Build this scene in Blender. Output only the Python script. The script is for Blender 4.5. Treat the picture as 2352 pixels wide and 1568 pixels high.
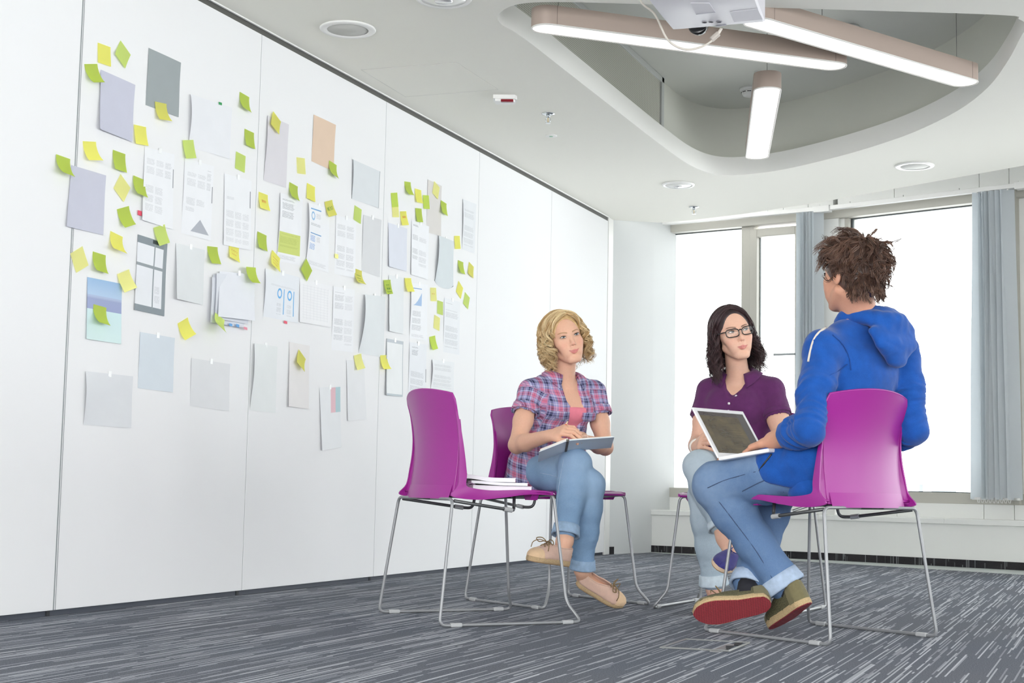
import bpy, math, random
import numpy as np
from mathutils import Vector, Matrix
from mathutils.geometry import tessellate_polygon

for _o in list(bpy.data.objects):
    bpy.data.objects.remove(_o, do_unlink=True)
SC = bpy.context.scene
COL = SC.collection
PI = math.pi
rnd = random.Random(7)

# ------------------------------------------------------------------ camera
IMG_W, IMG_H, FPX = 2352.0, 1568.0, 3393.9
CAM = np.array([3.5049, 0.0, 0.49])
_p, _r, _y = 0.0972, 0.0194, 0.3912
CF = np.array([-math.sin(_y) * math.cos(_p), math.cos(_y) * math.cos(_p), math.sin(_p)])
_R0 = np.array([math.cos(_y), math.sin(_y), 0.0])
_U0 = np.cross(_R0, CF)
CR = math.cos(_r) * _R0 + math.sin(_r) * _U0
CU = np.cross(CR, CF)
cam_data = bpy.data.cameras.new('camera')
cam_data.sensor_width = 36.0
cam_data.lens = 36.0 * FPX / IMG_W
cam_data.clip_end = 2000
cam = bpy.data.objects.new('camera', cam_data)
COL.objects.link(cam)
_m = Matrix(((CR[0], CU[0], -CF[0], CAM[0]), (CR[1], CU[1], -CF[1], CAM[1]), (CR[2], CU[2], -CF[2], CAM[2]), (0, 0, 0, 1)))
cam.matrix_world = _m
SC.camera = cam

# ------------------------------------------------------------------ world, light, exposure
world = bpy.data.worlds.new('sky')
SC.world = world
world.use_nodes = True
_bg = world.node_tree.nodes['Background']
_bg.inputs['Color'].default_value = (0.985, 0.99, 1.0, 1)
_bg.inputs["Strength"].default_value = 5.6
# area light added behind the camera to strengthen the frontal light
_al = bpy.data.lights.new('rear_fill_light', 'AREA'); _al.shape = 'RECTANGLE'; _al.size = 6.6; _al.size_y = 2.0; _al.energy = 190; _al.color = (1.0, 0.99, 0.97)
_ao = bpy.data.objects.new('rear_fill_light', _al); COL.objects.link(_ao); _ao.location = (3.6, -2.42, 1.4); _ao.rotation_euler = (math.radians(90), 0, 0)
SC.view_settings.view_transform = 'Standard'
SC.view_settings.look = 'None'
SC.view_settings.exposure = 0.0
SC.view_settings.gamma = 1.0
SC.view_settings.use_curve_mapping = False

# ------------------------------------------------------------------ pixel -> place helpers
def ray(x, y):
    return CF + CR * (x - IMG_W / 2) / FPX - CU * (y - IMG_H / 2) / FPX
def onz(x, y, z=0.0):
    d = ray(x, y); return CAM + d * (z - CAM[2]) / d[2]
def onx(x, y, X=0.0):
    d = ray(x, y); return CAM + d * (X - CAM[0]) / d[0]
def at(x, y, Z):
    return CAM + ray(x, y) * Z
def proj(P):
    d = np.asarray(P, float) - CAM; z = d @ CF
    return np.array([IMG_W / 2 + FPX * (d @ CR) / z, IMG_H / 2 - FPX * (d @ CU) / z])

# ------------------------------------------------------------------ materials
def lin(c):
    out = []
    for v in c[:3]:
        v = v / 255.0
        out.append(v / 12.92 if v <= 0.04045 else ((v + 0.055) / 1.055) ** 2.4)
    return (*out, 1.0)
MATS = {}
class NT:
    """tiny node-graph writer"""
    def __init__(s, name):
        s.m = bpy.data.materials.new(name); s.m.use_nodes = True
        s.t = s.m.node_tree; s.b = s.t.nodes['Principled BSDF']; s.out = s.t.nodes['Material Output']
    def n(s, kind, **kw):
        nd = s.t.nodes.new(kind)
        for k, v in kw.items(): setattr(nd, k, v)
        return nd
    def put(s, sock, v):
        if hasattr(v, 'is_linked') or isinstance(v, bpy.types.NodeSocket): s.t.links.new(v, sock)
        elif isinstance(v, (tuple, list)) and len(v) == 4 and sock.type == 'VECTOR': sock.default_value = v[:3]
        else: sock.default_value = v
    def math(s, op, a, b=None, c=None, clamp=False):
        nd = s.n('ShaderNodeMath', operation=op, use_clamp=clamp)
        for i, v in enumerate((a, b, c)):
            if v is not None: s.put(nd.inputs[i], v)
        return nd.outputs[0]
    def mix(s, f, a, b, blend='MIX'):
        nd = s.n('ShaderNodeMix', data_type='RGBA', blend_type=blend)
        s.put(nd.inputs[0], f); s.put(nd.inputs[6], a); s.put(nd.inputs[7], b)
        return nd.outputs[2]
    def coord(s, which='Object'):
        return s.n('ShaderNodeTexCoord').outputs[which]
    def attr(s, name, out='Vector'):
        nd = s.n('ShaderNodeAttribute'); nd.attribute_name = name; return nd.outputs[out]
    def sep(s, v):
        nd = s.n('ShaderNodeSeparateXYZ'); s.put(nd.inputs[0], v); return nd.outputs
    def comb(s, x, y, z=0.0):
        nd = s.n('ShaderNodeCombineXYZ')
        for i, v in enumerate((x, y, z)): s.put(nd.inputs[i], v)
        return nd.outputs[0]
    def vmul(s, v, k):
        nd = s.n('ShaderNodeVectorMath', operation='MULTIPLY'); s.put(nd.inputs[0], v); s.put(nd.inputs[1], k); return nd.outputs[0]
    def noise(s, v, scale, detail=2.0, rough=0.5):
        nd = s.n('ShaderNodeTexNoise'); s.put(nd.inputs['Vector'], v); nd.inputs['Scale'].default_value = scale
        nd.inputs['Detail'].default_value = detail; nd.inputs['Roughness'].default_value = rough
        return nd.outputs['Fac']
    def white(s, v, dim='2D'):
        nd = s.n('ShaderNodeTexWhiteNoise', noise_dimensions=dim)
        s.put(nd.inputs['W' if dim == '1D' else 'Vector'], v); return nd.outputs['Value']
    def ramp(s, f, lo, hi):
        nd = s.n('ShaderNodeMapRange'); s.put(nd.inputs[0], f); nd.inputs[1].default_value = lo; nd.inputs[2].default_value = hi
        return nd.outputs[0]
    def bump(s, h, strength=0.3, dist=0.002):
        nd = s.n('ShaderNodeBump'); s.put(nd.inputs['Height'], h)
        nd.inputs['Strength'].default_value = strength; nd.inputs['Distance'].default_value = dist
        s.t.links.new(nd.outputs[0], s.b.inputs['Normal'])
    def base(s, c): s.put(s.b.inputs['Base Color'], c)
    def set(s, **kw):
        for k, v in kw.items(): s.b.inputs[k].default_value = v
def mat(name, rgb=(200, 200, 200), rough=0.5, metal=0.0, spec=0.5, noise=None, bump=None, emit=None, sheen=0.0):
    if name in MATS: return MATS[name]
    g = NT(name); c = lin(rgb)
    g.set(**{'Roughness': rough, 'Metallic': metal, 'Specular IOR Level': spec})
    if sheen: g.set(**{'Sheen Weight': sheen})
    if noise or bump:
        co = g.coord('Object')
    if noise:
        scale, amt = noise
        f = g.noise(co, scale, 3.0)
        lo = tuple(max(0, v * (1 - amt)) for v in c[:3]) + (1,); hi = tuple(min(1, v * (1 + amt)) for v in c[:3]) + (1,)
        g.base(g.mix(g.ramp(f, 0.3, 0.7), lo, hi))
    else:
        g.base(c)
    if bump:
        g.bump(g.noise(co, bump[0], 3.0), bump[1], bump[2] if len(bump) > 2 else 0.002)
    if emit:
        g.put(g.b.inputs['Emission Color'], lin(emit[0])); g.b.inputs['Emission Strength'].default_value = emit[1]
    MATS[name] = g.m
    return g.m

# ------------------------------------------------------------------ mesh helpers
def ident(): return Matrix.Identity(4)
class MB:
    def __init__(s): s.v = []; s.f = []
    def add(s, vs, fs):
        o = len(s.v); s.v += [tuple(map(float, q)) for q in vs]; s.f += [tuple(i + o for i in q) for q in fs]; return s
    def box(s, x0, x1, y0, y1, z0, z1, M=None):
        vs = [(x, y, z) for z in (z0, z1) for y in (y0, y1) for x in (x0, x1)]
        if M is not None: vs = [M @ Vector(q) for q in vs]
        return s.add(vs, [(0, 2, 3, 1), (4, 5, 7, 6), (0, 1, 5, 4), (2, 6, 7, 3), (0, 4, 6, 2), (1, 3, 7, 5)])
    def rbox(s, x0, x1, y0, y1, z0, z1, b=0.004, M=None):
        """box with chamfered edges all round"""
        import bmesh
        bm = bmesh.new()
        vs = [bm.verts.new((x, y, z)) for z in (z0, z1) for y in (y0, y1) for x in (x0, x1)]
        for q in [(0, 2, 3, 1), (4, 5, 7, 6), (0, 1, 5, 4), (2, 6, 7, 3), (0, 4, 6, 2), (1, 3, 7, 5)]: bm.faces.new([vs[i] for i in q])
        bmesh.ops.bevel(bm, geom=list(bm.edges), offset=b, segments=2, affect='EDGES', profile=0.5)
        bm.verts.index_update()
        pts = [v.co.copy() for v in bm.verts]; fs = [tuple(v.index for v in f.verts) for f in bm.faces]; bm.free()
        if M is not None: pts = [M @ q for q in pts]
        return s.add(pts, fs)
    def prism(s, poly, z0, z1, M=None):
        n = len(poly); vs = [(x, y, z0) for x, y in poly] + [(x, y, z1) for x, y in poly]
        if M is not None: vs = [M @ Vector(q) for q in vs]
        fs = [tuple(range(n - 1, -1, -1)), tuple(range(n, 2 * n))] + [(i, (i + 1) % n, n + (i + 1) % n, n + i) for i in range(n)]
        return s.add(vs, fs)
    def loft(s, rings, close=True, caps=True):
        n = len(rings[0]); vs = [p for r in rings for p in r]; fs = []
        for k in range(len(rings) - 1):
            for i in range(n if close else n - 1):
                j = (i + 1) % n; fs.append((k * n + i, k * n + j, (k + 1) * n + j, (k + 1) * n + i))
        if caps and close:
            fs.append(tuple(range(n - 1, -1, -1))); fs.append(tuple((len(rings) - 1) * n + i for i in range(n)))
        return s.add(vs, fs)
    def lathe(s, prof, c=(0, 0, 0), n=24, M=None):
        rings = []
        for r, z in prof:
            rings.append([(c[0] + r * math.cos(2 * PI * i / n), c[1] + r * math.sin(2 * PI * i / n), c[2] + z) for i in range(n)])
        if M is not None: rings = [[M @ Vector(p) for p in r] for r in rings]
        return s.loft(rings)
    def tube(s, pts, r, n=8, closed=False, flat=None):
        pts = [np.asarray(p, float) for p in pts]; m = len(pts)
        rr = r if hasattr(r, '__len__') else [r] * m
        rings = []; prev = None
        for i in range(m):
            a = pts[(i - 1) % m] if (closed or i > 0) else pts[i]
            b = pts[(i + 1) % m] if (closed or i < m - 1) else pts[i]
            t = b - a; L = np.linalg.norm(t); t = t / (L if L > 1e-9 else 1)
            if prev is None:
                ref = np.array([0, 0, 1.0]) if abs(t[2]) < 0.9 else np.array([1.0, 0, 0])
                u = np.cross(t, ref)
            else:
                u = prev - t * (prev @ t)
            u /= np.linalg.norm(u) + 1e-12; prev = u; w = np.cross(t, u)
            k = flat or 1.0
            rings.append([pts[i] + rr[i] * (math.cos(2 * PI * j / n) * u + k * math.sin(2 * PI * j / n) * w) for j in range(n)])
        if closed:
            o = len(s.v); s.loft(rings, True, False); k = m - 1
            s.f += [(o + k * n + i, o + k * n + (i + 1) % n, o + (i + 1) % n, o + i) for i in range(n)]
            return s
        return s.loft(rings)
    def grid(s, P, thick=None):
        """P: (a,b,3) array of points"""
        a, b = P.shape[:2]
        vs = P.reshape(-1, 3); fs = [(i * b + j, (i + 1) * b + j, (i + 1) * b + j + 1, i * b + j + 1) for i in range(a - 1) for j in range(b - 1)]
        return s.add(vs, fs)
    def build(s, name, m, parent=None, smooth=False, local=False, uv=None, angle=None):
        me = bpy.data.meshes.new(name)
        vs = s.v
        if parent is not None and not local:
            inv = PM[parent.name].inverted(); vs = [tuple(inv @ Vector(q)) for q in vs]
        me.from_pydata(vs, [], s.f)
        if isinstance(m, (list, tuple)):
            for q in m: me.materials.append(q)
        else: me.materials.append(m)
        if smooth: me.polygons.foreach_set('use_smooth', [True] * len(me.polygons))
        if angle is not None:
            me.polygons.foreach_set('use_smooth', [True] * len(me.polygons)); me.set_sharp_from_angle(angle=math.radians(angle))
        me.update()
        o = bpy.data.objects.new(name, me); COL.objects.link(o)
        if parent is not None: o.parent = parent
        PM[o.name] = PM[parent.name] if parent is not None else ident()
        return o
PM = {}
def fillet(pts, r, n=5):
    """round the corners of a polyline"""
    pts = [np.asarray(p, float) for p in pts]; out = [pts[0]]
    for i in range(1, len(pts) - 1):
        a, b, c = pts[i - 1], pts[i], pts[i + 1]
        u = a - b; v = c - b; lu = np.linalg.norm(u); lv = np.linalg.norm(v); u /= lu; v /= lv
        d = min(r, lu * .45, lv * .45)
        p0 = b + u * d; p1 = b + v * d
        for k in range(n + 1):
            t = k / n; out.append((1 - t) ** 2 * p0 + 2 * t * (1 - t) * b + t * t * p1)
    out.append(pts[-1]); return out
def catmull(pts, n=6):
    P = [np.asarray(p, float) for p in pts]; P = [2 * P[0] - P[1]] + P + [2 * P[-1] - P[-2]]; out = []
    for i in range(1, len(P) - 2):
        for k in range(n):
            t = k / n
            out.append(0.5 * (2 * P[i] + (P[i + 1] - P[i - 1]) * t + (2 * P[i - 1] - 5 * P[i] + 4 * P[i + 1] - P[i + 2]) * t * t + (3 * P[i] - P[i - 1] - 3 * P[i + 1] + P[i + 2]) * t ** 3))
    out.append(P[-2]); return out
def thing(name, label, cat, loc=(0, 0, 0), rotz=0.0, group=None):
    o = bpy.data.objects.new(name, None); COL.objects.link(o); o.empty_display_size = 0.05
    o.location = loc; o.rotation_euler = (0, 0, rotz)
    PM[o.name] = Matrix.Translation(Vector(loc)) @ Matrix.Rotation(rotz, 4, 'Z')
    return tag(o, label, cat, group)
def tag(o, label=None, cat=None, group=None, kind=None):
    if label: o['label'] = label
    if cat: o['category'] = cat
    if group: o['group'] = group
    if kind: o['kind'] = kind
    return o
def struct(o, label=None):
    o['kind'] = 'structure'
    if label: o['label'] = label
    return o
def set_uv(o, uvs):
    """uvs per vertex -> per corner"""
    me = o.data; l = me.uv_layers.new(name='UVMap')
    idx = np.zeros(len(me.loops), int); me.loops.foreach_get('vertex_index', idx)
    l.data.foreach_set('uv', np.asarray(uvs, np.float32)[idx].ravel())

# ================================================================== THE ROOM
CEIL = 2.498
white_wall = mat('white_laminate', (235, 236, 238), 0.7, spec=0.15)
white_paint = mat('white_paint', (238, 239, 236), 0.75, bump=(60, 0.04))
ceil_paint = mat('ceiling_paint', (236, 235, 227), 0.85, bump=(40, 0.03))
dark_trim = mat('dark_anodised_track', (52, 54, 58), 0.5, metal=0.3)
alu = mat('grey_aluminium', (178, 182, 184), 0.4, metal=0.6)
beige_frame = mat('beige_grey_window_frame', (190, 188, 179), 0.5)
white_gloss = mat('white_plastic', (236, 236, 234), 0.35)

def carpet_material(name, dark, light, streak_cut, vertical=False):
    g = NT(name); co = g.coord('Object'); x, y, z = g.sep(co)[:3]
    if vertical: u, v = g.math('ADD', x, g.math('MULTIPLY', y, 0.35)), z
    else: u, v = x, y
    cu = g.math('MULTIPLY', u, 1 / 0.0052); col = g.math('FLOOR', cu)
    ln = 0.26 if vertical else 0.62
    rv = g.math('ADD', g.math('MULTIPLY', v, 1 / ln), g.math('MULTIPLY', g.white(col, '1D'), 57.0))
    row = g.math('FLOOR', rv)
    r = g.white(g.comb(col, row), '2D')
    r2 = g.white(g.comb(g.math('ADD', col, 91.3), row), '2D')
    fr = g.math('FRACT', rv)
    span = g.math('LESS_THAN', fr, g.math('ADD', 0.35, g.math('MULTIPLY', r2, 0.65)))
    clus = g.noise(g.vmul(co, (3.0, 0.9, 1.0)), 1.6, 2.0)
    thr = g.math('ADD', streak_cut, g.math('MULTIPLY', g.math('SUBTRACT', 0.5, clus), 0.55))
    on = g.math('MULTIPLY', g.math('GREATER_THAN', r, thr), span)
    inten = g.math('MULTIPLY', on, g.math('ADD', 0.30, g.math('MULTIPLY', g.math('POWER', r2, 2.0), 0.7)))
    fine = g.noise(co, 900, 2.0); speck = g.noise(co, 260, 3.0, 0.7)
    big = g.noise(co, 1.3, 2.0)
    base = g.mix(g.ramp(speck, 0.33, 0.68), lin(dark), lin(tuple(min(255, c * 1.75 + 6) for c in dark)))
    base = g.mix(g.ramp(big, 0.25, 0.8), base, g.mix(0.22, base, lin((120, 112, 110))))
    g.base(g.mix(inten, base, lin(light)))
    g.set(Roughness=0.95); g.b.inputs['Specular IOR Level'].default_value = 0.1
    g.bump(g.math('ADD', fine, g.math('MULTIPLY', speck, 2.0)), 0.5, 0.003)
    return g.m
carpet = carpet_material('striped_carpet', (66, 70, 77), (190, 193, 200), 0.62)
carpet_base = carpet_material('carpet_skirting', (26, 27, 30), (130, 132, 135), 0.86, True)

# facade corner points (front of the low window bench) and its facets
FAC = [np.array(p) for p in [(0.1, 11.02), (1.5, 10.75), (2.95, 10.27), (4.3, 9.6), (5.45, 8.65), (6.4, 7.4), (7.0, 5.9), (7.3, 4.3), (7.35, 2.6), (7.2, 0.9)]]
def facet(i):
    a, b = FAC[i], FAC[i + 1]; L = np.linalg.norm(b - a); d = (b - a) / L; n = np.array([-d[1], d[0]])
    M = Matrix(((d[0], n[0], 0, a[0]), (d[1], n[1], 0, a[1]), (0, 0, 1, 0), (0, 0, 0, 1)))
    return M, L, d, n

# floor
fl = MB(); poly = [(-0.06, -2.5), (7.2, -2.5), (7.2, 0.9)] + [tuple(p) for p in FAC[::-1][1:]] + [(0.02, 10.75), (-0.06, 10.45)]
fl.prism(poly, -0.08, 0.0)
struct(fl.build('floor', carpet), 'dark grey striped office carpet')
strip = MB()
edge = [(0.10, 11.0), (0.8, 10.71), (1.546, 10.424), (2.2, 10.13), (2.937, 9.782), (4.2, 9.12)]
inner = [(0.10, 11.02), (0.8, 10.885), (1.5, 10.75), (2.2, 10.52), (2.95, 10.27), (4.3, 9.6)]
strip.prism(edge + inner[::-1], 0.0, 0.004)
struct(strip.build('trim_1', mat('pale_floor_strip', (196, 202, 200), 0.5)), 'pale floor strip along the window bench')

# left partition wall made of panels
SEAM0, PW = 4.2919, 1.2149
wl = thing('wall_left', 'white movable partition wall of tall panels', None); struct(wl)
seams = [SEAM0 + PW * k for k in range(-6, 5)] + [10.3393]
for k in range(len(seams) - 1):
    y0, y1 = seams[k] + 0.002, seams[k + 1] - 0.002
    MB().rbox(-0.05, 0.0, y0, y1, 0.0201, 2.4687, 0.0015).build('panel', white_wall, wl)
for k in range(1, len(seams) - 1):
    b = MB(); y = seams[k]
    b.box(-0.02, -0.0015, y - 0.0022, y + 0.0022, 0.0201, 2.4687)
    if k == 6: b.box(-0.01, 0.0012, y + 0.004, y + 0.0065, 0.0201, 2.4687); b.box(-0.01, 0.0012, y - 0.0065, y - 0.004, 0.0201, 2.4687)
    b.build('seam_profile', mat('seam_profile', (150, 155, 157), 0.5, metal=0.3), wl)
    # floor and head stops at each joint
    MB().box(-0.03, -0.008, y - 0.03, y - 0.012, 0.0, 0.0205).build('floor_stop', dark_trim, wl)
    MB().box(-0.03, -0.006, y - 0.05, y - 0.01, 2.462, 2.488).build('head_stop', dark_trim, wl)
kick = MB().box(-0.045, -0.012, seams[0], 10.34, 0.0, 0.021)
struct(kick.build('baseboard_left', mat('dark_kick_strip', (70, 75, 86), 0.55)))
trk = MB().box(-0.06, -0.004, seams[0], 10.335, 2.466, 2.53)
struct(trk.build('trim_2', mat('track_side', (84, 84, 80), 0.6)), 'dark head track above the partition')
tl_ = MB().rbox(-0.002, 0.010, seams[0], 10.34, 2.4925, 2.505, 0.002)
struct(tl_.build('trim_3', white_gloss), 'white ceiling edge profile along the partition')
struct(MB().rbox(-0.05, 0.004, 10.34, 10.45, 0.0, CEIL, 0.003).build('trim_4', white_gloss), 'white end post of the partition')

# end wall stub between partition and windows
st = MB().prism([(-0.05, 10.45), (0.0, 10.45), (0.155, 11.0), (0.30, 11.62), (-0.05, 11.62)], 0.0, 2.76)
struct(st.build('wall_end', mat('toned_down_return_wall_paint', (216, 219, 220), 0.8)), 'short white return wall beside the windows')  # white wall, colour darkened to offset the strong window light on it
bs = MB().prism([(0.001, 10.452), (0.007, 10.450), (0.107, 11.02), (0.099, 11.03)], 0.0, 0.055)
struct(bs.build('baseboard_end', carpet_base))

# other sides of the room (out of view)
wb = thing('wall_back', 'unseen rear side of the room, opened up to let in light', None); struct(wb)  # rear openings added so sky light falls in from behind the camera
MB().box(-0.06, 7.4, -2.6, -2.5, 0, 0.30).build('wall_below_added_openings', white_paint, wb); MB().box(-0.06, 7.4, -2.6, -2.5, 2.45, 3.02).build('wall_above_added_openings', white_paint, wb)
for _x in (-0.06, 1.75, 3.6, 5.45, 7.2): MB().box(_x, _x + 0.12, -2.6, -2.5, 0.30, 2.45).build('pier_between_added_openings', white_paint, wb)
struct(MB().box(7.2, 7.3, -2.5, 0.9, 0, 2.76).build('wall_right', white_paint))
struct(MB().prism([(-0.06, -2.6), (7.9, -2.6), (7.9, 4.3), (7.3, 7.0), (5.9, 9.3), (4.5, 10.2), (3.1, 10.9), (1.6, 11.45), (0.1, 11.75), (-0.06, 11.7)], 3.02, 3.1).build('roof_slab', white_paint))

# ------------------------------------------------------------------ ceiling with its rounded triangular recess
rpx = [(1143, 38), (1152, 56), (1180, 72), (1221, 101), (1300, 163), (1400, 241), (1474, 299), (1535, 345), (1578, 375), (1620, 394), (1665, 402), (1720, 400), (1800, 389),
       (1900, 366), (2000, 338), (2100, 303), (2200, 254), (2270, 200), (2315, 140), (2343, 88), (2356, 60), (2340, 44), (2290, 34), (1850, 20), (1500, 10), (1300, 5), (1210, 7), (1165, 18)]
rw = [onz(x, y, CEIL)[:2] for x, y in rpx]
def closed_catmull(P, n=5):
    m = len(P); out = []
    for i in range(m):
        p0, p1, p2, p3 = (np.asarray(P[(i + k) % m]) for k in (-1, 0, 1, 2))
        for k in range(n):
            t = k / n
            out.append(0.5 * (2 * p1 + (p2 - p0) * t + (2 * p0 - 5 * p1 + 4 * p2 - p3) * t * t + (3 * p1 - p0 - 3 * p2 + p3) * t ** 3))
    return out
ROUT = np.array(closed_catmull(rw, 4))
def offset_loop(P, d):
    t = np.roll(P, -1, 0) - np.roll(P, 1, 0); t /= np.linalg.norm(t, axis=1)[:, None]
    n = np.stack([t[:, 1], -t[:, 0]], 1)
    area = 0.5 * np.sum(P[:, 0] * np.roll(P[:, 1], -1) - np.roll(P[:, 0], -1) * P[:, 1])
    return P + n * d * (1 if area > 0 else -1)
RIN = offset_loop(ROUT, 0.07)
outer = [(0.0, -2.5), (6.9, -2.5), (6.9, 4.0), (6.5, 5.6), (5.8, 7.0), (4.9, 8.0), (3.95, 8.83), (2.993, 9.40), (2.29, 9.803), (1.587, 10.215), (0.963, 10.498), (0.55, 10.63), (0.30, 10.66), (0.0, 10.46)]
loops = [[Vector((x, y, 0)) for x, y in outer], [Vector((x, y, 0)) for x, y in ROUT]]
tris = tessellate_polygon(loops)
flat = [p for l in loops for p in l]
cb = MB(); nv = len(flat)
cb.add([(p.x, p.y, CEIL) for p in flat] + [(p.x, p.y, CEIL + 0.05) for p in flat], [])
for t in tris:
    a, b, c = t
    nz = (flat[b] - flat[a]).cross(flat[c] - flat[a]).z
    if nz > 0: a, c = c, a
    cb.f.append((a, b, c)); cb.f.append((nv + c, nv + b, nv + a))
no = len(outer)
cb.f += [(i, (i + 1) % no, nv + (i + 1) % no, nv + i) for i in range(no)]
struct(cb.build('ceiling', ceil_paint), 'white suspended ceiling with a rounded triangular recess')
rf = MB(); n = len(ROUT)
def ringz(P, z): return [(x, y, z) for x, y in P]
rf.loft([ringz(ROUT, CEIL), ringz(ROUT, CEIL + 0.118)], True, False)
rf.loft([ringz(ROUT, CEIL + 0.118), ringz(RIN, CEIL + 0.119)], True, False)
struct(rf.build('trim_5', mat('recess_lip', (240, 240, 236), 0.6), smooth=False, angle=40), 'white lip around the ceiling recess')
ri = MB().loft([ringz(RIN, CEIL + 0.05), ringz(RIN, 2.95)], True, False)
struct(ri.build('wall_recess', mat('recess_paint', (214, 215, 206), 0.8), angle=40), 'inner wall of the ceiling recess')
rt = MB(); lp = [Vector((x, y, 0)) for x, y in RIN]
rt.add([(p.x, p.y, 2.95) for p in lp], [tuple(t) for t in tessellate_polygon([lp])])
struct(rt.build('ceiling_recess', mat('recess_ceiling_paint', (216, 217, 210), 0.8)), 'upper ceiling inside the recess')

# ------------------------------------------------------------------ window side
glass_m = NT('window_glass')
_tr = glass_m.n('ShaderNodeBsdfTransparent'); _gl = glass_m.n('ShaderNodeBsdfGlossy'); _gl.inputs['Roughness'].default_value = 0.02
_mx = glass_m.n('ShaderNodeMixShader'); _fr = glass_m.n('ShaderNodeFresnel'); _fr.inputs['IOR'].default_value = 1.3
_tr.inputs['Color'].default_value = (0.97, 0.985, 0.98, 1)
glass_m.t.links.new(_fr.outputs[0], _mx.inputs[0]); glass_m.t.links.new(_tr.outputs[0], _mx.inputs[1]); glass_m.t.links.new(_gl.outputs[0], _mx.inputs[2])
glass_m.t.links.new(_mx.outputs[0], glass_m.out.inputs['Surface'])
glass_m = glass_m.m
seal = mat('black_window_seal', (58, 66, 68), 0.6)
def pane(name, par, M, s0, s1, z0, z1, yy=0.34):
    MB().box(s0, s1, yy, yy + 0.006, z0, z1, M).build('pane', glass_m, par)
wn = 0
def boxes(name, m, par, M, rects, y0, y1, b=0.004):
    q = MB()
    for (s0, s1, z0, z1) in rects: q.rbox(s0, s1, y0, y1, z0, z1, b, M)
    return q.build(name, m, par)
wf = thing('wall_window', 'low white bench wall and bands of the window side', None); struct(wf)
for i in range(len(FAC) - 1):
    M, L, d, n_ = facet(i)
    # overlap to hide the bend between facets
    e = 0.0 if i == 0 else 0.03
    MB().box(-e, L + 0.0, 0.0, 0.28, 0.0, 0.30, M).build('bench_front', white_paint, wf)
    MB().box(-e, L, -0.006, 0.0, 0.0, 0.055, M).build('carpet_skirting', carpet_base, wf)
    cuts = [0.0, L * 0.62, L] if i != 0 else [0.0, L]
    for a, b in zip(cuts[:-1], cuts[1:]):
        MB().rbox(a - 0.002, b - 0.002, -0.018, 0.29, 0.288, 0.325, 0.004, M).build('ledge', white_paint, wf)
    sp = [0.0, 0.3 * L, 0.72 * L, 0.86 * L, L]
    for a, b in zip(sp[:-1], sp[1:]):
        MB().rbox(a + 0.002, b - 0.002, 0.275, 0.40, 0.32, 0.43, 0.002, M).build('spandrel_panel', white_paint, wf)
    MB().box(-0.2 if i else 0.0, L + 0.2, 0.38, 0.5, 0.0, 0.44, M).build('outer_wall', white_paint, wf)
    MB().box(-0.1, L + 0.1, 0.42, 0.5, 2.60, 3.02, M).build('outer_wall', white_paint, wf)
    for a, b in zip(sp[:-1], sp[1:]):
        MB().rbox(a + 0.0015, b - 0.0015, 0.26, 0.42, 2.60, 2.80, 0.002, M).build('head_panel', white_paint, wf)
    # window proper
    wn += 1
    w = thing('window_%d' % wn, ['fixed pane and opening sash beside the white return wall', 'wide fixed window pane behind the man', 'window pane past the second blind'][i] if i < 3 else 'window round the bend of the room', None)
    struct(w)
    boxes('sill', beige_frame, w, M, [(-0.035, L + 0.01, 0.425, 0.50)], 0.27, 0.42)
    boxes('head', beige_frame, w, M, [(-0.035, L + 0.01, 2.525, 2.605)], 0.25, 0.42)
    if i == 0:
        boxes('reveal', white_paint, w, M, [(-0.03, 0.012, 0.50, 2.525)], 0.29, 0.40)
        boxes('mullion', beige_frame, w, M, [(0.665, 0.765, 0.50, 2.525)], 0.29, 0.40)
        boxes('mullion', beige_frame, w, M, [(1.15, 1.20, 0.50, 2.525)], 0.29, 0.40)
        sash = boxes('sash', beige_frame, w, M, [(0.74, 0.80, 0.51, 2.50), (1.112, 1.155, 0.51, 2.50), (0.80, 1.112, 0.51, 0.575), (0.80, 1.112, 2.437, 2.50)], 0.275, 0.36)
        hd = MB(); hd.tube([M @ Vector(q) for q in [(1.135, 0.275, 1.515), (1.135, 0.225, 1.515), (0.965, 0.222, 1.515)]], 0.009, 8); hd.rbox(1.12, 1.15, 0.265, 0.278, 1.47, 1.56, 0.003, M)
        hd.build('handle', alu, sash, smooth=False)
        boxes('seal', seal, w, M, [(0.012, 0.018, 0.50, 2.525), (0.80, 0.806, 0.575, 2.437), (0.012, 0.665, 2.519, 2.525)], 0.33, 0.35, 0.001)
        pane('pane', w, M, 0.012, 0.665, 0.50, 2.525); pane('pane', w, M, 0.80, 1.112, 0.575, 2.437, 0.32)
        boxes('column_panel', white_paint, w, M, [(1.20, L + 0.04, 0.42, 2.60)], 0.26, 0.42)
    else:
        s0, s1 = (0.075, 1.085) if i == 1 else (0.1, L - 0.3)
        boxes('jamb', beige_frame, w, M, [(0.04, s0, 0.50, 2.525), (s1, s1 + 0.035, 0.50, 2.525)], 0.29, 0.42)
        boxes('seal', seal, w, M, [(s0, s0 + 0.012, 0.50, 2.525), (s0, s1, 2.519, 2.525), (s0, s1, 0.50, 0.506)], 0.33, 0.36, 0.001)
        boxes('column_panel', white_paint, w, M, [(-0.02, 0.045, 0.42, 2.60), (s1 + 0.03, L + 0.03, 0.42, 2.60)], 0.30, 0.43)
        if i == 1: boxes('post', beige_frame, w, M, [(1.325, 1.365, 0.43, 2.60)], 0.24, 0.32)
        pane('pane', w, M, s0, s1, 0.50, 2.525)
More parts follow.
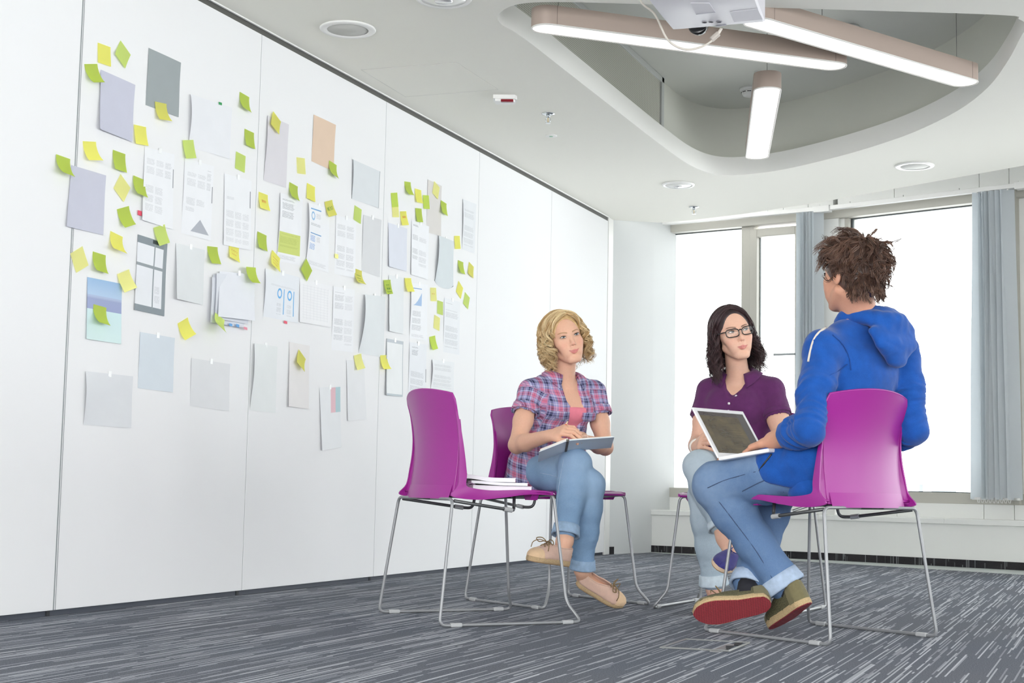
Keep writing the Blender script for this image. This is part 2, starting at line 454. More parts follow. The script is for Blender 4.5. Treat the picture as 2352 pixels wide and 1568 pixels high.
# blind rail following the facade
for i in range(3):
    M, L, d, n_ = facet(i)
    a, b = (-0.06, 1.44) if i == 0 else ((0.0, L) if i == 1 else (-0.02, L))
    rl = MB().rbox(a, b, 0.12, 0.165, 2.568, 2.60, 0.003, M)
    r_ = tag(rl.build('blind_rail', white_gloss), ['white blind rail over the opening sash window', 'white blind rail over the wide window behind the man', 'white blind rail past the second blind'][i], 'blind rail', 'blind rails under the ceiling edge')
    for q in np.arange(a + 0.15, b, 0.42):
        MB().box(q, q + 0.016, 0.135, 0.15, 2.598, 2.615, M).build('bracket', white_gloss, r_)
    MB().rbox(b - 0.12, b + 0.01, 0.11, 0.175, 2.555, 2.605, 0.004, M).build('end_cap', white_gloss, r_)
_bl = NT('blue_grey_blind_fabric'); _bl.base(lin((230, 234, 237))); _bl.set(Roughness=0.85)
_ts = _bl.n('ShaderNodeBsdfTranslucent'); _ts.inputs[0].default_value = lin((232, 237, 240)); _mx2 = _bl.n('ShaderNodeMixShader'); _mx2.inputs[0].default_value = 0.5
_bl.t.links.new(_bl.b.outputs[0], _mx2.inputs[1]); _bl.t.links.new(_ts.outputs[0], _mx2.inputs[2]); _bl.t.links.new(_mx2.outputs[0], _bl.out.inputs['Surface'])
blind_m = _bl.m
def blind(name, label, i, cs, wid, nsl, z0, spread, col):
    M, L, d, n_ = facet(i)
    t = thing(name, label, 'blind', tuple(M @ Vector((cs, 0.14, z0))), 0.0, 'bunched vertical blinds at the windows')
    rr = random.Random(nsl)
    for k in range(nsl):
        s = cs - wid / 2 + wid * (k + 0.5) / nsl
        P = np.zeros((14, 2, 3)); hw = 0.044
        ang0 = math.radians(60 + rr.uniform(-30, 26)); ang1 = ang0 - math.radians(spread * rr.uniform(0.2, 1.0))
        sh = spread * 0.0012 * rr.uniform(-1, 1.4)
        for a in range(14):
            tt = a / 13.0; an = ang0 + (ang1 - ang0) * tt ** 1.3
            z = 2.565 - (2.565 - z0) * tt
            for b, sg in enumerate((-1, 1)):
                P[a, b] = tuple(M @ Vector((s + sh * tt + sg * hw * math.cos(an), 0.14 + sg * hw * math.sin(an) + 0.004 * math.sin(k * 2 + a * .6), z)))
        q = MB().grid(P); P2 = P.copy(); nn = np.array([d[0], d[1], 0]) * 0.0012; q.grid(P2 + nn)
        sl = q.build('slat', blind_m, t, smooth=True)
        MB().box(s + sh - 0.03, s + sh + 0.03, 0.132, 0.15, z0 - 0.004, z0 + 0.012, M).build('weight', white_gloss, sl)
        MB().box(s - 0.006, s + 0.006, 0.134, 0.146, 2.56, 2.59, M).build('carrier', white_gloss, sl)
    ch = MB(); pts = []
    for k in range(nsl * 3 + 1):
        s = cs - wid / 2 + wid * k / (nsl * 3); pts.append(tuple(M @ Vector((s, 0.10, z0 - 0.012 + 0.02 * math.cos(k * 2.09)))))
    ch.tube(pts, 0.0025, 5); ch.build('bead_chain', white_gloss, t)
    return t
blind('vertical_blind', 'narrow bunch of blue-grey vertical blind slats beside the opening sash', 0, 1.285, 0.15, 9, 0.46, 4, None)
blind('vertical_blind', 'wide bunch of pale blue vertical blind slats right of the wide window', 1, 1.245, 0.24, 9, 0.46, 38, None)

# faint city far outside
haze = mat('hazy_facade', (112, 116, 118), 0.9); haze2 = mat('hazy_window_band', (104, 109, 112), 0.9)
for (px0, px1, py, Z, lab) in [(1534, 1568, 1012, 420.0, 'pale hazy tower block seen low through the fixed pane'), (1572, 1592, 1042, 520.0, 'pale slim tower block beside the wider one in the haze'),
                               (2112, 2120, 1112, 640.0, 'faint distant spire low in the wide window'), (2150, 2196, 1126, 700.0, 'faint low distant building in the wide window')]:
    A = at(px0, py, Z); B = at(px1, py, Z); wdt = np.linalg.norm(B - A); ttl = A[2]
    t = thing('tower_block', lab, 'building', (float(A[0]), float(A[1]), -60.0), math.atan2(B[1] - A[1], B[0] - A[0]))
    MB().box(0, wdt, 0, wdt * 0.8, 0, ttl + 60).build('wall', haze, t, local=True)
    if wdt > 2:
        k = 0
        for zz in np.arange(ttl + 60 - 14, ttl + 58, 2.8):
            MB().box(wdt * 0.08, wdt * 0.92, -0.12, 0.02, zz, zz + 1.3).build('window_band', haze2, t, local=True)

# ================================================================== PAPERS AND NOTES ON THE PARTITION
def doc_material(name, base, blocks=()):
    """printed sheet: blocks are (kind,u0,v0,u1,v1,colour,amount) in sheet coordinates, v up"""
    g = NT(name); uv = g.coord('UV'); u, v = g.sep(uv)[:2]
    col = g.mix(g.ramp(g.noise(uv, 3.0, 2.0), 0.2, 0.8), lin(tuple(c * 0.985 for c in base)), lin(base))
    def inside(u0, v0, u1, v1):
        a = g.math('MULTIPLY', g.math('GREATER_THAN', u, u0), g.math('LESS_THAN', u, u1))
        b = g.math('MULTIPLY', g.math('GREATER_THAN', v, v0), g.math('LESS_THAN', v, v1))
        return g.math('MULTIPLY', a, b)
    for (kind, u0, v0, u1, v1, c, amt) in blocks:
        if kind == 'solid': f = inside(u0, v0, u1, v1)
        elif kind == 'text':
            pitch = 0.014
            row = g.math('FLOOR', g.math('DIVIDE', v, pitch)); fr = g.math('FRACT', g.math('DIVIDE', v, pitch))
            ln = g.math('LESS_THAN', fr, 0.52)
            end = g.math('ADD', u1 - 0.14 * (u1 - u0), g.math('MULTIPLY', g.white(row, '1D'), 0.14 * (u1 - u0)))
            wd = g.math('GREATER_THAN', g.noise(g.comb(g.math('MULTIPLY', u, 60.0), g.math('MULTIPLY', row, 3.7)), 1.0, 1.0), 0.40)
            para = g.math('GREATER_THAN', g.white(g.math('FLOOR', g.math('DIVIDE', row, 9.0)), '1D'), 0.04)
            gap = g.math('GREATER_THAN', g.math('FRACT', g.math('DIVIDE', row, 9.0)), 0.15)
            f = g.math('MULTIPLY', g.math('MULTIPLY', inside(u0, v0, u1, v1), g.math('MULTIPLY', ln, wd)), g.math('MULTIPLY', gap, g.math('MULTIPLY', para, g.math('LESS_THAN', u, end))))
        elif kind == 'ring':
            cx, cy, r = (u0 + u1) / 2, (v0 + v1) / 2, (u1 - u0) / 2; asp = (v1 - v0) / (u1 - u0)
            dx = g.math('SUBTRACT', u, cx); dy = g.math('DIVIDE', g.math('SUBTRACT', v, cy), asp)
            rr = g.math('SQRT', g.math('ADD', g.math('MULTIPLY', dx, dx), g.math('MULTIPLY', dy, dy)))
            f = g.math('MULTIPLY', g.math('LESS_THAN', rr, r), g.math('GREATER_THAN', rr, r * 0.62))
        elif kind == 'tri':      # apex in the middle
            t = g.math('DIVIDE', g.math('SUBTRACT', v1, v), v1 - v0); half = g.math('MULTIPLY', t, (u1 - u0) / 2)
            f = g.math('MULTIPLY', inside(u0, v0, u1, v1), g.math('LESS_THAN', g.math('ABSOLUTE', g.math('SUBTRACT', u, (u0 + u1) / 2)), half))
        elif kind == 'rise':     # area chart rising to the right
            t = g.math('DIVIDE', g.math('SUBTRACT', u, u0), u1 - u0)
            h = g.math('ADD', v0, g.math('MULTIPLY', g.math('POWER', t, 1.6), v1 - v0))
            f = g.math('MULTIPLY', inside(u0, v0, u1, v1), g.math('LESS_THAN', v, g.math('ADD', h, g.math('MULTIPLY', g.math('SUBTRACT', g.noise(g.comb(g.math('MULTIPLY', u, 25.0), 0.0), 1.0), 0.5), 0.03))))
        elif kind == 'grad':     # vertical gradient to colour at v1
            f = g.math('MULTIPLY', inside(u0, v0, u1, v1), g.math('DIVIDE', g.math('SUBTRACT', v, v0), v1 - v0))
        elif kind == 'cells':
            a = g.math('LESS_THAN', g.math('FRACT', g.math('MULTIPLY', u, 9.0)), 0.06); b = g.math('LESS_THAN', g.math('FRACT', g.math('MULTIPLY', v, 16.0)), 0.08)
            f = g.math('MULTIPLY', inside(u0, v0, u1, v1), g.math('MAXIMUM', a, b))
        col = g.mix(g.math('MULTIPLY', f, amt), col, lin(c))
    g.base(col); g.set(Roughness=0.7); g.b.inputs['Specular IOR Level'].default_value = 0.25
    return g.m
INK = (92, 98, 110)
def T(u0, v0, u1, v1, a=0.24, c=INK): return ('text', u0, v0, u1, v1, c, a)
def S(u0, v0, u1, v1, c, a=1.0): return ('solid', u0, v0, u1, v1, c, a)
tape_m = mat('clear_tape', (244, 246, 247), 0.3)
def paper(label, px, base, blocks=(), curl=None, lift=0.0015, tape=True, rounded=False, group=None, shift=0.0, name='paper_sheet', cat='paper'):
    """px: TL, TR, BR, BL picture points of a sheet hanging on the wall; curl: (corner/edge, metres)"""
    c = [onx(*p) for p in px]
    n, m = 12, 9
    P = np.zeros((n, m, 3)); uv = []
    for i in range(n):
        for j in range(m):
            s, t = j / (m - 1), i / (n - 1)
            q = (1 - t) * ((1 - s) * c[0] + s * c[1]) + t * ((1 - s) * c[3] + s * c[2])
            off = lift + shift + 0.0012 * math.sin(3 * s + 5 * t)
            if curl:
                for e, a in curl:
                    w = {'L': (1 - s) ** 2 * math.sin(PI * min(1, 0.15 + 0.85 * t)) if True else 0, 'B': t ** 2.2, 'BL': (t * (1 - s)) ** 1.5, 'BR': (t * s) ** 1.5, 'R': s ** 2, 'TL': ((1 - t) * (1 - s)) ** 1.5, 'LB': (1 - s) ** 1.6 * t}[e]
                    off += a * w
            P[i, j] = q + np.array([off, 0, 0])
            uv.append((s, 1 - t))
    if rounded:
        for j in range(m):
            s = j / (m - 1); P[n - 1, j, 2] += 0.03 * abs(2 * s - 1) ** 3
    q = MB().grid(P); q.grid(P[:, ::-1] - np.array([0.0006, 0, 0]))
    o = bpy.data.objects.new(name, None) if False else None
    mt = doc_material('print_' + label.replace(' ', '_')[:36], base, blocks)
    k = q.build(name, mt, smooth=True)
    uv2 = uv + [(1 - a if False else uv[i * m + (m - 1 - j)][0], uv[i * m + (m - 1 - j)][1]) for i in range(n) for j, a in enumerate([0] * m)]
    set_uv(k, uv2)
    tag(k, label, cat, group)
    if tape:
        w = MB(); mid = (c[0] + c[1]) / 2; d = (c[1] - c[0]) / np.linalg.norm(c[1] - c[0]); up = np.array([0, 0, 1.0])
        for (a, b) in ((-0.009, 0.009),):
            p = [mid + d * a - up * 0.012, mid + d * b - up * 0.012, mid + d * b + up * 0.010, mid + d * a + up * 0.010]
            xs = np.array([lift + shift + 0.0025, 0, 0]); w.add([v + xs for v in p] + [v + xs - np.array([0.0008 + shift * 0.8, 0, 0]) for v in p], [(0, 1, 2, 3), (7, 6, 5, 4), (0, 4, 5, 1), (1, 5, 6, 2), (2, 6, 7, 3), (3, 7, 4, 0)])
        w.build('tape', tape_m, k)
    return k
W = (238, 240, 244)
cols = [T(.08, .12, .36, .86), T(.40, .12, .66, .86), T(.70, .5, .92, .86, .3)]
paper('slate grey blank sheet high on the partition', [(341, 110), (415, 144), (409, 269), (334, 241)], (158, 166, 168), tape=False)
paper('upper lilac blank sheet below a lime note', [(231, 160), (310, 195), (301, 326), (222, 297)], (199, 201, 217), curl=[('BL', .012), ('B', .004)], tape=False)
paper('white landscape sheet with a small green flag', [(435, 216), (533, 248), (526, 365), (432, 336)], (233, 235, 240), curl=[('L', .012)], tape=False)
paper('two-column text sheet beside a pink flag', [(332, 337), (400, 355), (395, 527), (322, 505)], W, cols + [S(.97, .55, 1.0, .8, (120, 124, 132), .8)], curl=[('BL', .01)])
paper('text sheet with a grey triangle diagram', [(424, 363), (491, 382), (483, 553), (416, 535)], W, [T(.1, .32, .42, .84), T(.46, .42, .75, .84), T(.78, .62, .93, .92, .3), ('tri', .3, .06, .92, .24, (150, 156, 168), .75), S(.97, .5, 1.0, .72, (120, 124, 132), .8)])
paper('dense three-column text sheet beside the first seam', [(515, 398), (577, 415), (575, 575), (511, 562)], W, [T(.08, .06, .38, .7), T(.41, .06, .66, .62), T(.69, .06, .93, .6), S(.95, .6, .985, .84, (120, 124, 132), .8)], curl=[('BL', .006)])
paper('lower lilac blank sheet over the seam profile', [(163, 379), (243, 403), (236, 540), (149, 520)], (199, 201, 216), curl=[('BL', .008)], tape=False)
paper('sheet with a printed grey window grid', [(316, 538), (384, 560), (376, 726), (306, 711)], (233, 236, 241), [S(0, .9, 1, 1, (138, 148, 154)), S(.88, 0, 1, 1, (146, 155, 160)), S(0, 0, 1, .085, (140, 150, 156)), S(.0, .60, .9, .64, (150, 158, 163)), S(.56, .06, .60, .94, (150, 158, 163)), T(.64, .14, .82, .4, .25), S(.5, .94, .72, .99, (70, 78, 80))], curl=[('BL', .006)], tape=False)
paper('blank off-white sheet between window grid sheet and stacked pages', [(403, 558), (470, 574), (465, 700), (397, 686)], (226, 230, 232), curl=[('LB', .02)])
stk = [paper('bundle of loose pages with its corner folded', [(500, 623), (577, 631), (571, 737), (487, 727)], (229, 232, 239), lift=0.022, curl=[('B', .01), ('TL', -.012)], name='page_bundle')]
for kk, (dx, dy) in enumerate([(-7, 6), (-11, 12), (-3, 3)]):
    b = paper('tmp', [(494 + dx, 624 + dy), (570 + dx, 634 + dy), (566 + dx, 741 + dy), (486 + dx, 728 + dy)], (222, 226, 234), lift=0.004 + 0.005 * kk, tape=False, curl=[('LB', .01)])
    b.name = 'page'; b.data.name = 'page'; del b['label']; del b['category']; b.parent = stk[0]
paper('sea picture of blue sky and turquoise water', [(200, 636), (280, 652), (277, 790), (195, 778)], (214, 236, 236), [S(0, .54, 1, 1, (196, 216, 236)), ('grad', 0, .54, 1, 1, (150, 184, 222), .9), S(0, .50, 1, .70, (158, 168, 205)), ('grad', 0, 0, 1, .5, (206, 232, 236), .8), S(.0, .68, 1, .73, (172, 184, 214), .7)], curl=[('BL', .008)], tape=False, name='picture_print', cat='picture')
paper('pale blue blank sheet below the sea picture', [(321, 762), (401, 776), (396, 901), (316, 891)], (214, 223, 231))
paper('pale grey landscape sheet, lowest beside the seam profile', [(194, 852), (305, 864), (300, 983), (191, 975)], (222, 225, 229), curl=[('L', .009)])
paper('pale grey squarish sheet low by the first seam', [(439, 822), (528, 836), (525, 944), (436, 932)], (225, 227, 230))
paper('tall pale mauve sheet with a tilted yellow note', [(613, 265), (663, 286), (656, 431), (605, 414)], (219, 217, 223), curl=[('L', .006)], tape=False)
paper('peach coloured sheet high on the partition', [(720, 263), (771, 287), (765, 393), (715, 370)], (224, 200, 178), [('grad', 0, 1.0, 1, 0.0, (226, 186, 152), .7)], tape=False)
paper('pale squarish sheet with a dark edge right of the peach one', [(809, 366), (873, 394), (869, 478), (807, 456)], (219, 224, 228), [S(0, 0, .02, 1, (150, 156, 160)), S(.975, 0, 1, 1, (180, 186, 190))], curl=[('L', .004)], tape=False)
paper('text sheet with a lime green block', [(642, 443), (695, 458), (688, 609), (635, 598)], W, [T(.10, .50, .66, .93, .5), S(.02, .13, .97, .44, (203, 214, 122)), T(.08, .22, .9, .42, .35, (150, 165, 70)), T(.06, .04, .8, .1, .3)], curl=[('L', .006)])
paper('report sheet with blue headings and bar list', [(706, 465), (757, 480), (753, 626), (702, 609)], W, [S(.10, .91, .6, .93, (120, 170, 214)), ('ring', .12, .74, .30, .88, (130, 180, 220), .9), T(.36, .76, .6, .86, .3), T(.08, .58, .62, .70, .45), S(.08, .525, .64, .54, (110, 160, 205)), ('text', .08, .25, .36, .50, (90, 150, 210), .8), T(.42, .42, .6, .50, .3), T(.1, .04, .9, .1, .25)], curl=[('L', .012)])
paper('faint text sheet with a small yellow flag', [(771, 494), (818, 506), (815, 639), (768, 628)], W, [T(.08, .1, .5, .86, .3), T(.54, .1, .92, .86, .3)])
paper('grey tall sheet left of the second seam', [(834, 493), (876, 505), (871, 636), (830, 622)], (217, 219, 222))
paper('landscape sheet with two blue ring charts', [(608, 616), (688, 637), (683, 742), (604, 726)], (232, 236, 242), [('ring', .36, .44, .50, .66, (110, 176, 228), 1), ('ring', .66, .44, .80, .66, (110, 176, 228), 1), S(.55, .12, .575, .66, (120, 180, 226)), S(.84, .12, .865, .66, (120, 180, 226)), T(.36, .1, .5, .34, .25), T(.66, .1, .8, .34, .25), T(.16, .68, .9, .72, .2)], curl=[('L', .006)])
paper('faint landscape table sheet beside the ring charts', [(688, 640), (761, 657), (758, 752), (686, 739)], (238, 239, 242), [('cells', .08, .1, .92, .9, (205, 208, 214), .6)], curl=[('BL', .006)])
paper('faint text sheet below the ring charts and table sheets', [(765, 657), (814, 665), (810, 809), (761, 803)], W, [T(.08, .16, .52, .92, .35), T(.56, .1, .94, .9, .22)])
paper('blank sheet curling off the wall over the second seam', [(834, 676), (885, 681), (880, 821), (823, 810)], (224, 229, 232), curl=[('L', .02)])
paper('blank sheet with a lifted left edge beside the first seam', [(581, 788), (637, 796), (632, 948), (573, 942)], (230, 234, 235), curl=[('L', .012)])
paper('tall beige sheet with a tilted yellow note', [(664, 785), (711, 794), (708, 939), (659, 933)], (232, 230, 230), curl=[('BL', .01)], tape=False)
paper('white sheet with a pink and teal strip', [(733, 890), (781, 886), (783, 1027), (736, 1034)], (232, 235, 238), [S(.52, .58, .76, .985, (226, 190, 198)), S(.76, .58, 1.0, .985, (178, 206, 212))], curl=[('BL', .01)])
paper('narrow blank sheet hanging below a yellow note', [(795, 827), (836, 826), (841, 963), (797, 966)], (230, 232, 235), curl=[('BL', .005)], tape=False)
paper('pale lilac blank sheet right of the second seam', [(891, 511), (935, 525), (933, 623), (890, 612)], (221, 225, 236), curl=[('BL', .01)])
paper('text sheet right of the pale lilac one', [(945, 505), (985, 520), (982, 642), (942, 630)], W, [T(.08, .88, .4, .94, .6), T(.06, .3, .4, .78, .4), T(.44, .2, .9, .74, .28)], curl=[('BL', .006)])
paper('tall beige sheet at the top of the note cluster', [(982, 412), (1014, 427), (1012, 542), (979, 533)], (218, 215, 212), tape=False)
paper('blue-grey sheet with a rounded lower edge', [(1005, 541), (1042, 554), (1040, 668), (997, 655)], (212, 220, 224), curl=[('L', .014)], rounded=True)
paper('faint text sheet beside the third seam', [(1062, 457), (1094, 469), (1089, 582), (1061, 572)], (228, 231, 235), [T(.1, .1, .9, .82, .25)], curl=[('L', .005)], tape=False)
paper('blank sheet beneath a lime note right of the second seam', [(892, 631), (928, 638), (925, 767), (889, 760)], (229, 233, 236), curl=[('LB', .014)])
paper('report sheet with a blue rising chart', [(942, 649), (982, 654), (980, 782), (940, 775)], W, [S(.1, .9, .65, .915, (120, 160, 205)), ('rise', .12, .6, .66, .84, (150, 184, 224), .85), T(.1, .12, .66, .56, .38), T(.1, .03, .8, .08, .25)], curl=[('L', .006)])
paper('faint text sheet above the wall end of the chair back', [(1020, 683), (1057, 694), (1054, 815), (1018, 808)], (231, 234, 238), [T(.08, .1, .92, .8, .28), T(.1, .88, .5, .92, .4)])
paper('white sheet with a grey printed border', [(887, 777), (926, 784), (924, 911), (883, 907)], (236, 239, 241), [S(0, .94, 1, 1, (196, 203, 210)), S(.96, 0, 1, 1, (190, 197, 202)), S(0, 0, 1, .035, (190, 200, 206)), S(0, 0, .04, 1, (170, 177, 182))], curl=[('BL', .01)])
paper('text sheet partly behind the empty chair back', [(940, 785), (980, 792), (977, 925), (937, 915)], (232, 235, 240), [T(.14, .76, .5, .93, .5), T(.1, .1, .9, .6, .3), S(.96, .35, 1, .58, (130, 134, 140), .8)])
paper('short landscape text sheet just above the empty chair back', [(991, 825), (1043, 832), (1041, 901), (989, 893)], (231, 234, 237), [T(.08, .1, .92, .86, .25)], curl=[('L', .008)])

# ---- sticky notes
YEL, LIM = (242, 240, 96), (204, 226, 72)
note_mats = {}
def note_mat(c, v):
    k = (c, v)
    if k not in note_mats:
        cc = tuple(min(255, q * (1 + 0.05 * (v - 1))) for q in ((252, 250, 142) if c == 'Y' else (224, 242, 118)))
        if v == 2: cc = (252, 251, 178) if c == 'Y' else (228, 243, 150)
        g = NT('sticky_%s_%d' % ('yellow' if c == 'Y' else 'lime', v)); g.base(lin(cc)); g.set(Roughness=0.75)
        g.b.inputs['Specular IOR Level'].default_value = 0.2
        ts = g.n('ShaderNodeBsdfTranslucent'); ts.inputs[0].default_value = lin(cc); mx = g.n('ShaderNodeMixShader'); mx.inputs[0].default_value = 0.42
        g.t.links.new(g.b.outputs[0], mx.inputs[1]); g.t.links.new(ts.outputs[0], mx.inputs[2]); g.t.links.new(mx.outputs[0], g.out.inputs['Surface'])
        note_mats[k] = g.m
    return note_mats[k]
ink_m = {'r': mat('orange_ink', (232, 190, 112), 0.8), 'g': mat('green_ink', (134, 178, 92), 0.8)}
def note(c, q, label, base=0.0012, ink=None, v=0, scale=1.0):
    a, b, cc, d = [np.asarray(p, float) for p in q]
    A, B = onx(*a), onx(*b)
    mid = (A + B) / 2; e = B - A; e[0] = 0; e /= np.linalg.norm(e)
    dn = np.array([0, e[2], -e[1]])                       # perpendicular, towards the other two corners
    side = onx(*((cc + d) / 2)) - mid
    if dn @ side < 0: dn = -dn
    Ls = 0.075
    bc = (cc + d) / 2; lift = 0.01
    for _ in range(4):
        dl = math.sqrt(max(Ls ** 2 - lift ** 2, 0.0012))
        P0 = mid + dn * dl; p0 = proj(P0); k = proj(P0 + np.array([0.05, 0, 0])) - p0
        lift = float(np.clip(((bc - p0) @ k) / (k @ k) * 0.05, 0.002, 0.058))
    n, m = 7, 5; P = np.zeros((n, m, 3))
    for i in range(n):
        t = i / (n - 1)
        # flat glued strip, then a curl away from the wall
        s = max(0, (t - 0.15) / 0.85); off = lift * s ** 1.5; along = dl * (t * 0.55 + 0.45 * (math.sin(t * PI / 2) if lift > .02 else t))
        for j in range(m):
            u = j / (m - 1) - 0.5
            P[i, j] = mid + e * u * 0.076 + dn * along + np.array([base + off * (1 + 0.25 * u * (1 if c == 'Y' else -1)), 0, 0])
    g = MB().grid(P); g.grid(P[:, ::-1] - np.array([0.0004, 0, 0]))
    o = tag(g.build('sticky_note', note_mat(c, v), smooth=True), label, 'sticky note', 'sticky notes on the partition')
    if ink:
        w = MB(); kind, rows = ink
        rr = random.Random(len(label))
        if isinstance(rows, str):
            LET = {'N': [(0, 1), (0, 0), (1, 1), (1, 0)], 'E': [(1, 0), (0, 0), (0, .5), (.8, .5), (0, .5), (0, 1), (1, 1)], 'X': [(0, 0), (1, 1), (.5, .5), (1, 0), (0, 1)], 'T': [(0, 0), (1, 0), (.5, 0), (.5, 1)]}
            for k, ch in enumerate(rows):
                pts = []
                for lx, ly in LET[ch]:
                    i = (.40 + .22 * ly) * (n - 1); j = (.16 + (k + .72 * lx) * .70 / len(rows)) * (m - 1); i0, j0 = int(i), int(j); fi, fj = i - i0, j - j0
                    pts.append(P[i0, j0] * (1 - fi) * (1 - fj) + P[i0 + 1, j0] * fi * (1 - fj) + P[i0, j0 + 1] * (1 - fi) * fj + P[i0 + 1, j0 + 1] * fi * fj + np.array([0.0008, -0.0004, 0]))
                w.tube(pts, 0.0008, 4)
            rows = []
        for (r0, strokes) in rows:
            for (u0, u1, h) in strokes:
                pts = []
                for s in range(9):
                    uu = u0 + (u1 - u0) * s / 8; tt = r0 + h * (0.5 if s % 2 else -0.5)
                    i = tt * (n - 1); i0 = min(int(i), n - 2); j = uu * (m - 1); j0 = min(int(j), m - 2)
                    fi, fj = i - i0, j - j0
                    pt = (P[i0, j0] * (1 - fi) * (1 - fj) + P[i0 + 1, j0] * fi * (1 - fj) + P[i0, j0 + 1] * (1 - fi) * fj + P[i0 + 1, j0 + 1] * fi * fj)
                    pts.append(pt + np.array([0.0009, -0.0004, 0]))
                w.tube(pts, 0.00055, 4)
        w.build('handwriting', ink_m[kind], o)
    return o
def z1(*p): return [(100 + .3189 * x, 60 + .3189 * y) for x, y in p]
def z2(*p): return [(100 + .3571 * x, 480 + .3571 * y) for x, y in p]
def z3(*p): return [(560 + .2933 * x, 220 + .2933 * y) for x, y in p]
def z4(*p): return [(560 + .3189 * x, 560 + .3189 * y) for x, y in p]
def z5(*p): return [(780 + .17857 * x, 380 + .17857 * y) for x, y in p]
def z6(*p): return [(800 + .2168 * x, 600 + .2168 * y) for x, y in p]
note('Y', z1((388, 118), (482, 152), (487, 292), (390, 262)), 'upright yellow sticky note above the upper lilac sheet', v=1)
note('G', z1((555, 105), (625, 205), (590, 300), (512, 207)), 'diamond-turned lime sticky note above the upper lilac sheet', v=2)
note('G', z1((293, 273), (385, 272), (450, 393), (350, 396)), 'lime sticky note curling over the upper lilac sheet corner')
note('Y', z1((800, 543), (880, 560), (920, 682), (838, 665)), 'yellow sticky note on the slate grey sheet lower edge', .003)
note('Y', z1((645, 708), (737, 728), (755, 858), (660, 845)), 'yellow sticky note at the upper lilac sheet lower right corner', .003, v=1)
note('G', z1((1000, 822), (1065, 820), (1100, 948), (1012, 957)), 'lime sticky note on the landscape flagged sheet lower left corner', .006, v=2)
note('G', z1((1413, 473), (1480, 512), (1500, 613), (1437, 597)), 'topmost lime sticky note left of the first seam')
note('G', z1((1447, 738), (1515, 770), (1527, 875), (1457, 852)), 'middle of three lime notes left of the first seam')
note('G', z1((1383, 900), (1457, 938), (1440, 1053), (1377, 1015)), 'lowest of three lime notes left of the first seam', v=2)
note('Y', z1((280, 828), (377, 833), (423, 968), (335, 962)), 'yellow sticky note between the two lilac sheets', v=1)
note('G', z1((85, 922), (187, 958), (228, 1068), (130, 1042)), 'lime sticky note on the lower lilac sheet top left corner', .004)
note('G', z1((498, 890), (588, 922), (603, 1052), (513, 1027)), 'lime sticky note between lower lilac sheet and two-column text')
note('Y', z1((552, 1062), (627, 1168), (577, 1265), (503, 1165)), 'diamond-turned yellow sticky note beside the lower lilac sheet', v=2)
note('G', z1((642, 1075), (728, 1110), (752, 1225), (667, 1190)), 'lime sticky note curling over the two-column text sheet edge', .004)
note('G', z1((528, 1318), (612, 1295), (670, 1420), (582, 1445)), 'left-tilted lime sticky note near the pink flag')
note('Y', z2((428, 140), (510, 180), (537, 278), (455, 262)), 'yellow sticky note left of the window grid sheet', v=1)
note('G', z2((703, 120), (775, 98), (810, 215), (740, 235)), 'lime sticky note on the window grid sheet top edge', .004, v=2)
note('Y', z2((172, 285), (247, 240), (287, 368), (200, 412)), 'left-tilted yellow sticky note beside the seam profile', v=2)
note('G', z2((315, 272), (400, 298), (417, 407), (343, 383)), 'lime sticky note above the sea picture')
note('Y', z2((472, 418), (543, 388), (597, 503), (517, 535)), 'tilted yellow sticky note on the sea picture top right corner', .004, v=2)
note('G', z2((313, 610), (402, 635), (435, 730), (345, 713)), 'lime sticky note stuck on the sea picture', .004)
note('Y', z2((862, 735), (925, 697), (983, 800), (908, 843)), 'tilted yellow sticky note above the pale grey squarish sheet', v=1)
note('G', z2((1053, 238), (1117, 245), (1143, 352), (1082, 343)), 'lime sticky note above the page bundle')
note('Y', z2((1197, 203), (1258, 243), (1265, 340), (1193, 283)), 'yellow sticky note with orange writing above the page bundle', v=1, ink=('r', [(.45, [(.12, .85, .12)]), (.68, [(.25, .7, .08)])]))
note('G', z2((1265, 372), (1328, 378), (1362, 470), (1305, 455)), 'lime sticky note on the page bundle top right corner', .03)
note('G', z2((1070, 670), (1122, 712), (1150, 783), (1095, 735)), 'lime sticky note bent off the page bundle lower left corner', .03, v=2)
note('Y', z3((220, 122), (280, 205), (267, 308), (200, 220)), 'diamond-turned yellow note on the tall pale mauve sheet', .008)
note('Y', z3((410, 480), (477, 490), (483, 622), (412, 612)), 'upright yellow sticky note left of the peach sheet', v=2)
note('G', z3((665, 505), (723, 543), (745, 640), (690, 607)), 'lime sticky note on the peach sheet lower corner', .003)
note('G', z3((357, 675), (420, 710), (443, 805), (375, 768)), 'lime sticky note above the lime block text sheet')
note('Y', z3((492, 680), (558, 715), (562, 830), (490, 790)), 'yellow sticky note above the blue heading report sheet', v=1)
note('Y', z3((115, 750), (187, 778), (210, 895), (127, 875)), 'yellow sticky note with a short orange word right of the first seam', v=1, ink=('r', [(.5, [(.3, .42, .16), (.46, .52, .14), (.56, .72, .16)])]))
note('Y', z3((630, 830), (688, 815), (733, 918), (655, 935)), 'yellow sticky note with a green word above faint text sheet', .003, ink=('g', 'NEXT'))
note('G', z3((868, 857), (920, 890), (907, 1005), (855, 965)), 'leaning lime sticky note left of the grey tall sheet', v=2)
note('G', z3((105, 1060), (178, 1095), (185, 1210), (118, 1175)), 'lime sticky note left of the lime block text sheet')
note('Y', z3((218, 1207), (280, 1275), (283, 1367), (210, 1290)), 'turned yellow note with faint orange lines over lime block sheet', .004, v=1, ink=('r', [(.35, [(.15, .8, .08)]), (.55, [(.2, .85, .08)]), (.75, [(.2, .7, .08)])]))
note('G', z3((480, 1277), (523, 1367), (463, 1440), (412, 1347)), 'diamond-turned lime note above the two ring charts', .008)
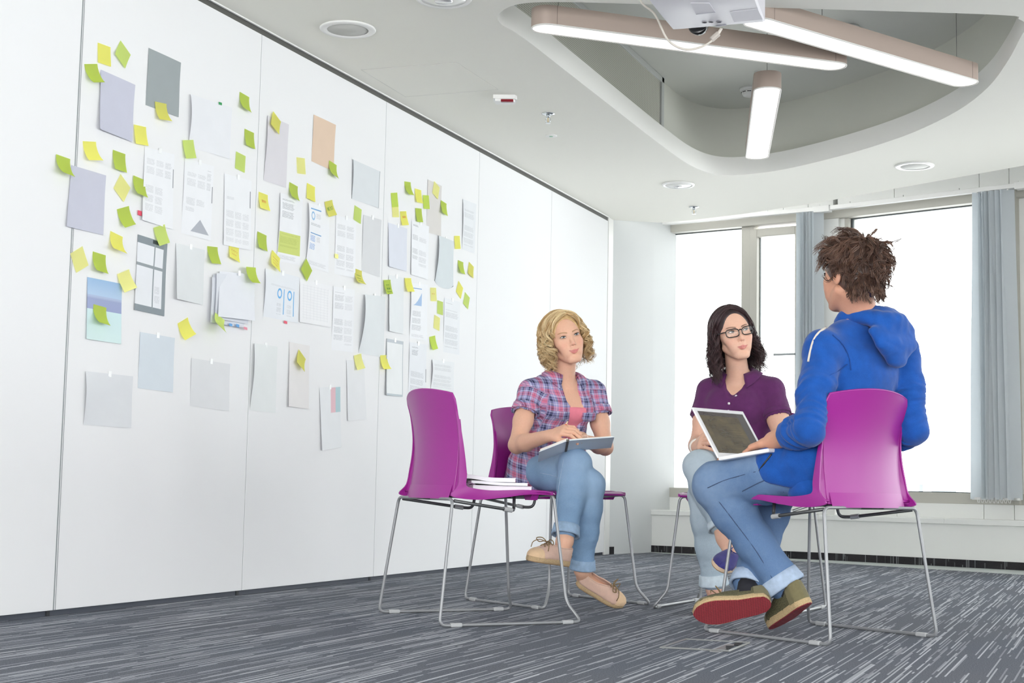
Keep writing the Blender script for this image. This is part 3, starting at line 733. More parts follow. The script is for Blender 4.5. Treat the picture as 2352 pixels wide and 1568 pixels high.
note('Y', z3((870, 1352), (920, 1370), (960, 1468), (893, 1455)), 'yellow note with green lines above the curling blank sheet', ink=('g', [(.35, [(.2, .8, .07)]), (.55, [(.2, .7, .07)]), (.75, [(.25, .75, .07)])]))
note('Y', z4((393, 765), (435, 825), (427, 915), (380, 845)), 'diamond-turned yellow note on the tall beige sheet', .006)
note('Y', z4((785, 805), (845, 788), (865, 890), (820, 912)), 'yellow sticky note topping the narrow blank sheet', .004, v=2)
note('Y', z4((967, 802), (1038, 800), (1055, 890), (1010, 910)), 'yellow sticky note over the second seam beside bordered sheet', .004, v=1)
note('G', z5((833, 203), (910, 215), (960, 360), (893, 350)), 'topmost lime note of the cluster right of the second seam')
note('G', z5((655, 353), (740, 348), (710, 470), (622, 498)), 'lime note of the cluster closest to the second seam', v=1)
note('Y', z5((965, 295), (1043, 318), (1075, 497), (985, 475)), 'upper yellow note of the cluster overlapping a lime note', .003, v=1)
note('G', z5((1063, 380), (1145, 385), (1150, 555), (1075, 545)), 'lime note overlapping the tall beige cluster sheet', .003, v=1)
note('Y', z5((665, 480), (755, 483), (755, 670), (668, 655)), 'plain yellow note below the cluster lime note by the seam', v=2)
note('Y', z5((775, 590), (855, 587), (895, 765), (800, 770)), 'cluster yellow note with a short orange word', v=1, ink=('r', [(.42, [(.3, .45, .14), (.5, .62, .14), (.66, .76, .14)])]))
note('G', z5((970, 547), (1048, 555), (1080, 735), (985, 715)), 'lowest lime note of the cluster above a text sheet', .003)
note('Y', z5((1210, 200), (1280, 285), (1255, 440), (1185, 365)), 'diamond-turned yellow note on the tall beige cluster sheet', .004, v=2)
note('G', z5((1300, 447), (1368, 490), (1385, 625), (1320, 580)), 'lime note at the right edge of the tall beige cluster sheet', .003)
note('Y', z5((1470, 905), (1540, 905), (1553, 1080), (1480, 1072)), 'yellow note at the blue-grey rounded sheet top right', .003, v=1)
note('G', z5((1520, 1215), (1590, 1245), (1620, 1390), (1550, 1360)), 'lime note right of the blue-grey rounded sheet')
note('Y', z5((1665, 1240), (1722, 1300), (1717, 1450), (1655, 1370)), 'yellow note nearest the third seam')
note('Y', z6((1157, 190), (1225, 300), (1187, 343), (1113, 250)), 'diamond-turned yellow note below the blue-grey rounded sheet', v=1)
note('G', z6((1235, 325), (1285, 385), (1257, 503), (1213, 432)), 'leaning lime note beside the third seam', v=2)
note('G', z6((370, 198), (432, 195), (460, 340), (405, 350)), 'lime note with green writing over the second seam', .006, ink=('g', [(.35, [(.2, .7, .06)]), (.62, [(.25, .45, .12), (.5, .75, .12)]), (.84, [(.15, .85, .05), (.15, .85, .08)])]))
note('Y', z6((590, 178), (655, 178), (687, 325), (628, 328)), 'yellow note at the blue rising chart sheet top left', .006, v=1)
note('Y', z6((865, 278), (930, 280), (937, 422), (872, 430)), 'upper pale yellow note right of the blue rising chart', v=2, ink=('r', [(.45, [(.2, .75, .08)])]))
note('G', z6((945, 412), (1000, 430), (997, 575), (932, 545)), 'middle lime note between rising chart and faint text sheets', v=2)
note('Y', z6((912, 565), (970, 600), (950, 743), (890, 675)), 'lower pale yellow note right of the blue rising chart', v=2)
note('G', z6((858, 800), (917, 785), (960, 915), (885, 935)), 'lowest lime note right of the blue rising chart', v=1)
# page flags
for (px, py, w, h, c, lab) in [(504, 237, 7, 6, (36, 150, 84), 'tiny green page flag on the white landscape sheet'), (319, 488, 9, 11, (226, 74, 100), 'tiny pink-red page flag at the two-column sheet'),
                               (654, 739, 7, 6, (222, 70, 100), 'tiny red page flag under the ring chart sheet'), (771, 587, 8, 10, (244, 242, 150), 'tiny pale yellow page flag at a faint text sheet'),
                               (521, 745, 7, 6, (92, 160, 220), 'tiny blue page flag under the page bundle, leftmost'), (537, 747, 7, 7, (92, 160, 220), 'tiny blue page flag under the page bundle, middle'), (555, 753, 8, 6, (226, 140, 160), 'tiny pink page flag under the page bundle')]:
    p = [onx(px - w / 2, py - h / 2), onx(px + w / 2, py - h / 2 + w * .3), onx(px + w / 2, py + h / 2 + w * .3), onx(px - w / 2, py + h / 2)]
    off = np.array([0.02 if 'bundle' in lab else 0.005, 0, 0]); b2 = off - np.array([0.0006, 0, 0])
    q = MB().add([v + off for v in p] + [v + b2 for v in p], [(0, 1, 2, 3), (7, 6, 5, 4), (0, 4, 5, 1), (1, 5, 6, 2), (2, 6, 7, 3), (3, 7, 4, 0)])
    tag(q.build('page_flag', mat('flag_%d_%d' % (c[0], c[1]), c, 0.6)), lab, 'page flag', 'page flags on the sheets')

# ================================================================== CEILING FITTINGS
lamp_brown = mat('taupe_lamp_housing', (176, 160, 150), 0.45, metal=0.25)
lamp_glow = mat('lit_diffuser', (248, 248, 246), 0.4, emit=((255, 252, 246), 0.55))
wire_m = mat('thin_steel_wire', (150, 150, 148), 0.4, metal=0.7)
def pendant(label, p0, p1, zb, w=0.135, h=0.085):
    a = np.array(p0[:2]); b = np.array(p1[:2]); L = np.linalg.norm(b - a); ang = math.atan2(b[1] - a[1], b[0] - a[0]); c = (a + b) / 2
    t = thing('pendant_light', label, 'ceiling light', (c[0], c[1], zb), ang, 'linear pendant lights in the ceiling recess')
    def stadium(l, ww, n=12):
        r = ww / 2; P = []
        for k in range(n + 1): q = -PI / 2 + PI * k / n; P.append((l / 2 - r + r * math.cos(q), r * math.sin(q)))
        for k in range(n + 1): q = PI / 2 + PI * k / n; P.append((-l / 2 + r + r * math.cos(q), r * math.sin(q)))
        return P
    o_ = stadium(L, w); i_ = stadium(L - 0.012, w - 0.012)
    q = MB(); rings = [[(x, y, 0.0) for x, y in i_], [(x, y, 0.0) for x, y in o_], [(x, y, h) for x, y in o_]]
    q.loft(rings, True, False); k = len(o_); q.f.append(tuple(2 * k + i for i in range(k)))
    q.build('housing', lamp_brown, t, local=True, angle=35)
    MB().prism(i_, 0.001, 0.02).build('diffuser', lamp_glow, t, local=True)
    rim = MB().tube([(x, y, 0.0015) for x, y in stadium(L - 0.004, w - 0.004)], 0.0035, 6, closed=True); rim.build('rim', mat('pale_rim', (214, 212, 208), 0.4), t, local=True, smooth=True)
    for s in (-1, 1):
        MB().box(s * (L / 2 - w / 2 - .022) - 0.001, s * (L / 2 - w / 2 - .022) + 0.001, -w / 2 - 0.0006, w / 2 + 0.0006, 0.004, h).build('joint', mat('lamp_joint', (120, 108, 100), 0.5), t, local=True)
        MB().tube([(s * (L / 2 - 0.12), 0, h - 0.002), (s * (L / 2 - 0.12), 0, 2.95 - zb)], 0.0016, 6).build('suspension_wire', wire_m, t, local=True)
        MB().lathe([(0.02, 0), (0.02, -0.012), (0.006, -0.02)], (s * (L / 2 - 0.12), 0, 2.95 - zb), 14).build('ceiling_rose', white_gloss, t, local=True)
ZB = 2.45
pendant('long linear pendant light under the grille side of the recess', onz(1222, 62, ZB), onz(1940, 156, ZB), ZB)
L2a, L2b = onz(2233, 196, ZB), onz(1800, 70, ZB); dd = (L2a - L2b) / np.linalg.norm(L2a - L2b)
pendant('linear pendant light running behind the projector', L2a - dd * 1.54, L2a, ZB)
pendant('linear pendant light nearest the tip of the recess', onz(1764, 200, ZB), onz(1738, 366, ZB), ZB)

# round fittings
def disc(px, py, z=CEIL): return onz(px, py, z)
def speaker(label, px, py, R, gc):
    c = disc(px, py); t = thing('ceiling_speaker', label, 'speaker', (c[0], c[1], CEIL), 0, 'round ceiling speakers')
    MB().lathe([(R, 0.0), (R, -0.004), (R * .97, -0.008), (R * .74, -0.008), (R * .735, 0.0)], n=40).build('rim', white_gloss, t, local=True, smooth=True)
    MB().lathe([(R * .735, -0.001), (R * .733, -0.006), (0.001, -0.0075)], n=40).build('grille', mat('speaker_cloth_%d' % gc, (gc, gc, gc - 4), 0.8, bump=(700, 0.3)), t, local=True, smooth=True)
speaker('grey-cloth round ceiling speaker over the first panels', 799, 66, 0.125, 196)
speaker('round ceiling speaker by the wide window', 2101, 380, 0.118, 226)
def downlight(label, px, py, R):
    c = disc(px, py); t = thing('downlight', label, 'downlight', (c[0], c[1], CEIL), 0, 'recessed round downlights')
    MB().lathe([(R, 0.0), (R, -0.006), (R * .96, -0.011), (R * .82, -0.011), (R * .80, -0.002)], n=40).build('rim', white_gloss, t, local=True, smooth=True)
    MB().lathe([(R * .81, -0.003), (R * .79, -0.010), (R * .5, -0.016), (0.001, -0.018)], n=40).build('lens', mat('clear_lamp_lens', (232, 233, 230), 0.12, spec=0.6), t, local=True, smooth=True)
    MB().lathe([(R * .34, -0.014), (R * .3, -0.0205), (0.001, -0.0215)], n=24).build('reflector', mat('bright_reflector', (226, 226, 228), 0.2, metal=0.6), t, local=True, smooth=True)
downlight('round downlight above the projector side of the first panels', 1019, -6, 0.118)
downlight('round downlight near the return wall', 1558, 423, 0.108)
def sprinkler(label, px, py):
    c = disc(px, py); t = thing('sprinkler', label, 'sprinkler', (c[0], c[1], CEIL), 0.4, 'fire sprinklers')
    chrome = mat('chrome', (205, 210, 214), 0.15, metal=1.0)
    MB().lathe([(0.036, 0.0), (0.036, -0.003), (0.02, -0.007), (0.012, -0.007)], n=28).build('escutcheon', chrome, t, local=True, smooth=True)
    MB().lathe([(0.011, -0.006), (0.011, -0.018), (0.008, -0.02), (0.003, -0.024)], n=14).build('body', chrome, t, local=True, smooth=True)
    fr = MB()
    for s in (-1, 1): fr.tube(catmull([(0.008 * s, 0, -0.02), (0.013 * s, 0, -0.030), (0.011 * s, 0, -0.042), (0.002 * s, 0, -0.050)], 4), 0.0022, 6)
    fr.build('arm', chrome, t, local=True, smooth=True)
    MB().tube([(0, 0, -0.022), (0, 0, -0.048)], 0.003, 8).build('glass_bulb', mat('amber_bulb', (210, 186, 140), 0.1), t, local=True, smooth=True)
    MB().lathe([(0.002, -0.049), (0.014, -0.051), (0.014, -0.0525), (0.002, -0.0535)], n=18).build('deflector', chrome, t, local=True)
sprinkler('chrome fire sprinkler beside the red-window detector', 1259, 261)
sprinkler('chrome fire sprinkler close to the windows', 1594, 475)
c = disc(1266, 311); t = thing('cover_plate', 'flat round white cover plate between the sprinkler and the partition', 'cover plate', (c[0], c[1], CEIL))
MB().lathe([(0.034, 0.0), (0.034, -0.004), (0.028, -0.006), (0.001, -0.006)], n=28).build('plate', white_gloss, t, local=True, smooth=True)
MB().lathe([(0.012, -0.0055), (0.011, -0.0075), (0.001, -0.008)], n=18).build('centre_cap', mat('greenish_cap', (150, 190, 165), 0.4), t, local=True, smooth=True)
c = disc(1160, 222); t = thing('presence_detector', 'small white ceiling box with a dark red window', 'detector', (c[0], c[1], CEIL), 0.36)
q = MB(); q.prism([(-0.06, -0.042), (0.05, -0.042), (0.062, -0.02), (0.062, 0.03), (0.05, 0.042), (-0.06, 0.042)], -0.02, 0.0); q.prism([(-0.05, -0.034), (0.042, -0.034), (0.052, -0.016), (0.052, 0.025), (0.042, 0.034), (-0.05, 0.034)], -0.032, -0.019)
q.build('case', white_gloss, t, local=True)
MB().rbox(-0.02, 0.045, -0.04, -0.015, -0.036, -0.0225, 0.003).build('red_window', mat('dark_red_window', (128, 18, 34), 0.15), t, local=True)
# smoke detectors in the recess
def smoke(label, px, py, z, full=True):
    c = onz(px, py, z); t = thing('smoke_detector', label, 'smoke detector', (c[0], c[1], z), 0, 'smoke detectors in the recess')
    MB().lathe([(0.062, 0.0), (0.062, -0.012), (0.055, -0.016), (0.05, -0.016)], n=30).build('base', white_gloss, t, local=True, smooth=True)
    MB().lathe([(0.05, -0.014), (0.05, -0.03), (0.04, -0.047), (0.024, -0.052), (0.001, -0.052)], n=30).build('body', white_gloss, t, local=True, smooth=True)
    for k in range(9):
        a = 2 * PI * k / 9; M = Matrix.Rotation(a, 4, 'Z')
        MB().box(0.043, 0.0512, -0.012, 0.012, -0.030, -0.025, M).build('slot', mat('slot_dark', (70, 72, 74), 0.8), t, local=True)
smoke('smoke detector above the lamp behind the projector', 1947, 62, 2.95)
smoke('smoke detector behind the lamp at the recess tip', 1722, 203, 2.95)
# air grille on the straight side of the recess
gx = 1.0
g_ = thing('air_grille', 'long perforated metal air grille inside the ceiling recess', 'air grille', (gx, 7.2, 2.62))
gm = NT('perforated_metal'); _x, _y2, _z = gm.sep(gm.coord('Object'))[:3]
_h = gm.math('MULTIPLY', gm.math('GREATER_THAN', gm.math('SINE', gm.math('MULTIPLY', _y2, 620.0)), -0.1), gm.math('GREATER_THAN', gm.math('SINE', gm.math('MULTIPLY', _z, 620.0)), -0.1))
gm.base(gm.mix(_h, lin((196, 197, 186)), lin((120, 120, 110)))); gm.set(Roughness=0.6)
MB().box(gx - 0.02, gx - 0.004, 6.05, 8.33, 2.60, 2.915).build('mesh_panel', gm.m, g_)
gf = mat('grille_frame', (196, 199, 197), 0.5, metal=0.3)
MB().rbox(gx - 0.02, gx + 0.006, 6.02, 8.39, 2.915, 2.948, 0.003).build('frame_rail', gf, g_)
for y0 in (6.0, 8.34): MB().rbox(gx - 0.02, gx + 0.006, y0, y0 + 0.045, 2.58, 2.948, 0.003).build('frame_end', gf, g_)
# access hatch outline
hq = [disc(*p) for p in [(829, 160), (1049, 143), (1144, 205), (931, 222)]]
hc = sum(hq) / 4; t = thing('access_hatch', 'flush square access hatch in the ceiling', 'hatch', tuple(hc))
hp = [(p - hc) * 0.985 + hc for p in hq]
MB().add([(p[0], p[1], CEIL - 0.0012) for p in hp] + [(p[0], p[1], CEIL + 0.001) for p in hp], [(0, 1, 2, 3), (7, 6, 5, 4), (0, 4, 5, 1), (1, 5, 6, 2), (2, 6, 7, 3), (3, 7, 4, 0)]).build('panel', ceil_paint, t)
gr = MB()
for a, b in zip(hq, hq[1:] + hq[:1]): gr.tube([(a[0], a[1], CEIL - 0.0002), (b[0], b[1], CEIL - 0.0002)], 0.0010, 4)
gr.build('edge_groove', mat('hatch_groove', (205, 205, 200), 0.8), t)

# projector hanging from the ceiling
PZ = 2.30
t = thing('projector', 'pale grey ceiling projector with a looping cable', 'projector', tuple(onz(1650, 20, PZ)))
bp = [onz(x, y, PZ)[:2] for x, y in [(1545, 69), (1562, 68), (1757, 51), (1738, 0), (1716, -55), (1440, -60), (1489, 0), (1512, 30)]]
cen = sum(bp) / len(bp)
proj_m = mat('pale_grey_projector', (214, 212, 220), 0.4)
rings = [[(*(cen + (p - cen) * 0.97), PZ) for p in bp], [(*p, PZ + 0.006) for p in bp], [(*p, PZ + 0.095) for p in bp], [(*(cen + (p - cen) * 0.97), PZ + 0.103) for p in bp]]
MB().loft(rings).build('case', proj_m, t, angle=40)
def on_bottom(pts, dz=-0.0015, h=0.0015): return [(*onz(x, y, PZ)[:2], PZ + dz) for x, y in pts]
hatch = on_bottom([(1586, 6), (1629, 6), (1643, 27), (1598, 32)])
MB().add(hatch + [(p[0], p[1], PZ + 0.003) for p in hatch], [(0, 1, 2, 3), (7, 6, 5, 4), (0, 4, 5, 1), (1, 5, 6, 2), (2, 6, 7, 3), (3, 7, 4, 0)]).build('lamp_cover', proj_m, t)
MB().tube(on_bottom([(1599, 32), (1643, 27)], -0.001), 0.0025, 6).build('cover_latch', mat('latch_grey', (168, 168, 176), 0.4), t)
h2 = on_bottom([(1676, 27), (1740, 20), (1752, 44), (1686, 50)])
MB().add(h2 + [(p[0], p[1], PZ + 0.003) for p in h2], [(0, 1, 2, 3), (7, 6, 5, 4), (0, 4, 5, 1), (1, 5, 6, 2), (2, 6, 7, 3), (3, 7, 4, 0)]).build('filter_cover', proj_m, t)
ps = MB()
for x, y in [(1618, 51), (1633, 50), (1652, 50)]:
    c0 = onz(x, y, PZ); ps.lathe([(0.011, -0.0005), (0.011, -0.002), (0.0085, -0.002), (0.0085, -0.0005)], (c0[0], c0[1], PZ), 16)
ps.build('button_ring', mat('latch_grey'), t)
MB().tube(on_bottom([(1645, 60), (1668, 57)], -0.001), 0.002, 6).build('vent_slot', mat('latch_grey'), t)
lc = onz(1605, 62, PZ + 0.03)
MB().lathe([(0.036, 0.0), (0.04, -0.03), (0.034, -0.034), (0.001, -0.03)], n=24, M=Matrix.Translation(Vector((lc[0], lc[1] + 0.015, PZ + 0.035))) @ Matrix.Rotation(math.radians(90), 4, 'X') @ Matrix.Rotation(PI, 4, 'X')).build('lens', mat('black_lens', (22, 23, 25), 0.15), t, smooth=True)
mc = cen + np.array([0.0, 0.03]); MB().lathe([(0.022, 0.0), (0.022, CEIL - PZ - 0.1)], (mc[0], mc[1], PZ + 0.1), 18).build('mount_pole', white_gloss, t, smooth=True)
MB().lathe([(0.07, 0.0), (0.07, -0.012)], (mc[0], mc[1], CEIL), 24).build('mount_plate', white_gloss, t)
cz = [(1465, -20, 2.36), (1475, 8, 2.335), (1500, 28, 2.31), (1512, 48, 2.296), (1530, 86, 2.272), (1552, 106, 2.258), (1580, 114, 2.25), (1610, 108, 2.256), (1636, 93, 2.268), (1650, 76, 2.285), (1656, 66, 2.298)]
cpts = [onz(x, y, z) for x, y, z in cz]
# keep the cable just in front of the case
cpts = [np.array([p[0], 5.55 - 0.012 * (i < 3), proj_z]) if False else at(x, y, 5.86) for i, ((x, y, z), p, proj_z) in enumerate(zip(cz, cpts, [q[2] for q in cz]))]
MB().tube(catmull(cpts, 5), 0.0042, 8).build('cable', mat('cream_cable', (214, 208, 198), 0.5), t, smooth=True)
MB().tube([at(1634, 91, 5.86), at(1650, 77, 5.86)], 0.0115, 10).build('connector', mat('cream_plug', (190, 182, 174), 0.5), t, smooth=False)
MB().tube([at(1650, 77, 5.86), at(1657, 65, 5.86)], 0.006, 8).build('plug', mat('cream_cable'), t)

# ================================================================== CHAIRS
purple = NT('magenta_purple_plastic'); purple.base(lin((152, 34, 138))); purple.set(Roughness=0.34)
purple.b.inputs['Specular IOR Level'].default_value = 0.5; purple.bump(purple.noise(purple.coord('Object'), 900, 1.0), 0.05, 0.0005)
purple = purple.m
steel = mat('satin_grey_steel', (150, 152, 155), 0.45, metal=0.5)
plast = mat('grey_glide', (170, 172, 174), 0.5)
def chair(label, c, fw):
    rot = math.atan2(fw[1], fw[0]) - PI / 2
    t = thing('stacking_chair', label, 'chair', (c[0], c[1], 0.0), rot, 'purple sled-base chairs')
    def B(q, name, m, par=t, **k): return q.build(name, m, par, local=True, **k)
    # --- backrest: curved shell
    def back_pt(u, v, off=0.0):
        # v 0 bottom .. 1 top ; u -1..1
        z = 0.452 + 0.36 * v
        hw = 0.198 - 0.006 * math.sin(PI * min(1, max(0, v))) + 0.018 * max(0, v) ** 2
        y = -0.203 + 0.030 * math.sin(v * PI * 0.75) - 0.036 * v ** 2
        bow = (0.030 + 0.012 * v)
        yy = y - bow * (1 - u * u) - 0.0
        zz = z + 0.022 * v ** 3 * (1 - u * u)
        cr = 0.0
        if v > 0.93: cr = 0.012 * ((v - 0.93) / 0.07) ** 2
        return np.array([u * (hw - cr), yy + off, zz])
    nu, nv = 17, 18
    P = np.array([[back_pt(-1 + 2 * j / (nu - 1), i / (nv - 1)) for j in range(nu)] for i in range(nv)])
    q = MB(); q.grid(P); q.grid(P[:, ::-1] + np.array([0, 0.0065, 0]))
    # rim
    loop = [P[0, j] for j in range(nu)] + [P[i, -1] for i in range(1, nv)] + [P[-1, j] for j in range(nu - 2, -1, -1)] + [P[i, 0] for i in range(nv - 2, 0, -1)]
    q.tube([p + np.array([0, 0.00325, 0]) for p in loop], 0.0042, 6, closed=True)
    bk = B(q, 'backrest', purple, smooth=True)
    low = np.array([[back_pt(-0.97 + 1.94 * j / 12, -0.035 + 0.135 * i / 3, -0.0075 + 0.006 * (i / 3)) for j in range(13)] for i in range(4)])
    B(MB().grid(low), 'lower_band', purple, bk, smooth=True)
    # --- seat shell
    def seat_pt(u, v):
        y = -0.20 + 0.41 * v; hw = 0.232 - 0.018 * v - 0.022 * max(0, (v - 0.86) / 0.14) ** 2
        z = 0.466 + 0.010 * v - 0.016 * (1 - u * u) * math.sin(PI * min(1, v * 1.1 + .05)) - 0.012 * max(0, (v - 0.8) / 0.2) ** 2
        return np.array([u * hw, y, z])
    P = np.array([[seat_pt(-1 + 2 * j / 14, i / 16) for j in range(15)] for i in range(17)])
    q = MB(); q.grid(P[:, ::-1]); q.grid(P - np.array([0, 0, 0.0075]))
    loop = [P[0, j] for j in range(15)] + [P[i, -1] for i in range(1, 17)] + [P[-1, j] for j in range(13, -1, -1)] + [P[i, 0] for i in range(15, 0, -1)]
    q.tube([p - np.array([0, 0, 0.0037]) for p in loop], 0.0048, 6, closed=True)
    B(q, 'seat', purple, smooth=True)
    # --- L-shaped side webs joining seat and back
    for s in (-1, 1):
        wx = lambda v: s * float(np.interp(v, [0, .12, .3, .55, .75], [.038, .036, .026, .008, .001])) * (1 if v < .75 else 0)
        ctrl_in = [back_pt(s, v) + np.array([wx(v) * .85, 0.006, 0]) for v in (0.93, 0.8, 0.6, 0.42, 0.28, 0.19)] + [np.array([s * 0.232, -0.166, 0.488]), np.array([s * 0.232, -0.135, 0.478])] + [seat_pt(s, v) + np.array([0, 0, 0.003]) for v in (0.32, 0.5, 0.7, 0.97)]
        add = [-0.004, 0.0, 0.006, 0.013, 0.020, 0.025]
        ctrl_in = [p + np.array([0, a, 0]) if k < 6 else p for k, (p, a) in enumerate(zip(ctrl_in, add + [0] * 10))]
        ctrl_out = [back_pt(s, v) + np.array([wx(v), -0.002, 0]) for v in (0.93, 0.8, 0.6, 0.42, 0.25, 0.10)] + [np.array([s * 0.236, -0.226, 0.456]), np.array([s * 0.236, -0.205, 0.444])] + [seat_pt(s, v) - np.array([0, 0, d]) for v, d in ((0.20, 0.030), (0.45, 0.024), (0.7, 0.014), (0.97, 0.009))]
        a = catmull(ctrl_in, 4); b = catmull(ctrl_out, 4)
        q = MB(); th = np.array([s * 0.0055, 0, 0]); rings = []
        for ii, (p, r) in enumerate(zip(a, b)):
            m_ = (p + r) / 2; th = np.array([s * 0.0055 * min(1, ii / 7), 0, 0])
            rings.append([p - th * .2, r - th * .2, r + th, m_ + th * 1.25, p + th])
        q.loft(rings)
        vs_ = np.linspace(.75, .0, 14); stp = np.array([[back_pt(s, v) + np.array([0, .002, 0]), back_pt(s, v) + np.array([wx(v) * .5, .010, 0]), back_pt(s, v) + np.array([wx(v), .002, 0])] for v in vs_]); q.grid(stp); q.grid(stp[:, ::-1] + np.array([0, .004, 0]))
        B(q, 'side_panel', purple, angle=50)
    for s in (-1, 1):
        B(MB().prism([(-0.035, 0), (0.035, 0), (0.02, -0.022), (-0.02, -0.022)], -0.015, 0.015, Matrix.Translation((s * 0.165, 0.13, 0.461)) @ Matrix.Rotation(PI / 2, 4, 'X')), 'seat_bracket', purple)
    # --- sled frame
    r = 0.0058
    for s in (-1, 1):
        pts = fillet([(s * 0.06, -0.222, 0.439), (s * 0.246, -0.222, 0.439), (s * 0.281, -0.278, 0.0065), (s * 0.281, 0.282, 0.0065), (s * 0.232, 0.245, 0.075), (s * 0.196, 0.205, 0.461), (s * 0.11, 0.17, 0.452), (s * 0.06, 0.1, 0.447)], 0.026, 6)
        B(MB().tube(pts, r, 10), 'sled_leg', steel, smooth=True)
        for y in (-0.215, 0.225):
            B(MB().rbox(s * 0.281 - 0.0085, s * 0.281 + 0.0085, y - 0.022, y + 0.022, 0.0, 0.0145, 0.004), 'foot_glide', plast)
        B(MB().tube(fillet([(s * 0.235, -0.212, 0.433), (s * 0.21, 0.03, 0.402), (s * 0.175, 0.055, 0.402), (s * 0.165, 0.06, 0.452)], 0.02, 5), r, 8), 'linking_hook', mat('dark_steel_tube', (92, 94, 96), 0.4, metal=0.7), smooth=True)
        B(MB().tube([(s * 0.2115, -0.005, 0.4065), (s * 0.2085, 0.03, 0.402)], 0.0085, 8), 'hook_sleeve', plast)
    B(MB().tube([(-0.07, -0.222, 0.439), (0.07, -0.222, 0.439)], r * .98, 8), 'rear_tube', mat('dark_steel_tube'), smooth=True)
    B(MB().tube(catmull([(0.06, 0.1, 0.447), (0.062, 0.0, 0.440), (0.07, -0.12, 0.446), (0.09, -0.2, 0.442)], 4), 0.004, 6), 'under_rail', mat('dark_steel_tube'), smooth=True)
    B(MB().tube(catmull([(-0.06, 0.1, 0.447), (-0.062, 0.0, 0.440), (-0.07, -0.12, 0.446), (-0.09, -0.2, 0.442)], 4), 0.004, 6), 'under_rail', mat('dark_steel_tube'), smooth=True)
    return t
chair('empty purple chair with spiral notebooks on its seat', (1.298, 5.065), (0.655, 0.756))
chair('purple chair the blond woman in plaid sits on', (1.28, 5.946), (0.8535, -0.5211))
chair('purple chair the woman with glasses sits on', (2.03, 6.135), (-0.09, -1.0))
chair('purple chair the man in the blue hoodie sits on', (2.535, 5.176), (-0.8746, 0.4849))

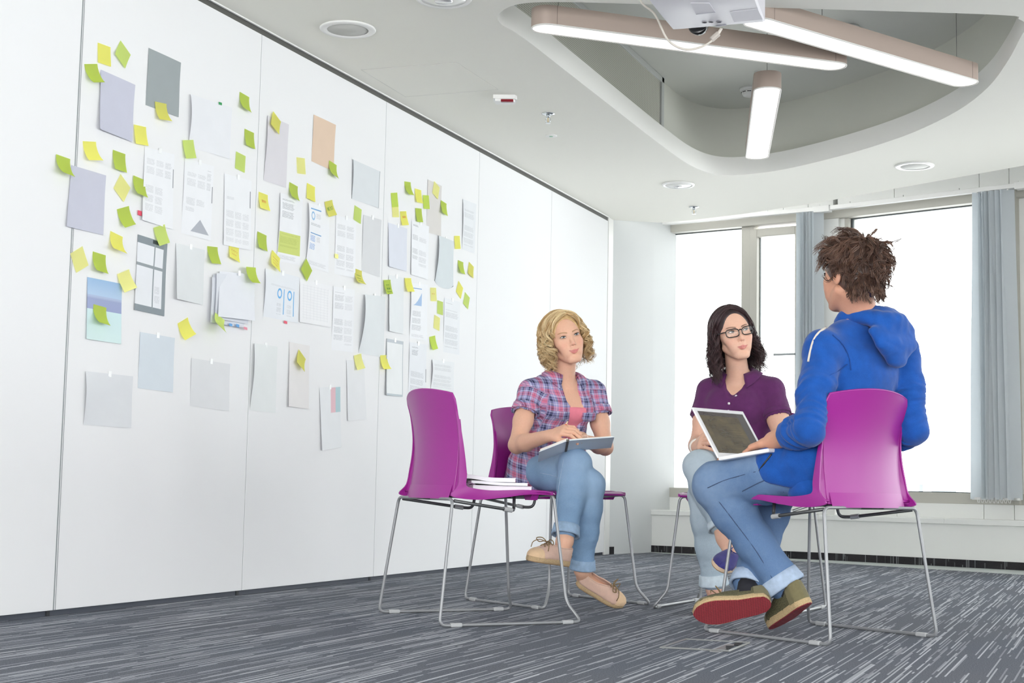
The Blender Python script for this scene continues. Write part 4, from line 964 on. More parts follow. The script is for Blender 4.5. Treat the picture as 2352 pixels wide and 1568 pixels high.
# ================================================================== SDF SCULPTING KIT
def V(*a): return np.array(a, np.float64)
def nrm(v): return np.asarray(v, float) / (np.linalg.norm(v) + 1e-12)
UP_ = np.array([0, 0, 1.0])
def smin(a, b, k):
    if k <= 0: return np.minimum(a, b)
    h = np.maximum(k - np.abs(a - b), 0) / k
    return np.minimum(a, b) - h * h * k * 0.25
class Field:
    def __init__(s): s.p = []
    def _bb(s, pts, r):
        pts = np.array(pts); return pts.min(0) - r, pts.max(0) + r
    def cap(s, a, b, ra, rb=None, k=0.015, op='+'):
        a, b = np.asarray(a, float), np.asarray(b, float); rb = ra if rb is None else rb
        ab = b - a; L2 = float(ab @ ab) + 1e-12
        def fn(X, Y, Z):
            px, py, pz = X - a[0], Y - a[1], Z - a[2]
            t = np.clip((px * ab[0] + py * ab[1] + pz * ab[2]) / L2, 0, 1)
            return np.sqrt((px - t * ab[0]) ** 2 + (py - t * ab[1]) ** 2 + (pz - t * ab[2]) ** 2) - (ra + t * (rb - ra))
        lo, hi = s._bb([a, b], max(ra, rb)); s.p.append((fn, lo, hi, k, op)); return s
    def ecap(s, a, b, ra, rb, side, k=0.02, op='+'):
        """capsule with elliptical section: ra=(along side, along depth)"""
        a, b = np.asarray(a, float), np.asarray(b, float); ab = b - a; L = np.linalg.norm(ab); t_ = ab / L
        e1 = nrm(np.asarray(side, float) - t_ * (np.asarray(side, float) @ t_)); e2 = np.cross(t_, e1)
        def fn(X, Y, Z):
            px, py, pz = X - a[0], Y - a[1], Z - a[2]
            h = px * t_[0] + py * t_[1] + pz * t_[2]; tt = np.clip(h / L, 0, 1)
            c1 = px * e1[0] + py * e1[1] + pz * e1[2]; c2 = px * e2[0] + py * e2[1] + pz * e2[2]; c3 = h - tt * L
            r1 = ra[0] + tt * (rb[0] - ra[0]); r2 = ra[1] + tt * (rb[1] - ra[1]); r3 = np.minimum(r1, r2)
            q = np.sqrt((c1 / r1) ** 2 + (c2 / r2) ** 2 + (c3 / r3) ** 2)
            g = np.sqrt((c1 / r1 ** 2) ** 2 + (c2 / r2 ** 2) ** 2 + (c3 / r3 ** 2) ** 2) + 1e-9
            return np.where(q > 0.3, q * (q - 1) / g, -r3 * 0.8)
        lo, hi = s._bb([a, b], max(*ra, *rb)); s.p.append((fn, lo, hi, k, op)); return s
    def ell(s, c, r, axes, k=0.015, op='+'):
        c = np.asarray(c, float); A = [nrm(x) for x in axes]
        def fn(X, Y, Z):
            px, py, pz = X - c[0], Y - c[1], Z - c[2]
            q = 0; g = 0
            for e, rr in zip(A, r):
                d = px * e[0] + py * e[1] + pz * e[2]; q = q + (d / rr) ** 2; g = g + (d / rr ** 2) ** 2
            q = np.sqrt(q); g = np.sqrt(g) + 1e-9
            return np.where(q > 0.2, q * (q - 1) / g, -min(r))
        lo, hi = s._bb([c], max(r)); s.p.append((fn, lo, hi, k, op)); return s
    def chain(s, pts, rad, k=0.015, op='+'):
        for i in range(len(pts) - 1): s.cap(pts[i], pts[i + 1], rad[i], rad[i + 1], k, op)
        return s
    def plane(s, p, n, k=0.004):
        """keep only the side where (x-p).n < 0"""
        p = np.asarray(p, float); n = nrm(n)
        fn = lambda X, Y, Z: (X - p[0]) * n[0] + (Y - p[1]) * n[1] + (Z - p[2]) * n[2]
        s.p.append((fn, np.full(3, -1e3), np.full(3, 1e3), k, '&')); return s
    def box(s, c, axes, half, k=0.006, op='-', rnd=0.0):
        c = np.asarray(c, float); A = [nrm(x) for x in axes]
        def fn(X, Y, Z):
            px, py, pz = X - c[0], Y - c[1], Z - c[2]; o = 0; mx = None
            for e, hh in zip(A, half):
                d = np.abs(px * e[0] + py * e[1] + pz * e[2]) - (hh - rnd); o = o + np.maximum(d, 0) ** 2; mx = d if mx is None else np.maximum(mx, d)
            return np.sqrt(o) + np.minimum(mx, 0) - rnd
        R = float(np.linalg.norm(half)); s.p.append((fn, c - R, c + R, k, op)); return s
    def seat_cut(s, c, fwd, top=0.4665, deep=0.15):
        """clothes end on the chair seat instead of sinking through it"""
        f = nrm(fwd); r = V(f[1], -f[0], 0)
        return s.box(V(c[0], c[1], top - deep) - f * (0.03 if deep > .1 else .125), (r, f, UP_), (0.30, 0.245 if deep > .1 else 0.19, deep), 0.012)
    def back_cut(s, c, fwd):
        """clothes stop against the backrest"""
        f = nrm(fwd); r = V(f[1], -f[0], 0); u = nrm(UP_ - f * 0.05)
        return s.box(V(c[0], c[1], 0.62) - f * (0.199 + 0.10), (r, nrm(f + UP_ * .05), u), (0.205, 0.10, 0.205), 0.012)
    def bounds(s, m=0.02):
        q = [(lo, hi) for f, lo, hi, k, op in s.p if op == '+']
        return np.min([a for a, b in q], 0) - m, np.max([b for a, b in q], 0) + m
    def value(s, P):
        D = np.full(len(P), 0.5); X, Y, Z = P.T
        for fn, a, b, k, op in s.p:
            d = fn(X, Y, Z)
            D = smin(D, d, k) if op == '+' else (-smin(-D, d, k) if op == '-' else -smin(-D, -d, k))
        return D
    def march(s, P, d, far=0.22):
        """surface points met when coming in towards P along -d"""
        P = np.array(P); d = nrm(d); ts = np.linspace(far, 0, 111); out = P.copy(); done = np.zeros(len(P), bool)
        for t in ts:
            q = P + d * t; m = (s.value(q) < 0) & ~done; out[m] = q[m] + d * .002; done |= m
        return out
    def push_out(s, P, gap=0.004, it=8):
        """move points to at least gap outside the surface"""
        P = P.copy()
        for _ in range(it):
            d = s.value(P); m = d < gap
            if not m.any(): break
            g = np.stack([s.value(P + e) - d for e in np.eye(3) * 0.002], 1); g /= np.linalg.norm(g, axis=1)[:, None] + 1e-9
            P[m] += g[m] * (gap - d[m])[:, None]
        return P
    def sample(s, lo, hi, h, D=None):
        n = np.maximum(((hi - lo) / h).astype(int) + 2, 3)
        ax = [(lo[i] + h * np.arange(n[i])).astype(np.float32) for i in range(3)]
        if D is None: D = np.full(n, 0.5, np.float32)
        for fn, a, b, k, op in s.p:
            e = k + 2.5 * h
            i0 = [int(np.clip(np.floor((a[i] - e - lo[i]) / h), 0, n[i])) for i in range(3)]
            i1 = [int(np.clip(np.ceil((b[i] + e - lo[i]) / h) + 1, 0, n[i])) for i in range(3)]
            if any(i1[i] <= i0[i] for i in range(3)): continue
            sl = tuple(slice(i0[i], i1[i]) for i in range(3))
            d = fn(ax[0][sl[0]][:, None, None], ax[1][sl[1]][None, :, None], ax[2][sl[2]][None, None, :]).astype(np.float32)
            if op == '+': D[sl] = smin(D[sl], d, k)
            elif op == '-': D[sl] = -smin(-D[sl], d, k)
            else: D[sl] = -smin(-D[sl], -np.broadcast_to(d, D[sl].shape), k)
        return D
def surface_nets(D, lo, h):
    S = D < 0
    nx, ny, nz = D.shape
    c = np.zeros((nx - 1, ny - 1, nz - 1), np.int8)
    for dx in (0, 1):
        for dy in (0, 1):
            for dz in (0, 1): c += S[dx:nx - 1 + dx, dy:ny - 1 + dy, dz:nz - 1 + dz]
    act = (c > 0) & (c < 8)
    idx = np.argwhere(act)
    if len(idx) == 0: return np.zeros((0, 3)), np.zeros((0, 4), int)
    vid = np.full(act.shape, -1, np.int64); vid[act] = np.arange(len(idx))
    i, j, k = idx.T
    corner = [(a, b, e) for a in (0, 1) for b in (0, 1) for e in (0, 1)]
    val = np.stack([D[i + a, j + b, k + e] for a, b, e in corner], 1)
    acc = np.zeros((len(idx), 3)); cnt = np.zeros(len(idx))
    for p in range(8):
        for q in range(p + 1, 8):
            df = np.array(corner[q]) - np.array(corner[p])
            if np.abs(df).sum() != 1: continue
            a, b = val[:, p], val[:, q]; m = (a < 0) != (b < 0)
            t = np.where(m, a / np.where(m, a - b, 1), 0)
            pos = np.array(corner[p])[None] + t[:, None] * df[None]
            acc += pos * m[:, None]; cnt += m
    v = (idx + acc / np.maximum(cnt, 1)[:, None]) * h + lo
    F = []
    for axn in range(3):
        o = [0, 1, 2]; o.remove(axn); b_, c_ = o
        sl0 = [slice(None)] * 3; sl1 = [slice(None)] * 3
        sl0[axn] = slice(0, -1); sl1[axn] = slice(1, None)
        for sx in (b_, c_): sl0[sx] = slice(1, -1); sl1[sx] = slice(1, -1)
        A, B = S[tuple(sl0)], S[tuple(sl1)]; e = np.argwhere(A != B)
        if len(e) == 0: continue
        flip = A[tuple(e.T)]
        e = e.copy(); e[:, b_] += 1; e[:, c_] += 1
        def cell(db, dc):
            q = e.copy(); q[:, b_] += db; q[:, c_] += dc; return vid[q[:, 0], q[:, 1], q[:, 2]]
        quad = np.stack([cell(-1, -1), cell(0, -1), cell(0, 0), cell(-1, 0)], 1)
        if axn == 1: flip = ~flip
        quad = np.where(flip[:, None], quad, quad[:, ::-1])
        F.append(quad[(quad >= 0).all(1)])
    return v, np.concatenate(F)
def vnormals(v, f):
    n = np.zeros_like(v); e = np.cross(v[f[:, 2]] - v[f[:, 0]], v[f[:, 3]] - v[f[:, 1]])
    for k in range(4): np.add.at(n, f[:, k], e)
    return n / (np.linalg.norm(n, axis=1)[:, None] + 1e-12)
def relax(v, f, it=1, w=0.5):
    for _ in range(it):
        a = np.zeros_like(v); c = np.zeros(len(v))
        for p, q in ((0, 1), (1, 2), (2, 3), (3, 0)):
            np.add.at(a, f[:, p], v[f[:, q]]); np.add.at(c, f[:, p], 1); np.add.at(a, f[:, q], v[f[:, p]]); np.add.at(c, f[:, q], 1)
        v = v * (1 - w) + w * a / np.maximum(c, 1)[:, None]
    return v
def vnoise(p, s, seed=0):
    """smooth value noise in [-1,1]"""
    q = p * s; i = np.floor(q).astype(np.int64); f = q - i; f = f * f * (3 - 2 * f); out = 0
    def hsh(a, b, c):
        n = (a * 374761393 + b * 668265263 + c * 2147483647 + seed * 1013) & 0x7fffffff
        n = ((n ^ (n >> 13)) * 1274126177) & 0x7fffffff
        return (n ^ (n >> 16)) % 65536 / 32767.5 - 1
    for a in (0, 1):
        for b in (0, 1):
            for c in (0, 1):
                w = (f[:, 0] if a else 1 - f[:, 0]) * (f[:, 1] if b else 1 - f[:, 1]) * (f[:, 2] if c else 1 - f[:, 2])
                out = out + w * hsh(i[:, 0] + a, i[:, 1] + b, i[:, 2] + c)
    return out
def np_mesh(name, v, f, m, parent, attrs=None, smooth=True):
    me = bpy.data.meshes.new(name)
    inv = np.array(PM[parent.name].inverted()) if parent is not None else np.eye(4)
    lv = (v @ inv[:3, :3].T + inv[:3, 3]).astype(np.float32)
    me.vertices.add(len(lv)); me.vertices.foreach_set('co', lv.ravel())
    k = f.shape[1]
    me.loops.add(f.size); me.loops.foreach_set('vertex_index', f.astype(np.int32).ravel())
    me.polygons.add(len(f)); me.polygons.foreach_set('loop_start', (np.arange(len(f)) * k).astype(np.int32))
    me.update(calc_edges=True); me.validate()
    if smooth: me.polygons.foreach_set('use_smooth', [True] * len(me.polygons))
    for an, (ty, arr) in (attrs or {}).items():
        at_ = me.attributes.new(an, ty, 'POINT')
        if ty == 'FLOAT_COLOR': at_.data.foreach_set('color', np.concatenate([arr, np.ones((len(arr), 1))], 1).astype(np.float32).ravel())
        else: at_.data.foreach_set('vector', arr.astype(np.float32).ravel())
    me.materials.append(m)
    o = bpy.data.objects.new(name, me); COL.objects.link(o)
    if parent is not None: o.parent = parent; PM[o.name] = PM[parent.name]
    else: PM[o.name] = ident()
    return o
def cut_boxes(v, f, boxes, inside):
    """drop faces wholly inside (or, inside=False, outside) the boxes"""
    m = np.zeros(len(v), bool)
    for lo, hi in boxes: m |= ((v > lo) & (v < hi)).all(1)
    fm = m[f].all(1)
    f = f[~fm] if inside else f[fm]
    u, inv = np.unique(f, return_inverse=True)
    return v[u], inv.reshape(f.shape)

# ================================================================== PEOPLE: SHARED BUILDERS
UP = V(0, 0, 1)
def skin_material(name):
    g = NT(name); c = g.attr('tint', 'Color'); n = g.noise(g.coord('Object'), 120, 3.0)
    g.base(g.mix(g.math('MULTIPLY', g.ramp(n, 0.3, 0.7), 0.10), c, lin((190, 120, 100))))
    g.set(Roughness=0.5); g.b.inputs['Specular IOR Level'].default_value = 0.35
    g.b.inputs['Subsurface Weight'].default_value = 0.12; g.b.inputs['Subsurface Radius'].default_value = (0.012, 0.005, 0.003); g.b.inputs['Subsurface Scale'].default_value = 0.6
    return g.m
SKIN = skin_material('skin')
def cloth_material(name, rgb, var=0.08, scale=40, weave=1400, rough=0.85, bump=0.25, sheen=0.15):
    g = NT(name); co = g.coord('Object'); c = lin(rgb)
    n = g.noise(co, scale, 3.0, 0.6); fz = g.noise(co, weave, 1.0)
    lo = tuple(v * (1 - var) for v in c[:3]) + (1,); hi = tuple(min(1, v * (1 + var)) for v in c[:3]) + (1,)
    a = g.mix(g.ramp(n, 0.3, 0.7), lo, hi)
    g.base(g.mix(g.math('MULTIPLY', g.ramp(fz, 0.35, 0.65), 0.22), a, tuple(min(1, v * 1.7 + .01) for v in c[:3]) + (1,)))
    g.set(Roughness=rough); g.b.inputs['Specular IOR Level'].default_value = 0.15; g.b.inputs['Sheen Weight'].default_value = sheen
    g.bump(g.math('ADD', fz, g.math('MULTIPLY', n, 1.5)), bump, 0.0012)
    return g.m
def denim_material(name, base, fade):
    """denim with faded patches stored per point in 'fade' (x: fade amount)"""
    g = NT(name); co = g.coord('Object'); fa = g.sep(g.attr('fade', 'Vector'))[0]
    n = g.noise(co, 30, 4.0, 0.65); tw = g.noise(g.vmul(co, (1, 1, 0.25)), 900, 2.0)
    f = g.math('ADD', fa, g.math('MULTIPLY', g.math('SUBTRACT', n, 0.5), 0.5), clamp=True)
    c = g.mix(f, lin(base), lin(fade))
    c = g.mix(g.math('MULTIPLY', g.ramp(tw, 0.4, 0.65), 0.25), c, lin(tuple(min(255, q * 1.18 + 8) for q in base)))
    g.base(c); g.set(Roughness=0.85); g.b.inputs['Specular IOR Level'].default_value = 0.12
    g.bump(tw, 0.3, 0.001)
    return g.m
def hair_material(name, dark, light):
    g = NT(name); r = g.sep(g.attr('strand', 'Vector'))
    c = g.mix(r[0], lin(dark), lin(light)); g.base(c)
    g.set(Roughness=0.36); g.b.inputs['Specular IOR Level'].default_value = 0.5
    return g.m

def add_hand(F, wrist, hd, hn, side, s=1.0, curl=(0.5, 0.5, 0.4), spread=0.06, thumb=(0.9, 0.5, 0.15), fcurl=None):
    """hd: wrist->knuckles, hn: back of the hand, side: towards the thumb"""
    hd = nrm(hd); hn = nrm(np.asarray(hn) - hd * (np.asarray(hn) @ hd)); sd = np.cross(hd, hn); sd = sd if sd @ np.asarray(side) > 0 else -sd
    pl = 0.088 * s
    k0 = wrist + hd * pl
    F.ecap(wrist - hd * 0.012, wrist + hd * 0.03 * s, (0.025 * s, 0.018 * s), (0.032 * s, 0.0155 * s), sd, 0.012)
    F.ecap(wrist + hd * 0.03 * s, wrist + hd * (pl - 0.012 * s), (0.034 * s, 0.0150 * s), (0.038 * s, 0.0125 * s), sd, 0.012)
    offs = (0.028, 0.0095, -0.0095, -0.027); lens = (0.97, 1.08, 1.0, 0.80); rads = (0.0086, 0.0090, 0.0086, 0.0076)
    tips = []
    for i in range(4):
        p = k0 + sd * offs[i] * s - hd * abs(offs[i]) * 0.18 - hd * 0.012 * s; d = nrm(hd + sd * spread * (1.5 - i)); ang = 0
        seg = np.array([0.046, 0.028, 0.021]) * lens[i] * s; r = rads[i] * s
        cu = (fcurl[i] if fcurl else curl)
        F.cap(p - d * 0.02 * s, p, r * 1.05, r * 1.1, 0.008)
        for a, L in zip(cu, seg):
            ang += a; dd = nrm(d * math.cos(ang) - hn * math.sin(ang)); q = p + dd * L
            F.cap(p, q, r * 1.04, r * 0.94, 0.0035); p = q; r *= 0.93
        tips.append(p)
    # thumb
    p = wrist + hd * 0.022 * s + sd * 0.024 * s - hn * 0.004 * s
    d = nrm(hd * math.cos(thumb[0]) + sd * math.sin(thumb[0]) - hn * thumb[2])
    q = p + d * 0.042 * s; F.cap(p - d * 0.01, q, 0.0155 * s, 0.0112 * s, 0.012)
    d2 = nrm(hd * math.cos(thumb[0] - thumb[1]) + sd * math.sin(thumb[0] - thumb[1]) - hn * (thumb[2] * 1.5)); q2 = q + d2 * 0.031 * s; F.cap(q, q2, 0.0106 * s, 0.0096 * s, 0.004)
    q3 = q2 + nrm(d2 - hn * 0.15) * 0.022 * s; F.cap(q2, q3, 0.0098 * s, 0.0078 * s, 0.004)
    return k0, tips

class Head:
    """c: centre of the skull, f: gaze-facing direction, u: up; x is the person's right"""
    def __init__(s, c, f, u, sc=1.0, male=False, smile=0.0):
        s.sm = smile
        s.c = np.asarray(c, float); s.y = nrm(f); s.z = nrm(np.asarray(u) - s.y * (np.asarray(u) @ s.y)); s.x = np.cross(s.y, s.z); s.k = sc; s.male = male
    def P(s, x, y, z): return s.c + s.k * (s.x * x + s.y * y + s.z * z)
    def L(s, v): d = (v - s.c) / s.k; return np.stack([d @ s.x, d @ s.y, d @ s.z], -1)
    def sculpt(s, F):
        A = (s.x, s.y, s.z); k = s.k; m = s.male
        F.ell(s.P(0, -0.012, 0.034), (0.0745 * k, 0.094 * k, 0.084 * k), A, 0.01)
        F.ell(s.P(0, 0.030, 0.004), ((0.064 if m else 0.0605) * k, 0.060 * k, 0.072 * k), A, 0.02)
        F.ell(s.P(0, 0.034, -0.045), ((0.051 if m else 0.0465) * k, 0.052 * k, 0.062 * k), A, 0.02)
        jw = 0.054 if m else 0.045
        for sg in (-1, 1):
            F.cap(s.P(sg * jw, 0.002, -0.052), s.P(sg * 0.018, 0.066, -0.096), 0.016 * k, 0.0145 * k, 0.02)
            F.ell(s.P(sg * 0.042, 0.058, -0.020), (0.020 * k, 0.020 * k, 0.018 * k), A, 0.02)
            F.cap(s.P(sg * 0.030, 0.066, -0.045), s.P(sg * 0.026, 0.066, -0.06), 0.020 * k, 0.020 * k, 0.02)
        F.ell(s.P(0, 0.078, -0.097), (0.018 * k, 0.014 * k, 0.014 * k), A, 0.016)
        F.cap(s.P(-0.030, 0.0725, 0.0245), s.P(0.030, 0.0725, 0.0245), 0.0125 * k, 0.0125 * k, 0.014)
        for sg in (-1, 1): F.ell(s.P(sg * 0.031, 0.0975, 0.008), (0.0150 * k, 0.0125 * k, 0.0085 * k), A, 0.010, '-')
        # nose
        F.chain([s.P(0, 0.082, 0.018), s.P(0, 0.0905, -0.002), s.P(0, 0.0985, -0.020), s.P(0, 0.1015, -0.0275)], [0.0062 * k, 0.0060 * k, 0.0070 * k, 0.0076 * k], 0.009)
        for sg in (-1, 1):
            F.ell(s.P(sg * 0.0092, 0.0915, -0.0305), (0.0062 * k, 0.0078 * k, 0.0052 * k), A, 0.006)
        F.ell(s.P(0, 0.088, -0.045), (0.012 * k, 0.007 * k, 0.010 * k), A, 0.01)
        for sg in (-1, 1): F.ell(s.P(sg * 0.0058, 0.096, -0.0365), (0.0032 * k, 0.0045 * k, 0.0028 * k), A, 0.002, '-')
        # lips
        lw = 0.0235
        for sg in (-1, 1):
            F.cap(s.P(sg * lw, 0.0825, -0.0575 + s.sm), s.P(sg * 0.005, 0.0915, -0.0572), 0.0022 * k, 0.0036 * k, 0.005)
            F.cap(s.P(sg * lw, 0.0825, -0.0585 + s.sm), s.P(0, 0.0905, -0.0668), 0.0022 * k, 0.0044 * k, 0.006)
            F.cap(s.P(sg * lw, 0.0885, -0.0578 + s.sm), s.P(0, 0.0970, -0.0615), 0.0009 * k, 0.0012 * k, 0.003, '-')
            # ear
            F.ell(s.P(sg * 0.0765, -0.012, -0.006), (0.0085 * k, 0.018 * k, 0.030 * k), A, 0.006)
            F.ell(s.P(sg * 0.0850, -0.006, -0.004), (0.0060 * k, 0.010 * k, 0.019 * k), A, 0.004, '-')
    def paint(s, v, base, lip, brow, blush=0.3, beard=0.0):
        """skin colour per vertex (true colours of lips, brows, cheeks)"""
        q = s.L(v); x, y, z = np.abs(q[:, 0]), q[:, 1], q[:, 2]
        col = np.repeat(np.array(lin(base)[:3])[None], len(v), 0)
        def blend(w, rgb):
            nonlocal col
            w = np.clip(w, 0, 1)[:, None]; col = col * (1 - w) + w * np.array(lin(rgb)[:3])[None]
        front = np.clip((y - 0.055) / 0.015, 0, 1)
        ck = np.exp(-(((x - 0.04) / 0.018) ** 2 + ((z + 0.028) / 0.018) ** 2)) * front * blush
        blend(ck, (222, 140, 124))
        blend(np.exp(-((x / 0.014) ** 2 + ((z + 0.032) / 0.012) ** 2)) * front * 0.25, (220, 150, 134))
        # lips: between two curves
        up = -0.0540 + 0.0010 * np.cos(x * 260) - (0.0030 - s.sm) * np.clip(x / 0.022, 0, 1) ** 2; lo = -0.0715 + (0.0135 + s.sm) * np.clip(x / 0.0235, 0, 1) ** 2.0
        wl = np.clip((up - z) / 0.0016 + .5, 0, 1) * np.clip((z - lo) / 0.0016 + .5, 0, 1) * np.clip((0.0235 - x) / 0.002, 0, 1) * front
        blend(wl * 0.75, lip)
        wm = np.clip(1 - np.abs(z - (-0.0612 + (0.0036 + s.sm) * np.clip(x / 0.0235, 0, 1) ** 1.6)) / 0.0011, 0, 1) * np.clip((0.026 - x) / 0.003, 0, 1) * front
        blend(wm * 0.7, tuple(c * 0.55 for c in lip))
        bz = 0.0255 + 0.006 * np.sin(np.clip((x - 0.012) / 0.04, 0, 1) * PI * 0.75) - 0.002
        wb = np.clip(1 - np.abs(z - bz) / (0.0044 - 0.0018 * np.clip((x - 0.012) / 0.04, 0, 1)), 0, 1) * np.clip((x - 0.010) / 0.004, 0, 1) * np.clip((0.052 - x) / 0.006, 0, 1) * front
        blend(wb * 1.3, brow)
        we = np.exp(-(((x - 0.031) / 0.017) ** 2 + ((z - 0.009) / 0.0085) ** 2)) * front
        blend(we * 0.45, tuple(c * 0.66 for c in base))
        if beard:
            wbd = np.clip((-0.04 - z) / 0.02, 0, 1) * np.clip((y - 0.01) / 0.03, 0, 1) * np.clip((z + 0.125) / 0.02, 0, 1); blend(wbd * beard, (120, 96, 86))
        return col
    def eyes(s, par, gaze=(0, 0), iris=(90, 110, 120), lash=0.0016, openh=0.0052):
        g = NT('eye_iris_%d' % iris[0]); uv = g.attr('eyeuv', 'Vector'); u, v = g.sep(uv)[:2]
        rr = g.math('SQRT', g.math('ADD', g.math('MULTIPLY', u, u), g.math('MULTIPLY', v, v)))
        c = g.mix(g.math('LESS_THAN', rr, 0.0058), lin((222, 218, 214)), lin(iris)); c = g.mix(g.math('LESS_THAN', rr, 0.0026), c, lin((16, 14, 14)))
        gl = g.math('LESS_THAN', g.math('ADD', g.math('POWER', g.math('SUBTRACT', u, 0.002), 2.0), g.math('POWER', g.math('SUBTRACT', v, 0.0022), 2.0)), 1.2e-6)  # white catchlight dot painted into the eye colour
        g.base(g.mix(gl, c, (1, 1, 1, 1))); g.set(Roughness=0.12); em = g.m
        lashm = mat('lash_dark', (48, 36, 32), 0.8); lidm = None
        k = s.k; R = 0.0128
        for sg in (-1, 1):
            cx, cy, cz = sg * 0.0315, 0.0762, 0.0085
            nu, nv = 15, 9; P = np.zeros((nv, nu, 3)); U = np.zeros((nv * nu, 3)); top = []; bot = []
            for a in range(nu):
                u = -1 + 2 * a / (nu - 1); ue = u * sg     # ue>0 towards the outer corner
                hi = openh * (1 - abs(u) ** 2.4) * (1 + 0.15 * ue) + 0.0012 * ue; lo = -openh * 0.72 * (1 - abs(u) ** 2.2) + 0.0012 * ue
                for b in range(nv):
                    vv = lo + (hi - lo) * b / (nv - 1); xx = u * 0.0150
                    yy = math.sqrt(max(R * R - xx * xx * 0.8 - vv * vv, 1e-6))
                    P[b, a] = s.P(cx + xx, cy + yy + 0.0003, cz + vv); U[b * nu + a] = (xx - gaze[0], vv - gaze[1], 0)
                top.append(P[-1, a]); bot.append(P[0, a])
            q = MB().grid(P)
            o = q.build('eye', em, par, smooth=True)
            at_ = o.data.attributes.new('eyeuv', 'FLOAT_VECTOR', 'POINT'); at_.data.foreach_set('vector', U.astype(np.float32).ravel())
            rad = [lash * k * (0.5 + 0.8 * math.sin(PI * i / (nu - 1)) ** .5) for i in range(nu)]
            MB().tube([p + s.y * 0.0006 for p in top], rad, 5).build('eyelash', lashm, o, smooth=True)
            MB().tube([p + s.y * 0.0002 for p in bot], lash * 0.45 * k, 5).build('eyelash', mat('lower_lash', (150, 104, 90), 0.8), o, smooth=True)

def tube_strands(name, guides, m, par, per=10, clump=0.006, r=0.0011, seed=1, nseg=None, sides=3, jit=0.004, taper=0.35, flare=1.0):
    """many thin strands following guide polylines -> one mesh"""
    rg = np.random.default_rng(seed); VV = []; FF = []; AA = []; o = 0
    for g in guides:
        G = np.array(catmull(g, nseg or 2)); n = len(G)
        T = np.gradient(G, axis=0); T /= np.linalg.norm(T, axis=1)[:, None] + 1e-9
        ref = nrm(rg.normal(size=3)); A = np.cross(T, ref); A /= np.linalg.norm(A, axis=1)[:, None] + 1e-9; B = np.cross(T, A)
        gshade = rg.uniform(0, 1)
        for _ in range(per):
            th = rg.uniform(0, 2 * PI); rad = clump * math.sqrt(rg.uniform(0, 1)); tt = np.linspace(0, 1, n)
            ph = rg.uniform(0, 6.28, 3); w = np.stack([np.sin(tt * 5 + ph[0]), np.sin(tt * 6 + ph[1]), np.sin(tt * 4 + ph[2])], 1) * jit * tt[:, None] ** 1.2
            C = G + (A * math.cos(th) + B * math.sin(th)) * (rad * (0.55 + (flare - 0.55) * tt))[:, None] + w
            cut = int(n * rg.uniform(0.82, 1.0)); cut = max(cut, 4); C = C[:cut]; A2, B2 = A[:cut], B[:cut]
            rr = r * (1 - (1 - taper) * np.linspace(0, 1, cut) ** 2)
            ring = np.stack([C + (A2 * math.cos(2 * PI * k / sides) + B2 * math.sin(2 * PI * k / sides)) * rr[:, None] for k in range(sides)], 1)
            VV.append(ring.reshape(-1, 3)); sh = np.clip(gshade * 0.6 + rg.uniform(0, 0.4), 0, 1); AA.append(np.stack([np.full(cut * sides, sh), np.repeat(np.linspace(0, 1, cut), sides), np.zeros(cut * sides)], 1))
            a = np.arange(cut - 1)[:, None] * sides + np.arange(sides)[None]; b = np.arange(cut - 1)[:, None] * sides + (np.arange(sides)[None] + 1) % sides
            FF.append((np.stack([a, b, b + sides, a + sides], -1).reshape(-1, 4)) + o); o += cut * sides
    return np_mesh(name, np.concatenate(VV), np.concatenate(FF), m, par, {'strand': ('FLOAT_VECTOR', np.concatenate(AA))})

def drop_islands(v, f, least=700):
    lab = np.arange(len(v))
    for _ in range(400):
        m = lab[f].min(1); q = lab.copy()
        for k in range(4): np.minimum.at(q, f[:, k], m)
        q = q[q]
        if (q == lab).all(): break
        lab = q
    c = np.bincount(lab, minlength=len(v)); f = f[c[lab[f[:, 0]]] >= least]
    u, inv = np.unique(f, return_inverse=True); return v[u], inv.reshape(f.shape)
def mesh_body(par, F, head, hands, paint, hb=0.0056, hh=0.0025, hf=0.0029, extra=()):
    """one continuous skin: coarse body with finely sampled head and hands, stitched by overlap"""
    lo, hi = F.bounds(); D = F.sample(lo, hi, hb); v, f = surface_nets(D, lo, hb)
    fine = []
    hc = head.P(0, 0.0, -0.01); fine.append((hc - 0.135, hc + 0.135, hh))
    if hands: fine.append((np.min([c - r for c, r in hands], 0), np.max([c + r for c, r in hands], 0), hf))
    inner = [(a + 0.012, b - 0.012) for a, b, _ in fine]
    v, f = cut_boxes(v, f, inner, True)
    VS, FS, n = [v], [f], len(v)
    for a, b, h in fine:
        D = F.sample(a, b, h); q, g = surface_nets(D, a, h); VS.append(q); FS.append(g + n); n += len(q)
    v = np.concatenate(VS); f = np.concatenate(FS); v, f = drop_islands(v, f)
    v = relax(v, f, 1, 0.4)
    return np_mesh('body', v, f, SKIN, par, {'tint': ('FLOAT_COLOR', paint(v))})

def hit(F, px, py, z0=4.4, z1=7.0):
    """first surface point of a field met by the sight line of a picture point"""
    ts = np.arange(z0, z1, .003); Pq = CAM + np.outer(ts, ray(px, py)); d = F.value(Pq); i = np.argmax(d < .001)
    return Pq[i] if d[i] < .001 else None
def stitch(par, F, pts, r, m, name='side_seam', n=4):
    q = [hit(F, x, y) for x, y in catmull([V(*p, 0)[:2] for p in pts], n)]; q = [p - CF * .001 for p in q if p is not None]
    return MB().tube(q, r, 5).build(name, m, par, smooth=True) if len(q) > 2 else None
def mesh_field(name, par, F, m, h=0.005, disp=None, attrs=None, rel=1):
    lo, hi = F.bounds(); D = F.sample(lo, hi, h) if not isinstance(F, tuple) else None
    v, f = surface_nets(D, lo, h); v = relax(v, f, rel, 0.5)
    if disp is not None:
        n = vnormals(v, f); v = v + n * disp(v)[:, None]
    return np_mesh(name, v, f, m, par, attrs(v) if attrs else None)
